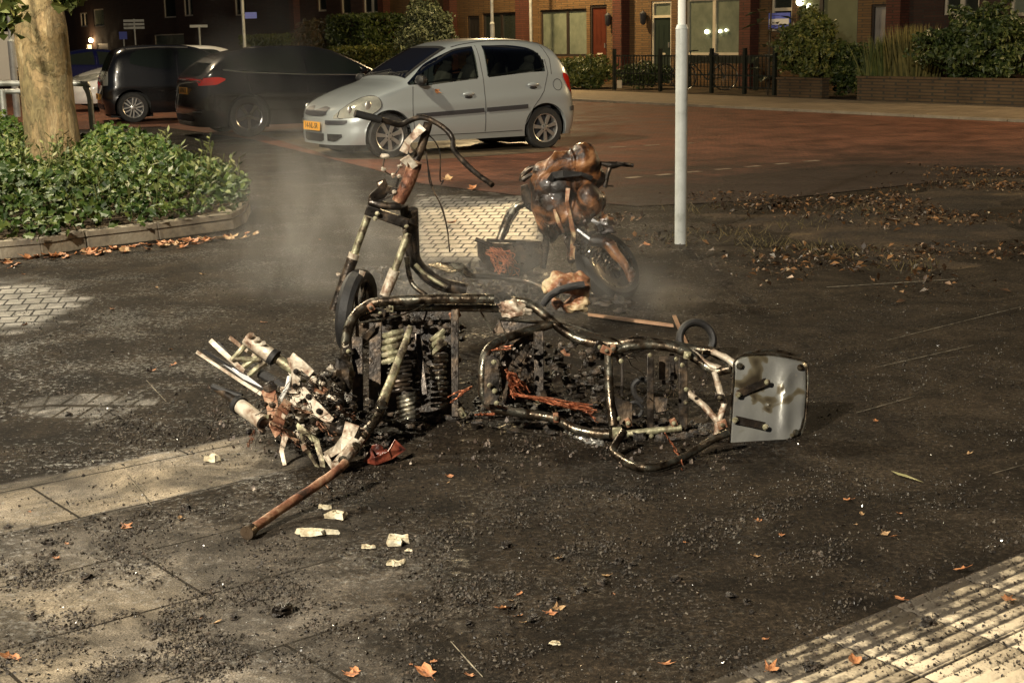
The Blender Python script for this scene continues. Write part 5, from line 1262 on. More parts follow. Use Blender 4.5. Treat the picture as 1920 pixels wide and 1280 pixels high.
A = thing('burnt_scooter', 'burnt out scooter frame lying on its side in the foreground, stripped to tubes and fork', 'scooter wreck', G(960, 800), group=None)
st, sd = MT['steel'], MT['steel_dark']
tb(A, 'frame_tube', zA, [(735, 410, 5.45), (735, 330, 5.5), (745, 225, 5.6), (775, 140, 5.66), (840, 85, 5.7), (900, 68, 5.7), (1100, 55, 5.7), (1382, 52, 5.7), (1450, 53, 5.7)], .018, st)
tb(A, 'frame_tube', zA, [(800, 150, 5.72), (900, 110, 5.74), (1050, 96, 5.75), (1382, 96, 5.75), (1480, 98, 5.75)], .014, st)
tb(A, 'frame_tube', zB, [(330, 66, 5.68), (400, 75, 5.66), (460, 110, 5.62), (520, 160, 5.6), (600, 225, 5.58), (700, 272, 5.55), (850, 290, 5.52), (960, 272, 5.5), (1100, 285, 5.5), (1250, 312, 5.5), (1350, 325, 5.48), (1420, 360, 5.45), (1475, 402, 5.4)], .016, st)
tb(A, 'frame_tube', zB, [(850, 325, 5.42), (950, 297, 5.42), (1060, 292, 5.42), (1200, 318, 5.4), (1290, 372, 5.38), (1370, 425, 5.35), (1450, 415, 5.33)], .016, st)
tb(A, 'lower_loop', zB, [(530, 188, 5.58), (440, 212, 5.56), (340, 243, 5.52), (250, 280, 5.46), (200, 325, 5.42), (180, 400, 5.38), (178, 520, 5.36), (195, 580, 5.35), (260, 625, 5.35), (400, 645, 5.35), (540, 668, 5.33), (640, 718, 5.28), (740, 745, 5.25), (835, 752, 5.22)], .0155, st)
tb(A, 'cross_tube', zB, [(825, 300, 5.46), (828, 500, 5.36), (850, 710, 5.28)], .0145, st)
tb(A, 'rear_loop', gB, [(905, 735, .08), (870, 790, .05), (846, 835, .03), (880, 868, .02), (940, 905, .018), (1000, 922, .018), (1080, 918, .018), (1180, 885, .02), (1270, 835, .03), (1350, 785, .06), (1440, 745, .08)], .0125, st)
for pts in ([(1370, 428, 5.34), (1385, 480, 5.33), (1400, 540, 5.31), (1420, 590, 5.3), (1405, 650, 5.28), (1385, 720, 5.26), (1380, 790, 5.22)], [(1250, 330, 5.4), (1340, 395, 5.36), (1420, 420, 5.34)], [(1230, 535, 5.36), (1310, 600, 5.32), (1390, 690, 5.27)], [(1360, 325, 5.44), (1440, 365, 5.4), (1480, 400, 5.38)]):
    tb(A, 'rack_stay', zB, pts, .0125, MT['ash'], 4, 10, .3)
tb(A, 'cross_tube', zB, [(920, 750, 5.3), (1050, 735, 5.3), (1200, 720, 5.3)], .012, MT['tubepatch'])
tb(A, 'cross_tube', zB, [(950, 840, 5.22), (1080, 835, 5.22), (1250, 800, 5.25)], .014, sd)
for px_, y0, y1, w_, Y, m in [(1040, 335, 800, 34, 5.36, sd), (1208, 355, 715, 46, 5.38, sd), (1150, 340, 480, 26, 5.45, sd), (895, 330, 560, 14, 5.44, sd)]:
    q = MB(); panel(q, zB, [(px_ - w_ / 2, y0, Y), (px_ + w_ / 2, y0, Y), (px_ + w_ / 2, y1, Y - .06), (px_ - w_ / 2, y1, Y - .06)], .018); sobj('upright_bracket', q, m, A, bevel=.002)
q = MB(); panel(q, zB, [(1085, 350, 5.43), (1180, 350, 5.43), (1180, 470, 5.41), (1085, 470, 5.41)], .004); panel(q, zB, [(860, 560, 5.33), (945, 590, 5.33), (945, 700, 5.3), (860, 700, 5.3)], .006)
panel(q, zB, [(1060, 560, 5.3), (1130, 560, 5.3), (1120, 630, 5.28), (1070, 640, 5.28)], .004); sobj('bracket_plate', q, MT['steel_dark'], A)
q = MB(); 
for (x, y) in [(1040, 345), (1205, 395), (1225, 520), (1222, 585), (890, 375), (895, 790), (1130, 530), (880, 670), (1175, 365), (1260, 780), (1045, 760)]: bolt(q, zB(x, y, 5.27))
sobj('bolt', q, MT['tubepatch'], A)
q = MB(); q.tube([zB(x, y, 5.4) for x, y in [(1030, 475), (985, 470), (955, 500), (965, 550), (1000, 585)]], .012, 8, 4); q.tube([zB(960 + 40 * math.cos(a), 625 + 38 * math.sin(a), 5.36) for a in [i * .55 for i in range(12)]], .008, 8, 2); sobj('hose_loop', q, MT['rubber'], A)
# rack plate
def rackplate():
    out = [(1470, 385), (1490, 360), (1530, 345), (1660, 338), (1800, 365), (1835, 378), (1850, 400), (1852, 520), (1842, 660), (1825, 730), (1790, 775), (1690, 815), (1580, 840), (1500, 862), (1448, 850), (1442, 820), (1455, 640), (1464, 500)]
    # the plate leans back: lower edge nearer; a raised channel runs down its right third
    def Yd(x, y): return 5.34 - .16 * (y - 340) / 500 + .05 * (x - 1450) / 400
    n = len(out); c = (1650, 600); rings = []
    for k in range(0, 13):
        t = k / 12; ring = []
        for i in range(n * 3):
            a, b = out[i // 3], out[(i // 3 + 1) % n]; f = (i % 3) / 3; x, y = a[0] + (b[0] - a[0]) * f, a[1] + (b[1] - a[1]) * f
            x, y = c[0] + (x - c[0]) * t, c[1] + (y - c[1]) * t
            lift = -.012 * math.exp(-((x - 1735 + (y - 600) * .02) / 26) ** 2) * smooth(830, 760, y) * smooth(350, 420, y) + (.014 if k == 12 else 0) + .008 * noise.noise(Vector((x / 90, y / 90, 0)))
            ring.append(zB(x, y, Yd(x, y) + float(lift)))
        rings.append(ring)
    m = MB(); N_ = n * 3; vs = [p for r_ in rings for p in r_]
    fs = [(k * N_ + i, k * N_ + (i + 1) % N_, (k + 1) * N_ + (i + 1) % N_, (k + 1) * N_ + i) for k in range(12) for i in range(N_)]
    m.add(vs, fs); return m, Yd
def platemat():
    m = bpy.data.materials.new('heat_stained_steel_plate'); m.use_nodes = True; nt = m.node_tree; b = nt.nodes['Principled BSDF']; L = nt.links.new
    tc = N(nt, 'ShaderNodeTexCoord'); n = N(nt, 'ShaderNodeTexNoise', i2=8, i3=2.0, i4=.45); n.inputs['Distortion'].default_value = .6; L(tc.outputs['Object'], n.inputs[0])
    L(ramp(nt, n.outputs[0], [(.36, (.045, .035, .022)), (.42, (.13, .11, .07)), (.45, (.21, .21, .19)), (.66, (.16, .16, .15)), (.73, (.4, .34, .25))]).outputs[0], b.inputs['Base Color'])
    L(ramp(nt, n.outputs[0], [(.4, .2), (.5, .42)]).outputs[0], b.inputs['Roughness']); b.inputs['Metallic'].default_value = .35
    n2 = N(nt, 'ShaderNodeTexNoise', i2=60, i3=4); L(tc.outputs['Object'], n2.inputs[0]); bp = N(nt, 'ShaderNodeBump', i0=1., i1=.0008); L(n2.outputs[0], bp.inputs['Height']); L(bp.outputs[0], b.inputs['Normal'])
    return m
pm_, Yd = rackplate(); pl = obj('rack_plate', pm_, platemat(), A, auto=40); so = pl.modifiers.new('s', 'SOLIDIFY'); so.thickness = .003
q = MB()
out = [(1470, 385), (1490, 360), (1530, 345), (1660, 340), (1800, 365), (1835, 378), (1850, 400), (1852, 520), (1842, 660), (1825, 730), (1790, 775), (1690, 815), (1580, 840), (1500, 862), (1448, 850), (1442, 820), (1455, 640), (1464, 500)]
q.tube([zB(x, y, Yd(x, y) + .004) for x, y in out + out[:1]], .0042, 6, 3, .2); q.tube([zB(x, y, 5.38) for x, y in [(1520, 338), (1600, 325), (1680, 322), (1810, 350)]], .006, 6, 3); obj('rolled_edge', q, MT['steel'], pl)
for a, b in (((1290 + 200, 545), (1640, 480)), ((1475, 675), (1630, 710))):
    q = MB(); A0 = zB(a[0], a[1], Yd(*a) - .012); B0 = zB(b[0], b[1], Yd(*b) - .012); q.bar(A0, B0, .03, .006, (0, -1, .2)); ph = obj('hinge_strap', q, MT['steel_dark'], pl, bevel=.002)
    q = MB(); bolt(q, A0 + Vector((0, -.008, 0)), .008); bolt(q, B0 + Vector((0, -.008, 0)), .008); sobj('strap_bolt', q, MT['tubepatch'], ph)
for x, y in [(1500, 400), (1812, 408), (1790, 742), (1480, 822)]:
    q = MB(); bolt(q, zB(x, y, Yd(x, y) - .006), .009); obj('plate_bolt', q, MT['steel'], pl)
# battery bay and finned block
q = MB()
panel(q, zA, [(768, 235, 5.56), (820, 235, 5.56), (822, 610, 5.46), (770, 610, 5.46)], .02); panel(q, zA, [(850, 150, 5.62), (912, 150, 5.62), (905, 590, 5.5), (850, 590, 5.5)], .018)
panel(q, zA, [(1243, 105, 5.66), (1280, 105, 5.66), (1280, 620, 5.5), (1247, 620, 5.5)], .03); panel(q, zA, [(1068, 220, 5.56), (1095, 210, 5.56), (1132, 510, 5.46), (1105, 515, 5.46)], .012)
panel(q, zA, [(790, 250, 5.58), (880, 170, 5.58), (880, 205, 5.58), (800, 300, 5.58)], .01)
sobj('upright_bracket', q, sd, A, bevel=.002)
q = MB(); panel(q, zA, [(880, 118, 5.74), (1270, 112, 5.74), (1262, 150, 5.73), (890, 160, 5.73)], .012); panel(q, zA, [(900, 150, 5.78), (1250, 140, 5.78), (1250, 620, 5.62), (880, 610, 5.62)], .01)
obj('battery_tray', q, MT['char'], A)
def fins(fn, x0, x1, y0, y1, n, Y, r, seed, tilt=0):
    rr = random.Random(seed); q = MB()
    for k in range(n):
        y = y0 + (y1 - y0) * k / (n - 1) + rr.uniform(-2, 2); a = rr.uniform(-6, 6); q.tube([fn(x0 + a, y + tilt + rr.uniform(-3, 3), Y - .04 * k / n), fn((x0 + x1) / 2, y + tilt * .5, Y - .02 - .04 * k / n), fn(x1 + a, y, Y - .04 * k / n)], [r * .8, r * 1.1, r * .7], 8, 3, .35)
    return q
sobj('battery_cell', fins(zA, 1152, 1222, 270, 560, 12, 5.6, .0095, 1, 6), MT['steel'], A); sobj('battery_cell', fins(zA, 915, 1010, 205, 330, 5, 5.6, .013, 2, 26), MT['tubepatch'], A)
sobj('battery_cell', fins(zA, 985, 1090, 500, 610, 6, 5.5, .009, 3, 30), MT['steel'], A); sobj('battery_cell', fins(zA, 1150, 1215, 205, 262, 3, 5.62, .013, 4, 50), MT['tubepatch'], A); sobj('battery_cell', fins(zA, 940, 1050, 350, 480, 7, 5.58, .008, 5, 18), MT['steel_dark'], A)
# control box with copper wires
q = MB(); panel(q, zB, [(440, 228, 5.55), (492, 222, 5.55), (492, 570, 5.42), (446, 572, 5.42)], .02); panel(q, zB, [(262, 260, 5.58), (450, 232, 5.6), (440, 580, 5.45), (280, 600, 5.43)], .012); sobj('control_box', q, sd, A, bevel=.002)
q = MB(); panel(q, zB, [(190, 355, 5.34), (225, 345, 5.34), (262, 370, 5.34), (264, 560, 5.3), (245, 598, 5.3), (185, 598, 5.3)], .006); gp = obj('gusset_plate', q, MT['steel_dark'], A, bevel=.001)
q = MB()
for x, y in ((236, 380), (240, 528), (215, 500), (250, 592)): bolt(q, zB(x, y, 5.295), .007)
sobj('gusset_bolt', q, MT['tubepatch'], gp)
q = MB(); rr = random.Random(5)
for k in range(26): x, y = rr.uniform(285, 440), rr.uniform(270, 540); q.blob(zB(x, y, 5.42), (.009, .008, .012), k, .6, 6)
obj('molten_parts', q, MT['steel_dark'], A, kind='stuff')
q = MB(); wires(q, zB, 330, 545, 740, 625, 5.3, 26, 3, 16, jit=8); wires(q, zB, 300, 420, 400, 520, 5.36, 12, 4, 20); wires(q, zB, 225, 320, 330, 305, 5.4, 5, 5, 10, jit=5); wires(q, zB, 310, 440, 330, 560, 5.36, 8, 15, 14)
wires(q, zA, 1240, 548, 1345, 470, 5.45, 4, 6, 4, jit=4); wires(q, zB, 1115, 745, 1200, 880, 5.0, 3, 8, 4, jit=4); wires(q, zB, 1200, 880, 1215, 985, 4.92, 3, 9, 5, jit=6); wires(q, zB, 700, 630, 770, 690, 5.2, 3, 11, 4, jit=5)
obj('copper_wires', q, MT['copper'], A, kind='stuff')
q = MB(); q.tube([zA(*p) for p in [(800, 168, 5.62), (870, 155, 5.6), (960, 140, 5.6), (1060, 110, 5.66), (1180, 45, 5.8)]], .004, 6, 4); q.tube([zB(*p) for p in [(262, 158, 5.62), (400, 168, 5.6), (540, 176, 5.58), (640, 195, 5.56), (760, 235, 5.52), (850, 262, 5.5), (900, 290, 5.48)]], .0045, 6, 4); q.tube([zB(*p) for p in [(160, 110, 5.6), (195, 165, 5.6), (225, 220, 5.58)]], .004, 6, 3)
q.tube([zB(*p) for p in [(940, 925, 4.95), (975, 985, 4.85), (1050, 1012, 4.8), (1180, 995, 4.82)]], .003, 5, 3); sobj('brake_cable', q, MT['steel'], A)
# jagged triangular sheet and lumps along the spine
q = MB(); panel(q, zB, [(225, 235, 5.6), (262, 160, 5.62), (290, 230, 5.6)], .004); panel(q, zB, [(262, 158, 5.63), (540, 178, 5.6), (520, 192, 5.6), (300, 230, 5.61)], .004); sobj('torn_sheet', q, sd, A)
q = MB(); q.blob(zB(330, 110, 5.62), (.05, .03, .036), 4, .28, 22); q.blob(zB(285, 90, 5.64), (.02, .02, .014), 5, .3, 12); q.blob(zB(395, 120, 5.62), (.03, .02, .018), 6, .3, 12); sobj('molten_alloy_lump', q, MT['ash'], A)
# long charred mass under the frame on the ground
q = MB(); rr = random.Random(9)
for k in range(150):
    x = rr.uniform(640, 1350); y = 770 + rr.gauss(0, 16) + (30 if x > 1100 else 0); p = G(x, y, .008); q.blob(p, (rr.uniform(.012, .05), rr.uniform(.01, .03), rr.uniform(.006, .018)), k, .35, 8)
for k in range(170): x = rr.uniform(905, 1140); y = rr.uniform(640, 770); q.blob(Wp(x, y, 5.65 + rr.gauss(0, .05)), (rr.uniform(.008, .03), .02, rr.uniform(.006, .016)), k + 300, .3, 8)
for k in range(90): x = rr.uniform(690, 870); y = rr.uniform(590, 770); q.blob(Wp(x, y, 5.68 + rr.gauss(0, .03)), (rr.uniform(.008, .022), .02, rr.uniform(.006, .016)), k + 500, .3, 8)
obj('charred_residue', q, MT['char'], A, kind='stuff')
# silvery puddle of re-solidified alloy
q = MB()
for k in range(46): x = 600 + rr.random() ** 1.0 * 190; y = 735 + (x - 600) * .32 + rr.gauss(0, 8); p = zB(x, y, 5.2); g_ = G(840 + x / 2.743, 540 + y / 2.743, .006); q.blob(g_, (rr.uniform(.004, .014), rr.uniform(.004, .012), .006), k, .6, 6)
obj('alloy_droplets', q, MT['alloy'], A, kind='stuff')
# --- fork at the left end
F1 = thing
def legs():
    for nm, pts, r_, m in [('fork_leg', [(262, 240, 5.35), (390, 330, 5.32)], .027, MT['ash']), ('fork_leg', [(380, 322, 5.33), (500, 400, 5.3)], .019, MT['tubepatch']),
                       ('fork_leg', [(120, 480, 5.3), (235, 560, 5.22)], .015, sd), ('fork_leg', [(225, 560, 5.22), (340, 645, 5.12)], .028, MT['ash'])]:
        q = MB(); q.tube([zA(*p) for p in pts], r_, 20, 4, .1); l = obj(nm, q, m, A)
        if r_ > .026:
            q = MB(); d = (zA(*pts[1]) - zA(*pts[0])).normalized(); a_ = d.orthogonal().normalized(); b_ = d.cross(a_); M_ = Matrix((a_, b_, d)).transposed()
            e0 = zA(*pts[1]) if nm == 'fork_leg' and pts[0][0] > 250 else zA(*pts[0])
            q.lathe([(r_ * .8, -.012), (r_ * 1.25, -.01), (r_ * 1.25, .01), (r_ * .8, .012)], 20, M_, e0); obj('fork_seal', q, MT['rubber'], l)
            if pts[0][0] < 250:
                q = MB(); e1 = zA(*pts[1]); q.lathe([(r_ * .35, .0), (r_ * .8, .001), (r_ * .8, .006), (r_ * .35, .006)], 20, M_, e1); obj('fork_cap', q, MT['steel_dark'], l)
            else:
                q = MB()
                for k in range(3): q.tube([zA(275 + 28 * k, 235 + 20 * k, 5.32), zA(290 + 28 * k, 222 + 20 * k, 5.3)], .008, 8)
                sobj('fork_lug', q, MT['ash'], l)
legs()
for i, pts in enumerate([[(22, 305, 5.36), (120, 372, 5.33), (240, 450, 5.28), (335, 508, 5.24)], [(55, 300, 5.4), (150, 355, 5.37), (260, 430, 5.32), (345, 490, 5.28)], [(88, 250, 5.42), (140, 300, 5.4), (250, 400, 5.34)], [(120, 262, 5.44), (175, 320, 5.4), (245, 385, 5.36)], [(180, 236, 5.44), (250, 290, 5.42), (360, 370, 5.38)]]):
    q = MB(); ragged(q, zA, pts, .016, .004, i + 3); sobj('fender_stay', q, MT['ash'] if i % 2 == 0 else MT['alloydark'], A)
q = MB()
for a, b in (((190, 350), (260, 270)), ((225, 395), (310, 330)), ((270, 420), (350, 355)), ((200, 340), (330, 345))): q.tube([zA(*a, 5.36), zA(*b, 5.38)], .011, 8)
sobj('wheel_axle', q, MT['tubepatch'], A)
q = MB(); q.tube([zA(*p) for p in [(330, 410, 5.4), (400, 450, 5.36), (450, 485, 5.33)]], .02, 10, 3); q.tube([zA(*p) for p in [(100, 470, 5.3), (150, 490, 5.28), (240, 520, 5.26)]], .012, 8, 3); sobj('brake_hose', q, MT['rubber'], A)
q = MB(); q.tube([zA(*p) for p in [(468, 425, 5.25), (455, 480, 5.22), (425, 535, 5.18)]], .009, 8, 4); obj('white_stay', q, MT['white'], A)
# handlebar
tb(A, 'handlebar_tube', zA, [(1048, 188, 5.5), (1010, 300, 5.42), (960, 430, 5.33), (912, 555, 5.22)], [.013, .015, .017, .02], MT['tubepatch'], 4, 16)
tb(A, 'handlebar_tube', zA, [(916, 550, 5.22), (890, 620, 5.17), (850, 672, 5.12), (820, 705, 5.08)], .0185, st, 4, 16)
q = MB(); q.lathe([(.02, -.004), (.025, 0), (.02, .004)], 20, None, zA(910, 572, 5.2)); obj('collar', q, st, A)
h_ = tb(A, 'handlebar_tube', gA, [(735, 840, .11), (690, 880, .1), (600, 945, .075), (450, 1045, .045), (275, 1165, .022)], .0155, MT['rust'], 4, 16, .15, label='rust orange handlebar tube resting its end on the ground')
q = MB(); a_ = gA(285, 1158, .024); b_ = gA(262, 1175, .024); q.tube([a_, b_], .022, 16); obj('end_cap', q, sd, h_)
for a, b, w_ in (((830, 690, 5.04), (760, 790, 4.98), .036), ((790, 740, 4.98), (700, 850, 4.9), .042)):
    q = MB(); q.tube([zA(*a), zA(*b)], w_ * .62, 10, 4, .4); cl = obj('stem_clamp', q, MT['ash'], A)
    q = MB(); bolt(q, zA(b[0] + 25, b[1] - 25, b[2] - .035), .012); bolt(q, zA(a[0] - 5, a[1] + 15, a[2] - .03), .01); sobj('clamp_bolt', q, MT['steel'], cl)
q = MB(); ragged(q, zA, [(770, 650, 5.0), (745, 720, 4.98), (700, 770, 4.95), (640, 805, 4.93)], .05, .006, 7); ragged(q, zA, [(640, 800, 4.94), (670, 850, 4.9), (720, 860, 4.88)], .03, .006, 8); sobj('mounting_bracket', q, MT['ash'], A)
# perforated, twisted brackets
for i, (pts, w_, m) in enumerate([([(480, 330, 5.28), (500, 400, 5.26), (495, 470, 5.24), (520, 540, 5.2)], .034, 'ash'), ([(475, 325, 5.27), (530, 370, 5.25), (575, 410, 5.24)], .03, 'ash'), ([(530, 480, 5.2), (560, 520, 5.17), (610, 590, 5.13), (670, 640, 5.1)], .036, 'ash'),
        ([(655, 510, 5.2), (710, 545, 5.18), (700, 600, 5.16), (660, 640, 5.14)], .016, 'ash'), ([(655, 505, 5.2), (615, 560, 5.18), (600, 610, 5.15)], .018, 'ash'), ([(365, 480, 5.24), (385, 560, 5.18), (390, 650, 5.13), (420, 700, 5.1)], .045, 'rust'), ([(460, 540, 5.18), (430, 600, 5.14), (400, 680, 5.1)], .04, 'rust'),
        ([(500, 660, 5.1), (560, 700, 5.07), (600, 740, 5.04), (625, 830, 5.0), (630, 885, 4.96)], .02, 'tubepatch'), ([(520, 700, 5.08), (560, 790, 5.03), (610, 870, 4.97)], .014, 'tubepatch'), ([(450, 700, 5.05), (430, 780, 5.02), (445, 850, 4.99)], .02, 'ash'), ([(580, 480, 5.24), (620, 500, 5.22), (640, 470, 5.22)], .03, 'rust')]):
    q = MB(); ragged(q, zA, pts, w_, .004, i + 20); br = obj('twisted_bracket', q, MT[m], A)
    if i in (0, 2, 3, 5): q = MB(); bolt(q, zA(pts[1][0], pts[1][1], pts[1][2] - .012), .008); bolt(q, zA(pts[2][0], pts[2][1], pts[2][2] - .012), .008); sobj('bracket_bolt', q, sd, br)
q = MB(); rr = random.Random(15)
for k in range(60): x, y = rr.gauss(530, 70), rr.gauss(600, 70); q.blob(zA(x, y, 5.22 + rr.gauss(0, .03)), (rr.uniform(.006, .022), .012, rr.uniform(.006, .018)), k, .35, 8)
obj('molten_parts', q, MT['ash'], A, kind='stuff')
q = MB()
for k in range(46): x, y = rr.gauss(580, 90), rr.gauss(610, 90); q.blob(zA(x, y, 5.27 + rr.gauss(0, .03)), (rr.uniform(.01, .03), .02, rr.uniform(.01, .02)), k + 70, .3, 8)
for k in range(60): x, y = rr.uniform(600, 1000), rr.gauss(640, 40); q.blob(zA(x, y, 5.32 + rr.gauss(0, .05)), (rr.uniform(.01, .03), .025, rr.uniform(.008, .02)), k + 170, .3, 8)
obj('charred_residue', q, MT['char'], A, kind='stuff')
q = MB(); q.blob(zA(700, 690, 5.06), (.05, .04, .035), 3, .3, 14); q.blob(zA(715, 425, 5.36), (.05, .05, .06), 8, .3, 14); q.tube([zA(730, 400, 5.42), zA(700, 480, 5.3), (zA(690, 560, 5.22))], .03, 12, 3, .2); sobj('steering_head', q, sd, A)
q = MB(); ragged(q, zA, [(840, 800, 5.0), (880, 830, 4.98), (950, 800, 5.0), (1000, 750, 5.05)], .05, .004, 44); q.blob(zA(905, 800, 5.03), (.04, .02, .03), 9, .4, 12); sobj('lamp_fragment', q, mat('scorched_red_plastic', [(.03, .01, .008), (.16, .035, .02), (.3, .1, .055)], .3, 0, 14, .004, stops=[.4, .52, .7]), A, label='scorched red lamp fragment on the ground right of the handlebar clamp')
q = MB(); wires(q, zA, 600, 640, 690, 720, 5.05, 8, 21, 12); wires(q, zA, 430, 560, 560, 600, 5.12, 7, 22, 12); wires(q, zA, 640, 940, 720, 1060, 4.7, 4, 23, 5, jit=6); wires(q, zA, 380, 640, 500, 740, 5.05, 7, 24, 12); wires(q, zA, 300, 680, 270, 760, 5.1, 3, 25, 5); wires(q, zA, 700, 560, 780, 620, 5.2, 8, 26, 14)
obj('wire_strands', q, MT['rust'], A, kind='stuff')
q = MB(); wires(q, zB, 0, 560, 120, 505, 5.5, 3, 31, 4, jit=4); wires(q, zB, 140, 650, 240, 645, 5.35, 8, 32, 8, jit=6); obj('copper_wires', q, MT['copper'], A, kind='stuff')

# denser tangle: small torn scraps, tabs welded to the tubes, hanging wires
rr = random.Random(77)
for k in range(30):
    x, y = rr.gauss(520, 95), rr.gauss(590, 95); a_ = rr.uniform(0, 6.28); L_ = rr.uniform(25, 75); Yk = 5.2 + rr.gauss(0, .05) - (y - 560) * .0009
    q = MB(); ragged(q, zA, [(x, y, Yk), (x + math.cos(a_) * L_ * .5, y + math.sin(a_) * L_ * .5, Yk - .02), (x + math.cos(a_ + .4) * L_, y + math.sin(a_ + .4) * L_, Yk + .01)], rr.uniform(.006, .022), .003, k + 200)
    sobj('metal_scrap', q, MT[rr.choice(['ash', 'rust', 'steel_dark', 'char', 'tubepatch', 'steel_dark'])], A)
for k in range(26):
    x = rr.uniform(230, 1340); y = rr.uniform(300, 760); a_ = rr.uniform(-.5, 3.6); L_ = rr.uniform(30, 90); Yk = 5.47 + rr.gauss(0, .04) - (y - 400) * .0003
    q = MB(); ragged(q, zB, [(x, y, Yk), (x + math.cos(a_) * L_ * .5, y + math.sin(a_) * L_ * .5, Yk), (x + math.cos(a_ + .5) * L_, y + math.sin(a_ + .5) * L_, Yk)], rr.uniform(.006, .03), .003, k + 300)
    sobj('metal_scrap', q, MT[rr.choice(['rust', 'steel_dark', 'char', 'char', 'steel_dark', 'tubepatch'])], A)
for fn, x, y, Y in [(zA, 860, 92, 5.68), (zA, 950, 90, 5.7), (zA, 1262, 128, 5.68), (zA, 752, 300, 5.5), (zA, 905, 120, 5.7), (zB, 815, 320, 5.42), (zB, 850, 310, 5.4), (zB, 1230, 345, 5.36), (zB, 870, 745, 5.2), (zB, 70, 640, 5.38), (zB, 555, 665, 5.3), (zB, 1160, 690, 5.3), (zB, 780, 300, 5.5), (zB, 1410, 700, 5.24), (zB, 1395, 560, 5.28), (zB, 925, 690, 5.3)]:
    q = MB(); p_ = fn(x, y, Y); q.box(p_, (rr.uniform(.02, .045), .02, rr.uniform(.02, .045)), Matrix.Rotation(rr.uniform(-.6, .6), 3, 'Y')); tbk = obj('weld_tab', q, MT[rr.choice(['steel_dark', 'rust', 'tubepatch'])], A, bevel=.003)
    q = MB(); bolt(q, p_ + Vector((0, -.011, 0)), .006); obj('tab_bolt', q, MT['tubepatch'], tbk)
q = MB()
for k in range(90): x, y = rr.gauss(580, 130), rr.uniform(400, 800); wires(q, zA, x, y, x + rr.gauss(0, 90), y + rr.uniform(10, 110), 5.18 + rr.gauss(0, .05), 1, k + 500, 10, .0015, 12)
for k in range(40): x, y = rr.uniform(200, 1350), rr.uniform(250, 650); wires(q, zB, x, y, x + rr.gauss(0, 70), y + rr.uniform(10, 130), 5.42 + rr.gauss(0, .04), 1, k + 600, 10, .0017, 10)
obj('burnt_wires', q, MT['steel_dark'], A, kind='stuff')
q = MB()
for k in range(1500):      # flakes of scale and ash caught on and under the frame
    x = rr.uniform(385, 1360); y = rr.uniform(600, 880) if x > 620 else rr.gauss(770, 45); z = max(.003, rr.gauss(.0, .012)); p = G(x, y, z)
    if y < 700: continue
    s_ = rr.uniform(.002, .009); a = Vector((rr.gauss(0, 1), rr.gauss(0, 1), rr.gauss(0, 1))).normalized(); b = a.orthogonal().normalized(); q.add([p + a * s_, p + b * s_, p - a * s_, p - b * s_ + Vector((0, 0, s_))], [(0, 1, 2), (0, 2, 3)])
obj('scale_flakes', q, mat('scale_flakes', [(.03, .02, .015), (.1, .07, .05), (.5, .42, .32)], .6, 0, 60, stops=[.4, .58, .7]), A, kind='stuff')
# ------------------------------------------------------------ second wreck: upright fork with handlebar behind
Bz = G(720, 640)
B_ = thing('burnt_scooter', 'second burnt scooter with its front fork and bent handlebar still standing upright', 'scooter wreck', (Bz.x + .3, 7.2, 0))
Yb = 7.1
tb(B_, 'handlebar', zC, [(190, 38, Yb - .1), (330, 72, Yb - .05), (430, 100, Yb), (480, 82, Yb + .02), (540, 60, Yb + .03), (600, 72, Yb + .03), (680, 120, Yb + .02), (722, 175, Yb), (735, 245, Yb - .05), (830, 345, Yb - .15), (940, 428, Yb - .25)], .0135, sd, 5, 12)
q = MB(); q.tube([zC(190, 38, Yb - .1), zC(330, 72, Yb - .05)], .019, 12, 3, .15); obj('grip', q, MT['rubber'], B_)
tb(B_, 'steering_stem', zC, [(590, 90, Yb), (560, 200, Yb + .01), (525, 290, Yb + .01)], .022, sd, 4, 14)
tb(B_, 'steering_stem', zC, [(520, 300, Yb), (485, 400, Yb), (425, 520, Yb)], [.034, .036, .032], MT['rust'], 4, 18)
tb(B_, 'steering_stem', zC, [(470, 180, Yb - .04), (500, 250, Yb - .04)], .012, MT['ash'], 2, 8)
q = MB(); ragged(q, zC, [(455, 250, Yb - .05), (480, 190, Yb - .05), (520, 150, Yb - .04), (560, 110, Yb - .03)], .05, .006, 3); ragged(q, zC, [(520, 330, Yb - .04), (480, 280, Yb - .05), (455, 310, Yb - .05)], .04, .006, 4); sobj('switch_bracket', q, MT['ash'], B_)
q = MB(); q.tube([zC(270, 520, Yb - .02), zC(350, 540, Yb - .03), zC(440, 545, Yb - .02)], .02, 12, 3, .2); q.bar(zC(250, 560, Yb - .02), zC(480, 640, Yb - .02), .05, .03, (0, -1, 0)); yk = obj('triple_clamp', q, sd, B_, bevel=.004)
q = MB()
for x, y in ((312, 583), (300, 610), (472, 654), (462, 682)): bolt(q, zC(x, y, Yb - .06), .008)
sobj('clamp_bolt', q, MT['tubepatch'], yk)
for a, b, c in (((260, 600), (185, 810), (75, 1110)), ((480, 690), (405, 900), (350, 1035))):
    q = MB(); q.tube([zC(*a, Yb), zC(*b, Yb - .02)], .019, 14, 3, .1); fl = obj('fork_leg', q, MT['tubepatch'], B_)
    q = MB(); q.tube([zC(b[0] + 3, b[1] - 10, Yb - .02), zC(b[0] - 12, b[1] + 30, Yb - .02)], .028, 14); obj('fork_seal', q, MT['ash'], fl)
    q = MB(); q.tube([zC(b[0] - 8, b[1] + 20, Yb - .02), zC(*c, Yb - .05)], [.029, .026], 14, 3, .1); obj('fork_leg', q, sd if c[0] < 200 else MT['ash'], B_)
q = MB()
for x, y in ((345, 340), (435, 325), (400, 375), (405, 465), (100, 915), (430, 380)): q.blob(zC(x, y, Yb - .03), (.012, .012, .01), int(x), .4, 8)
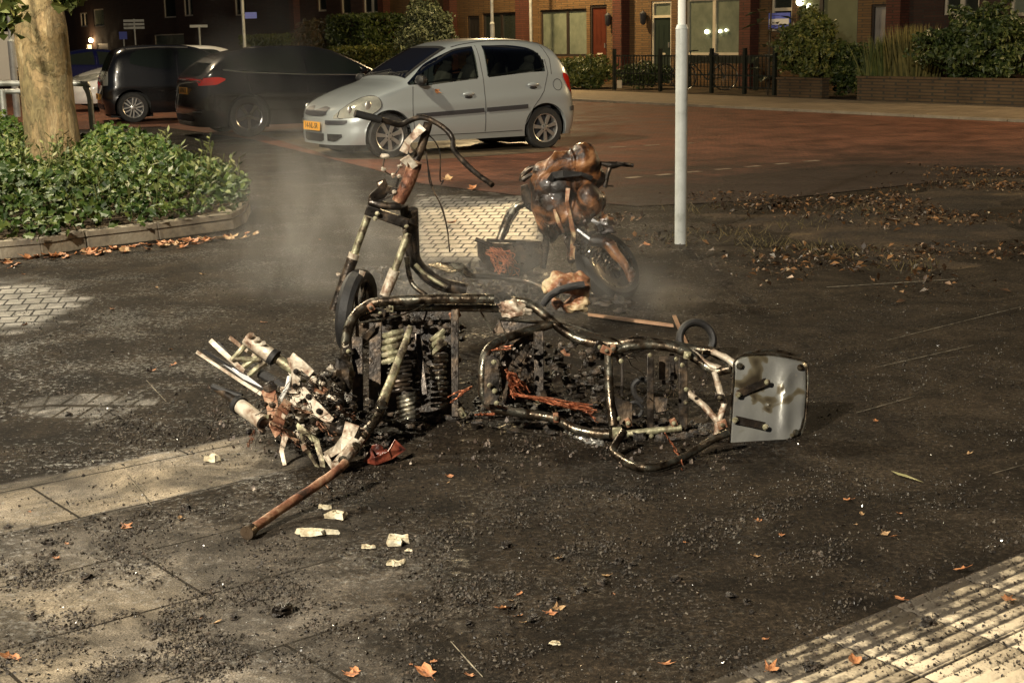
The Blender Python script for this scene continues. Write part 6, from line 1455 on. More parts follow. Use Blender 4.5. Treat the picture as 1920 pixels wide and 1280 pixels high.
q.blob(zC(355, 270, Yb - .02), (.024, .012, .012), 2, .2, 10); sobj('loose_fitting', q, MT['ash'], B_)
q = MB(); q.tube([zC(x, y, Yb - .01) for x, y in [(470, 260), (435, 325), (400, 375), (345, 340), (355, 270)]], .004, 5, 3); q.tube([zC(x, y, Yb - .01) for x, y in [(430, 380), (405, 465), (360, 500), (300, 520)]], .005, 5, 3); sobj('brake_cable', q, MT['steel_dark'], B_)
q = MB(); ragged(q, zC, [(330, 400, Yb), (350, 450, Yb), (300, 500, Yb), (290, 560, Yb)], .07, .004, 9); ragged(q, zC, [(400, 440, Yb - .01), (390, 480, Yb - .01)], .06, .004, 10); sobj('torn_sheet', q, MT['steel_dark'], B_)
tb(B_, 'frame_tube', zC, [(455, 540, Yb + .06), (478, 700, Yb + .1), (490, 800, Yb + .12), (520, 870, Yb + .14), (600, 940, Yb + .15), (700, 985, Yb + .15)], .02, sd)
tb(B_, 'frame_tube', zC, [(500, 560, Yb + .08), (505, 760, Yb + .14), (530, 860, Yb + .16), (640, 960, Yb + .18), (800, 1000, Yb + .18)], .03, sd)
tb(B_, 'frame_tube', zC, [(470, 820, Yb + .05), (500, 960, Yb + .05), (580, 1030, Yb)], .011, st); tb(B_, 'frame_tube', zC, [(520, 860, Yb), (570, 910, Yb), (690, 985, Yb - .02)], .009, MT['tubepatch'])
# front wheel between the legs, seen nearly edge on
wc = zC(200, 1120, Yb - .05); ax_ = Vector((.965, -.24, -.1)).normalized(); a_ = ax_.orthogonal().normalized(); M_ = Matrix((a_, ax_.cross(a_), ax_)).transposed()
q = MB(); q.lathe([(.17, -.035), (.2, -.04), (.215, -.02), (.215, .02), (.2, .04), (.17, .035)], 40, M_, wc + Vector((0, 0, -.0)), True); fw = obj('front_wheel', q, MT['rubber'], B_)
q = MB(); q.lathe([(.16, -.03), (.17, -.034), (.17, .034), (.16, .03)], 40, M_, wc, True)
for k in range(6): a = k * 1.047; q.bar(wc, wc + M_ @ Vector((math.cos(a) * .165, math.sin(a) * .165, 0)), .02, .012, ax_)
q.lathe([(.001, -.04), (.03, -.04), (.03, .04), (.001, .04)], 16, M_, wc); obj('rim', q, MT['steel_dark'], fw)
q = MB(); ragged(q, zC, [(232, 895, Yb - .1), (215, 960, Yb - .12), (185, 1030, Yb - .14)], .03, .004, 15); ragged(q, zC, [(130, 1130, Yb - .15), (110, 1200, Yb - .17), (95, 1260, Yb - .2)], .025, .004, 16); sobj('fender_stay', q, MT['ash'], B_)
q = MB()
for pts in ([(560, 130), (585, 300), (600, 420), (650, 520), (690, 650), (707, 790)], [(560, 140), (620, 180), (655, 260), (655, 400), (675, 400), (660, 425)], [(575, 220), (590, 330), (620, 460), (670, 560), (700, 700)]): q.tube([zC(x, y, Yb + .02) for x, y in pts], .0035, 5, 4)
sobj('brake_cable', q, MT['steel_dark'], B_)
q = MB(); panel(q, zC, [(590, 865, 7.3), (640, 850, 7.4), (760, 850, 7.45), (830, 890, 7.4), (700, 905, 7.25)], .005); panel(q, zC, [(700, 860, 7.3), (770, 850, 7.3), (850, 930, 7.2), (800, 925, 7.2)], .004); sobj('buckled_panel', q, st, B_)
q = MB(); rr = random.Random(33)
for k in range(130): p = G(rr.uniform(690, 1010), rr.uniform(505, 565), .01); q.blob(p, (rr.uniform(.015, .06), rr.uniform(.015, .05), rr.uniform(.01, .05)), k, .6, 7)
obj('charred_residue', q, MT['char'], B_, kind='stuff')

# ------------------------------------------------------------ third wreck: melted moped
C_ = thing('burnt_moped', 'burnt moped with glossy melted brown body, just left of the lamp post', 'moped wreck', (G(1050, 560).x, 8.5, 0))
Yc = 8.45
def meltbody():
    q = MB(); s_ = 321 * 3.048
    for x, y, rx, ry, dY, k in [(705, 150, 55, 50, 0, 1), (720, 200, 60, 60, 0, 2), (650, 185, 90, 45, 0, 3), (590, 215, 90, 45, 0, 4), (520, 260, 70, 50, .02, 5), (470, 330, 50, 90, .03, 6), (560, 330, 130, 90, .03, 7), (690, 280, 100, 60, .02, 8), (560, 430, 110, 110, .03, 9), (620, 480, 90, 110, 0, 10),
                              (742, 425, 66, 88, -.07, 11), (690, 500, 60, 60, -.03, 12), (540, 530, 60, 80, .03, 13), (640, 560, 35, 70, 0, 14), (655, 650, 16, 60, -.02, 15), (643, 720, 13, 50, -.02, 16), (765, 280, 28, 60, .02, 17), (822, 420, 14, 55, 0, 18), (530, 600, 18, 50, .05, 19)]:
        q.blob(zD(x, y, Yc + dY), (rx / s_, min(rx, ry) / s_ * 1.1 + .02, ry / s_), k, .1, 18)
    o = obj('melt', q, MT['plasticburn'], C_, auto=0); o.name = 'melted_body'
    rm = o.modifiers.new('r', 'REMESH'); rm.mode = 'VOXEL'; rm.voxel_size = .008
    sm_ = o.modifiers.new('s', 'SMOOTH'); sm_.iterations = 34; sm_.factor = .8
    dg = bpy.context.evaluated_depsgraph_get(); dg.update(); me = bpy.data.meshes.new_from_object(o.evaluated_get(dg)); o.modifiers.clear(); o.data = me
    n_ = len(me.vertices); co = np.zeros(n_ * 3); me.vertices.foreach_get('co', co); no = np.zeros(n_ * 3); me.vertices.foreach_get('normal', no); co = co.reshape(-1, 3); no = no.reshape(-1, 3)
    for i in range(n_):
        p = Vector(co[i]); w_ = noise.noise(Vector((p.x * 5, p.y * 4, p.z * 2.0))); rid = abs(noise.noise(Vector((p.x * 11 + w_ * 2, p.y * 9, p.z * 3 + w_))) * 2)
        co[i] += no[i] * (.012 + .035 * w_ + .016 * rid + .03 * .5 * max(0, 1 - abs(noise.noise(Vector((p.x * 7 + 3, p.y * 6, p.z * 2.4 + p.x * 3)))) * 7) + .004 * noise.noise(p * 26))
    me.vertices.foreach_set('co', co.ravel()); me.polygons.foreach_set('use_smooth', [True] * len(me.polygons)); me.update()
meltbody()
q = MB(); ragged(q, zD, [(545, 465, Yc - .13), (560, 510, Yc - .14), (580, 560, Yc - .13), (600, 598, Yc - .12)], .02, .006, 2); ragged(q, zD, [(625, 345, Yc - .14), (618, 420, Yc - .16), (640, 520, Yc - .13), (655, 600, Yc - .1), (650, 750, Yc - .08)], .03, .01, 3); sobj('melted_strip', q, MT['ragburn'], C_)
q = MB(); ragged(q, zD, [(520, 300, Yc - .1), (540, 270, Yc - .13), (600, 262, Yc - .15), (700, 262, Yc - .13), (760, 290, Yc - .1)], .03, .012, 5); sobj('melted_strip', q, MT['rubber'], C_)
tb(C_, 'seat_rail', zD, [(470, 235, Yc + .05), (430, 225, Yc + .05), (395, 240, Yc + .05), (365, 275, Yc + .05), (358, 305, Yc + .05)], .016, sd); tb(C_, 'seat_rail', zD, [(460, 265, Yc), (420, 268, Yc), (385, 285, Yc), (365, 300, Yc)], .014, sd)
tb(C_, 'handlebar', zD, [(780, 200, Yc), (830, 205, Yc), (880, 213, Yc), (930, 208, Yc), (1000, 215, Yc - .02)], [.012, .014, .022, .014, .011], sd, 4, 10)
q = MB(); q.tube([zD(865, 225, Yc), zD(850, 270, Yc), zD(835, 340, Yc)], .014, 8, 3); q.tube([zD(800, 188, Yc), zD(815, 215, Yc)], .006, 6); q.tube([zD(830, 330, Yc), zD(885, 332, Yc)], .006, 6); q.tube([zD(900, 196, Yc), zD(985, 210, Yc - .06)], .006, 6); sobj('brake_lever', q, sd, C_)
q = MB(); panel(q, zD, [(355, 330, Yc), (395, 320, Yc), (430, 440, Yc), (425, 480, Yc), (385, 460, Yc), (360, 420, Yc)], .03); obj('side_bracket', q, sd, C_, bevel=.004)
tb(C_, 'frame_tube', zD, [(375, 430, Yc), (330, 450, Yc), (290, 500, Yc), (260, 570, Yc), (235, 640, Yc - .02)], .022, MT['steel'], 5); tb(C_, 'frame_tube', zD, [(340, 480, Yc - .03), (300, 540, Yc - .03), (275, 600, Yc - .03)], .006, sd)
tb(C_, 'frame_tube', zD, [(500, 610, Yc), (500, 680, Yc), (490, 740, Yc), (480, 800, Yc)], .018, sd)
tb(C_, 'frame_tube', zD, [(0, 795, 8.0), (60, 840, 7.9), (200, 850, 7.95), (400, 880, 7.9), (560, 960, 7.5)], .014, sd)
# floor tray with copper wires
q = MB(); q.tube([zD(95, 635, 8.3), zD(160, 660, 8.3), zD(250, 672, 8.35), zD(350, 665, 8.45), zD(480, 665, 8.5)], .014, 8, 4); q.bar(zD(160, 640, 8.55), zD(470, 655, 8.6), .02, .02); panel(q, zD, [(105, 650, 8.32), (250, 676, 8.36), (480, 670, 8.5), (470, 780, 8.4), (350, 850, 8.2), (180, 820, 8.2), (110, 730, 8.25)], .01); obj('battery_box', q, sd, C_)
q = MB()
for sx in range(26): rr = random.Random(sx + 400); q.tube([zD(rr.uniform(150, 260), rr.uniform(680, 720), 8.22), zD(rr.uniform(200, 330), rr.uniform(700, 800), 8.16), zD(rr.uniform(160, 350), rr.uniform(720, 850), 8.1), zD(rr.uniform(220, 350), rr.uniform(760, 860), 8.12)], .0022, 4, 5)
obj('copper_wires', q, MT['copper'], C_, kind='stuff')
# rear wheel with spring and swing arm
wc = zD(850, 790, Yc - .05); ax_ = Vector((.62, -.6, .55)).normalized(); a_ = ax_.orthogonal().normalized(); M_ = Matrix((a_, ax_.cross(a_), ax_)).transposed()
q = MB(); q.lathe([(.17, -.05), (.2, -.055), (.225, -.03), (.225, .03), (.2, .055), (.17, .05)], 44, M_, wc, True); rw = obj('rear_wheel', q, MT['rubber'], C_)
q = MB(); q.lathe([(.001, .01), (.09, .01), (.1, .03), (.15, .035), (.17, .045), (.17, -.045), (.15, -.03), (.001, -.02)], 44, M_, wc); obj('rim', q, MT['steel_dark'], rw)
q = MB(); q.lathe([(.155, .046), (.172, .05), (.176, .046), (.172, .04)], 44, M_, wc, True); obj('rim_edge', q, MT['steel'], rw)
q = MB(); a0, b0 = zD(680, 670, Yc - .2), zD(890, 790, Yc - .22); d = (b0 - a0); u_ = d.normalized().orthogonal().normalized(); v_ = d.normalized().cross(u_)
q.tube([a0 + d * (k / 220) + (u_ * math.cos(k / 220 * 6.283 * 11) + v_ * math.sin(k / 220 * 6.283 * 11)) * .03 for k in range(221)], .0055, 6); q.tube([a0 - d * .1, b0 + d * .15], .014, 10); sobj('shock_absorber', q, MT['steel'], C_)
tb(C_, 'swing_arm', zD, [(760, 640, Yc - .15), (850, 660, Yc - .2), (900, 720, Yc - .25), (960, 800, Yc - .28), (985, 880, Yc - .3)], [.03, .035, .03, .022, .015], MT['plasticburn'], 4, 12, .3)
q = MB(); q.blob(zD(835, 560, Yc - .1), (.06, .05, .055), 4, .3, 14); q.blob(zD(990, 830, Yc - .3), (.02, .02, .03), 6, .4, 10); sobj('hub_casing', q, MT['plasticburn'], C_)
q = MB(); ragged(q, zD, [(760, 525, Yc - .16), (800, 550, Yc - .17), (815, 585, Yc - .16)], .03, .006, 8); q.tube([zD(680, 580, Yc - .12), zD(760, 640, Yc - .15)], .02, 10, 3, .2); q.tube([zD(830, 640, Yc - .2), zD(890, 695, Yc - .2)], .012, 8); sobj('linkage', q, MT['alloydark'], C_)
q = MB(); rr = random.Random(44)
for k in range(60): p = G(rr.uniform(930, 1180), rr.uniform(530, 590), .01); q.blob(p, (rr.uniform(.015, .05), rr.uniform(.015, .04), rr.uniform(.008, .03)), k, .6, 7)
obj('charred_residue', q, MT['char'], C_, kind='stuff')
rr = random.Random(61)
for k in range(9):
    x, y = rr.choice([(560, 540), (500, 480), (640, 560), (720, 520), (600, 600), (820, 450), (450, 400), (700, 350), (550, 350)]); x += rr.gauss(0, 30); y += rr.gauss(0, 30); L_ = rr.uniform(30, 100)
    q = MB(); ragged(q, zD, [(x, y, Yc - .11 + rr.gauss(0, .01)), (x + rr.gauss(0, 12), y + L_ * .5, Yc - .12), (x + rr.gauss(0, 18), y + L_, Yc - .1)], rr.uniform(.006, .03), .005, k + 900)
    sobj('melted_drip', q, MT[rr.choice(['plasticburn', 'plasticburn', 'ragburn'])], C_)
q = MB()
for k in range(16): x, y = rr.uniform(420, 860), rr.uniform(420, 720); wires(q, zD, x, y, x + rr.gauss(0, 60), y + rr.uniform(20, 150), Yc - .13, 1, k + 950, 10, .002, 12)
obj('burnt_wires', q, MT['steel_dark'], C_, kind='stuff')
# half melted seat shell below
q = MB()
Ys = 7.1
for x, y, rx, ry, k in [(600, 880, 110, 40, 1), (540, 910, 60, 30, 2), (680, 880, 60, 40, 3), (690, 970, 55, 35, 4), (660, 1020, 70, 25, 5), (560, 1000, 30, 20, 6), (720, 920, 30, 60, 7)]: q.blob(zD(x, y, Ys), (rx / 1150, .07, ry / 1150 + .01), k, .35, 14)
o = obj('melted_shell', q, MT['ragburn'], None, label='half melted tan and cream plastic shell lying between the wrecks', cat='plastic wreckage', auto=0); rm = o.modifiers.new('r', 'REMESH'); rm.mode = 'VOXEL'; rm.voxel_size = .008
q = MB(); q.tube([zD(x, y, Ys - .12) for x, y in [(480, 1010), (520, 960), (580, 925), (650, 905), (720, 895)]], .019, 10, 4, .1); obj('burnt_hose', q, MT['rubber'], label='thick black burnt hose arching over the melted shell', cat='hose')
# small tyre ring and plank
wc = Wp(1306, 636, 6.55); ax_ = Vector((.15, -.93, .35)).normalized(); a_ = ax_.orthogonal().normalized(); M_ = Matrix((a_, ax_.cross(a_), ax_)).transposed()
q = MB(); q.lathe([(.062 + .026 * (1 + math.cos(a)) * .5 * 1.4, .026 * math.sin(a)) for a in [6.283 * i / 12 for i in range(12)]], 36, M_, wc, True); obj('tyre_ring', q, MT['rubber'], label='small burnt tyre ring standing behind the lying frame near the rack plate', cat='tyre')
MT['wood'] = mat('scorched_wood', [(.12, .055, .03), (.34, .2, .11)], .6, 0, 5, .003)
q = MB(); a, b = G(1102, 591, .012), G(1262, 612, .012); rows = []
for k in range(9): t_ = k / 8; p = a.lerp(b, t_); w_ = .028 * (1 - .75 * abs(t_ - .6) ** 1.3); rows.append([p + Vector((0, -w_, 0)), p + Vector((0, -w_ * .7, .012)), p + Vector((0, w_ * .7, .012)), p + Vector((0, w_, 0))])
q.grid(rows); obj('wood_strip', q, MT['wood'], label='long thin tan strip lying flat behind the lying frame', cat='strip')
q = MB(); a, b = G(1264, 592, .01), G(1288, 648, .01); q.bar(a, b, .02, .008); obj('wood_strip', q, MT['wood'], label='short tan sliver seen through the small tyre ring', cat='strip')
# ------------------------------------------------------------ debris
rr = random.Random(99)
def crumbs(n, dens, s0, s1, seed, box):
    r = random.Random(seed); q = MB(); k = 0; vs = []; fs = []
    while k < n:
        x, y = r.uniform(box[0], box[1]), r.uniform(box[2], box[3])
        if r.random() > dens(x, y): continue
        p = G(x, y, .0); s_ = s0 + (s1 - s0) * r.random() ** 4; k += 1; o = len(vs)
        ax = [Vector((r.gauss(0, 1), r.gauss(0, 1), r.gauss(0, 1))).normalized() for _ in range(3)]
        for a in ax: vs.append(p + a * s_ * r.uniform(.5, 1.2) + Vector((0, 0, s_ * .4)))
        for a in ax: vs.append(p - a * s_ * r.uniform(.5, 1.2) + Vector((0, 0, s_ * .4)))
        fs += [(o + a, o + b, o + c) for a, b, c in ((0, 1, 2), (0, 2, 4), (0, 4, 5), (0, 5, 1), (3, 2, 1), (3, 4, 2), (3, 5, 4), (3, 1, 5))]
    q.v = [tuple(v) for v in vs]; q.f = fs; return q
def dn(x, y):
    n = .22 + 1.5 * noise.noise(Vector((x / 150, y / 60, 3))) + 1.0 * noise.noise(Vector((x / 34, y / 17, 8)))
    f = .9 * math.exp(-((x - 960) / 330) ** 2 - ((y - 850) / 45) ** 2) + .9 * math.exp(-((x - 560) / 110) ** 2 - ((y - 860) / 60) ** 2) + .16 + .75 * float(smooth(700, 100, x)) * float(smooth(560, 640, y)) + .55 * math.exp(-((x - 900) / 380) ** 2 - ((y - 1060) / 90) ** 2) + .35 * float(smooth(1000, 1200, y)) * float(smooth(1100, 500, x)) + .5 * math.exp(-((x - 1400) / 260) ** 2 - ((y - 985) / 60) ** 2)
    if y > 1262 - (x - 1360) * .44: return 0
    if 4.36 < G(x, y).xy.dot(V) < 4.9 and G(x, y).xy.dot(U) < 2.6: f *= .16
    return min(1, max(0, n) * f)
obj('charred_debris', crumbs(30000, dn, .0012, .0075, 1, (-20, 1940, 560, 1290)), MT['char'], smooth=False, label='countless small charred crumbs strewn over the sooty paving', cat='debris', kind='stuff')
MT['fleck'] = mat('pale_glint_flecks', [(.6, .58, .52), (.9, .9, .88)], .15, .3, 40)  # shiny chips whose pale colour stands in for lamp glints on wet grit
obj('glint_flecks', crumbs(6500, lambda x, y: (.15 + .85 * float(smooth(900, 1500, x)) * float(smooth(1150, 800, y))) * max(0, .45 + noise.noise(Vector((x / 90, y / 45, 1)))) * (0 if y > 1250 - (x - 1330) * .415 else 1), .0008, .0023, 2, (-20, 1940, 480, 1290)), MT['fleck'], smooth=False, label='tiny shiny flecks, coloured pale as lamp glints, scattered over the dark wet paving', cat='glint flecks', kind='stuff')
MT['greycrumb'] = mat('grey_ash_crumbs', [(.035, .03, .023), (.11, .09, .065)], .7, 0, 30)
obj('ash_crumbs', crumbs(26000, dn, .0012, .007, 3, (-20, 1940, 560, 1290)), MT['greycrumb'], smooth=False, label='fine grey brown ash crumbs mixed into the debris on the paving', cat='ash', kind='stuff')
def on_tac(x, y): return 1 if y > 1290 - (x - 1330) * .415 else 0
q = crumbs(1700, on_tac, .0015, .007, 4, (1330, 1920, 1030, 1280)); q.v = [(x, y, z + .016) for x, y, z in q.v]
obj('charred_debris', q, MT['char'], smooth=False, label='black crumbs caught between the ribs of the cream tactile tiles', cat='debris', kind='stuff')
# larger charred lumps
lump = []
for k in range(5):
    q = MB(); q.blob((0, 0, .01), (.022, .017, .013), k + 40, .6, 10)
    for j in range(3): q.blob((rr.uniform(-.02, .02), rr.uniform(-.02, .02), .008), (.01, .009, .008), k * 3 + j, .5, 7)
    me = bpy.data.meshes.new('charred_lump'); me.from_pydata([tuple(v) for v in q.v], [], q.f); me.materials.append(MT['char']); lump.append(me)
def put(name, me, p, rz, s_, label, cat, group=None, tilt=0):
    o = bpy.data.objects.new(name, me); S.collection.objects.link(o); o.location = p; o.rotation_euler = (tilt, tilt * .5, rz); o.scale = (s_, s_, s_); o['label'] = label; o['category'] = cat
    if group: o['group'] = group
    return o
spots = [(15, 990), (350, 955), (90, 1020), (120, 885), (45, 1075), (100, 1040), (160, 1085), (340, 975), (270, 965), (205, 990), (530, 1000), (820, 1010), (880, 1170), (1040, 1125), (700, 1165), (880, 1130), (960, 1140), (1000, 1165), (950, 1025), (1160, 1055), (1185, 1060), (1170, 1075), (1200, 1045),
         (1120, 1030), (1090, 1110), (1130, 1095), (1265, 1090), (1425, 1020), (1400, 1130), (1410, 1150), (1370, 1120), (440, 1160), (300, 1210), (60, 1160), (150, 510), (210, 660), (280, 695), (130, 780), (330, 740), (1200, 935)]
for i, (x, y) in enumerate(spots): put('charred_lump', lump[i % 5], G(x, y), rr.random() * 6, rr.uniform(.3, .75), 'black charred lump the size of a pebble lying loose on the sooty paving', 'charred lump', 'charred lumps on the paving')
put('charred_lump', lump[1], G(528, 1152), 1.2, 1.25, 'largest charred lump, alone below the rusty handlebar end', 'charred lump')
put('charred_lump', lump[2], G(1519, 1254, .015), .4, .8, 'black lump on a joint of the cream tactile tiles', 'charred lump')
put('charred_lump', lump[3], G(1740, 1172, .015), .4, .8, 'flat black lump between the ribs of the tactile tiles', 'charred lump')
# pale ash shards
def shard(p, a, b, h, seed, lbl, n=11):
    a *= .8; b *= .8
    r = random.Random(seed); q = MB(); ang_ = r.random() * 3; rows = []; out = []
    for j in range(n): t_ = 6.283 * j / n; k = r.uniform(.5, 1.3); out.append((math.cos(t_) * a * k, math.sin(t_) * b * k))
    for lv, (s_, z) in enumerate([(1, .0), (1.05, h * .3), (.96, h * .75), (.6, h * .6), (.02, h * .45)]):
        rows.append([Vector((p.x + x * s_, p.y + y * s_, max(.001, z + .5 * h * noise.noise(Vector((x * 40, y * 40, seed + lv)))))) for x, y in out + out[:1]])
    rows = [[v + Vector((r.uniform(-.003, .003), r.uniform(-.003, .003), r.uniform(0, .004))) if 0 < i else v for i, v in enumerate(row[:-1])] for row in rows]; rows = [row + row[:1] for row in rows]
    q.grid(rows); return obj('ash_shard', q, MT['shard'], label=lbl, cat='shard', auto=25, group='pale shards on the paving')
MT['shard'] = mat('pale_burnt_shard', [(.22, .15, .08), (.55, .48, .32), (.74, .68, .52)], .7, 0, 22, .006, 70, stops=[.33, .45, .6])
for (x, y, a, b, h, sd_, lb) in [(398, 866, .032, .02, .03, 1, 'small upright white shard on the bare tan slab'), (590, 1003, .075, .028, .022, 2, 'widest cream shard, layered, just right of the rusty handlebar end'), (632, 972, .045, .028, .028, 3, 'rounded cream shard above the widest shard'),
        (695, 1028, .03, .013, .012, 4, 'thin small cream shard left of the largest angular one'), (744, 1020, .042, .034, .03, 5, 'large angular cream shard in the middle of the foreground'), (767, 1034, .014, .009, .008, 6, 'tiny cream chip right of the angular shard'), (742, 1060, .04, .017, .018, 7, 'crescent shaped cream shard nearest the viewer'), (610, 955, .02, .01, .018, 8, 'small grey white crumpled flake under the handlebar'),
        (1043, 1209, .018, .008, .01, 9, 'tiny pale chip in the lower middle foreground')]: shard(G(x, y), a, b, h, sd_, lb)
# fallen leaves
leafm = []
MT['leaf1'] = mat('dry_orange_leaf', [(.1, .04, .018), (.36, .14, .05), (.55, .26, .11)], .55, 0, 30, .002); MT['leaf2'] = mat('dry_tan_leaf', [(.12, .07, .035), (.34, .2, .09), (.5, .34, .17)], .55, 0, 30, .002)
for k in range(8):
    r = random.Random(k + 60); n = 12; q = MB(); out = []
    for j in range(n): t_ = 6.283 * j / n; rad_ = .028 * (1 + .45 * math.cos(t_)) * (1 + .25 * math.sin(5 * t_ + k)) * r.uniform(.75, 1.2); out.append(Vector((math.cos(t_) * rad_ * 1.25, math.sin(t_) * rad_ * .8, 0)))
    cl_a = r.uniform(8, 22); f_ = lambda p: Vector((p.x, p.y, .004 + cl_a * p.y * p.y + 6 * p.x * p.x * r.uniform(.4, 1.4)))
    q.add([f_(Vector((0, 0, 0)))] + [f_(p * .5) for p in out] + [f_(p) for p in out], [(0, 1 + j, 1 + (j + 1) % n) for j in range(n)] + [(1 + j, 1 + n + j, 1 + n + (j + 1) % n, 1 + (j + 1) % n) for j in range(n)])
    q.tube([(-.02, 0, .006), (-.045, .004, .008)], .0012, 4)
    me = bpy.data.meshes.new('fallen_leaf'); me.from_pydata([tuple(v) for v in q.v], [], q.f); me.materials.append(MT['leaf1'] if k % 4 != 3 else MT['leaf2']); leafm.append(me)
def leaf(x, y, s_, lb, g, z=0.0): put('fallen_leaf', leafm[rr.randrange(8)], G(x, y, z), rr.random() * 6.283, s_ * rr.uniform(.75, 1.2), lb, 'leaf', g, rr.uniform(-.35, .35))
L1 = 'dry orange leaf in the row gathered along the foot of the bed kerb'
for k in range(78):
    t_ = rr.random() ** .8; x = 5 + 480 * t_; y = 484 - 52 * t_ + abs(rr.gauss(0, 6)) + 4; leaf(x, y, rr.uniform(.8, 1.5), L1, 'leaves along the bed kerb')
L2 = 'single dry orange leaf lying loose on the sooty paving'
for x, y, s_ in [(235, 987, .9), (340, 975, .9), (125, 1020, .5), (105, 1047, .7), (55, 960, .4), (210, 580, 1.1), (380, 515, 1), (495, 605, 1.1), (45, 610, 1.1), (320, 655, 1), (285, 695, .8), (325, 685, .9), (45, 515, 1), (205, 465, 1), (295, 540, .7), (600, 450, .8),
                (1592, 938, .9), (1616, 965, .8), (1685, 963, .7), (1605, 983, .6), (1658, 1000, .9), (1675, 1006, .7), (1465, 1003, .9), (1415, 1043, 1.1), (1420, 975, .5), (1285, 1017, .4), (1437, 1198, .7), (1247, 1245, .6), (1048, 1047, .9), (1138, 1080, .8), (1160, 1057, .5), (940, 1142, 1.3), (1042, 1142, .9), (1030, 1150, .7), (973, 1115, .6), (957, 1125, .6), (970, 1155, .5), (983, 1167, .5), (1150, 1115, .4),
                (803, 1265, 1.3), (815, 1240, .8), (878, 1266, .7), (655, 1265, 1.1), (668, 1260, .8), (770, 1245, .4), (405, 1168, .7), (375, 1160, .4), (15, 1232, 1.1), (30, 1236, 1), (842, 893, .6), (1215, 460, 1.5), (1180, 490, 1), (840, 905, .4), (905, 470, .6), (1815, 852, 1), (1640, 790, .8)]: leaf(x, y, s_ * .55, L2, 'single leaves on the paving')
leaf(1601, 1243, .8, 'curled orange brown leaf, largest on the tactile tiles', None, .02); leaf(1442, 1256, .6, 'small orange leaf near the left end of the tactile tiles', None, .02); leaf(1890, 1124, .9, 'flat orange leaf on the tactile tiles by the right edge', None, .02); leaf(1690, 1124, .55, 'orange leaf on the black edge of the tactile tiles', None, .012); leaf(1808, 1068, .8, 'small orange leaf where tactile tiles meet the soot near the right edge', None, .012)
q = MB(); a, b = G(1670, 884, .006), G(1732, 906, .004); s_ = (b - a).normalized().cross(Vector((0, 0, 1))) * .012; q.add([a, a.lerp(b, .3) + s_, b, a.lerp(b, .4) - s_], [(0, 1, 2, 3)]); q.v = [(x, y, z + .004) for x, y, z in q.v]
obj('narrow_leaf', q, mat('pale_green_leaf', [(.25, .24, .1), (.42, .38, .2)], .5, 0, 20), smooth=False, label='narrow pale green leaf on the dark paving at the right', cat='leaf')
# yellow leaves in the road behind
for x, y in ((887, 355), (845, 420), (842, 338)): leaf(x, y, 2.0, 'yellow brown leaf in the road behind the upright fork', 'leaves in the road', .01)
lo_ = put('fallen_leaf', leafm[2], Vector((0, 0, 0)), 0, 1.1, 'small brown leaf stuck to the front door of the silver car', 'leaf')
mw = Matrix.Translation(sc.location) @ Matrix.Rotation(ang, 4, 'Z'); lo_.location = mw @ car.side(1.38, .84, -1, .012); lo_.rotation_euler = (rad(88), .5, ang)
# verge litter
def litter(n, seed):
    r = random.Random(seed); q = MB(); vs = []; fs = []; k = 0; P_ = np.array(vpoly)
    bx0, bx1, by0, by1 = min(vx) - .8, max(vx), min(vy) - .8, max(vy) + .8
    while k < n:
        x, y = r.uniform(bx0, bx1), r.uniform(by0, by1)
        nn = noise.noise(Vector((x * 1.1, y * .9, 2))); pd = polydist(np.array([x]), np.array([y]), vpoly)[0] + 1.5 * noise.noise(Vector((x * .8, y * .8, 7)))
        if r.random() > (.3 + 1.4 * nn) * float(smooth(-.9, .9, pd)): continue
        k += 1; p = Vector((x, y, .012 + .02 * r.random())); s_ = .006 + .03 * r.random() ** 2.5; a = Vector((r.gauss(0, 1), r.gauss(0, 1), r.gauss(0, .45))).normalized(); b = a.cross(Vector((r.gauss(0, .4), r.gauss(0, .4), 1))).normalized(); o = len(vs)
        vs += [p - a * s_, p + b * s_ * .55 + Vector((0, 0, .3 * s_)), p + a * s_, p - b * s_ * .55 + Vector((0, 0, .25 * s_))]; fs += [(o, o + 1, o + 2), (o, o + 2, o + 3)]
    q.v = [tuple(v) for v in vs]; q.f = fs; return q
obj('leaf_litter', litter(7500, 6), leafmat('litter_leaves', (.02, .013, .008), (.05, .026, .012), (.26, .13, .05), .45), smooth=False, label='brown leaf litter thickly covering the earth verge at the right', cat='leaf litter', kind='stuff')
q = MB(); r = random.Random(14)
for k in range(650):
    c = r.choice([(1440, 462), (1540, 465), (1600, 478), (1270, 445), (1620, 400), (1840, 340), (1290, 392), (1500, 425), (1700, 500), (1380, 440)]); p = G(c[0] + r.gauss(0, 34), c[1] + r.gauss(0, 7)); t_ = Vector((r.gauss(0, .05), r.gauss(0, .05), r.uniform(.02, .07))); w_ = Vector((.003, 0, 0)); q.add([p - w_, p + w_, p + t_], [(0, 1, 2)])
obj('grass', q, leafmat('dry_grass', (.06, .055, .02), (.12, .09, .035), (.2, .15, .07)), smooth=False, label='sparse tufts of trodden yellowish grass on the verge', cat='grass', kind='stuff')
MT['wetchar'] = mat('wet_black_grit', [(.01, .009, .008), (.03, .028, .026)], .18, 0, 30)
obj('wet_grit', crumbs(12000, lambda x, y: max(0, .3 + 1.3 * noise.noise(Vector((x / 170, y / 70, 5))) + .5 * noise.noise(Vector((x / 40, y / 18, 4)))) * (0 if y > 1262 - (x - 1360) * .44 else 1), .0015, .006, 12, (-20, 1940, 470, 1290)), MT['wetchar'], smooth=False, label='wet glistening black grit lying in patches on the dark paving', cat='grit', kind='stuff')
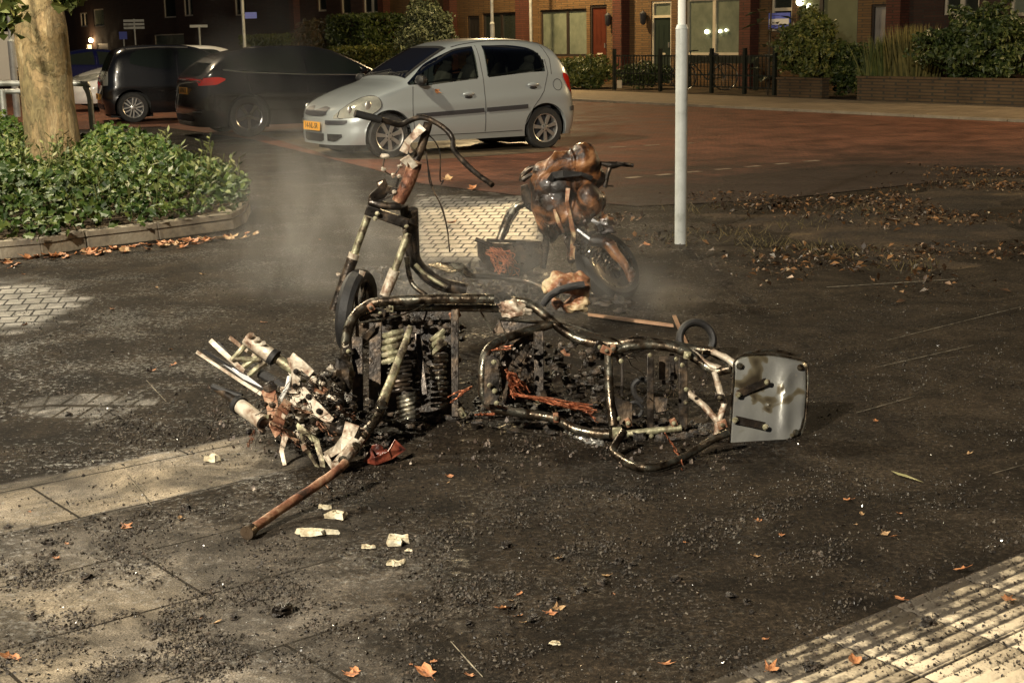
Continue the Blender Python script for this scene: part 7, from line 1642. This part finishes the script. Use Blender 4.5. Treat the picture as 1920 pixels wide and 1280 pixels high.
# ------------------------------------------------------------ smoke
def smoke(label, c, rad3, dens, seed, sc=1.6, thr=.42):
    q = MB(); q.blob((0, 0, 0), 1.0, 0, 0, 20); o = obj('smoke', q, [], None, kind='stuff', label=label, cat='smoke'); o.location = c; o.scale = rad3
    m = bpy.data.materials.new('thin_smoke'); m.use_nodes = True; nt = m.node_tree; nt.nodes.clear(); L = nt.links.new
    out = nt.nodes.new('ShaderNodeOutputMaterial'); pv = nt.nodes.new('ShaderNodeVolumePrincipled'); L(pv.outputs[0], out.inputs['Volume'])
    pv.inputs['Color'].default_value = (.82, .82, .8, 1); pv.inputs['Anisotropy'].default_value = .2
    tc = N(nt, 'ShaderNodeTexCoord'); ln = nt.nodes.new('ShaderNodeVectorMath'); ln.operation = 'LENGTH'; L(tc.outputs['Object'], ln.inputs[0])
    fall = ramp(nt, ln.outputs['Value'], [(.1, 1.), (.95, 0.)], 'EASE')
    mp = N(nt, 'ShaderNodeMapping'); mp.inputs['Scale'].default_value = (rad3[0], rad3[1], rad3[2] * .55); mp.inputs['Location'].default_value = (seed, seed * 2, 0); L(tc.outputs['Object'], mp.inputs[0])
    n = N(nt, 'ShaderNodeTexNoise', i2=sc, i3=4, i4=.55); n.inputs['Distortion'].default_value = 1.6; L(mp.outputs[0], n.inputs[0])
    r_ = ramp(nt, n.outputs[0], [(thr, 0.), (thr + .3, 1.)])
    L(mathn(nt, 'MULTIPLY', mathn(nt, 'MULTIPLY', fall.outputs[0], r_.outputs[0]), dens), pv.inputs['Density']); o.data.materials.clear(); o.data.materials.append(m)
    m.cycles.volume_sampling = 'DISTANCE' if hasattr(m.cycles, 'volume_sampling') else None
smoke('thin grey smoke rising left of the upright fork', Wp(600, 430, 8.6), (1.05, .8, 1.0), .95, 3, 2.2, .42)
smoke('faint smoke drifting in front of the black parked car', Wp(500, 170, 9.5), (.7, .8, .9), .2, 7)
smoke('thin smoke over the ground between the melted moped and the lamp post', Wp(1190, 545, 7.6), (.45, .4, .22), 1.0, 11, 3)
smoke('thin veil of smoke over the ground between the two wrecks', Wp(980, 500, 7.4), (1.5, .7, .6), .55, 23, 1.8, .38)
smoke('light smoke hanging round the upright fork', Wp(770, 520, 7.7), (.5, .5, .45), 1.5, 17, 2.5)
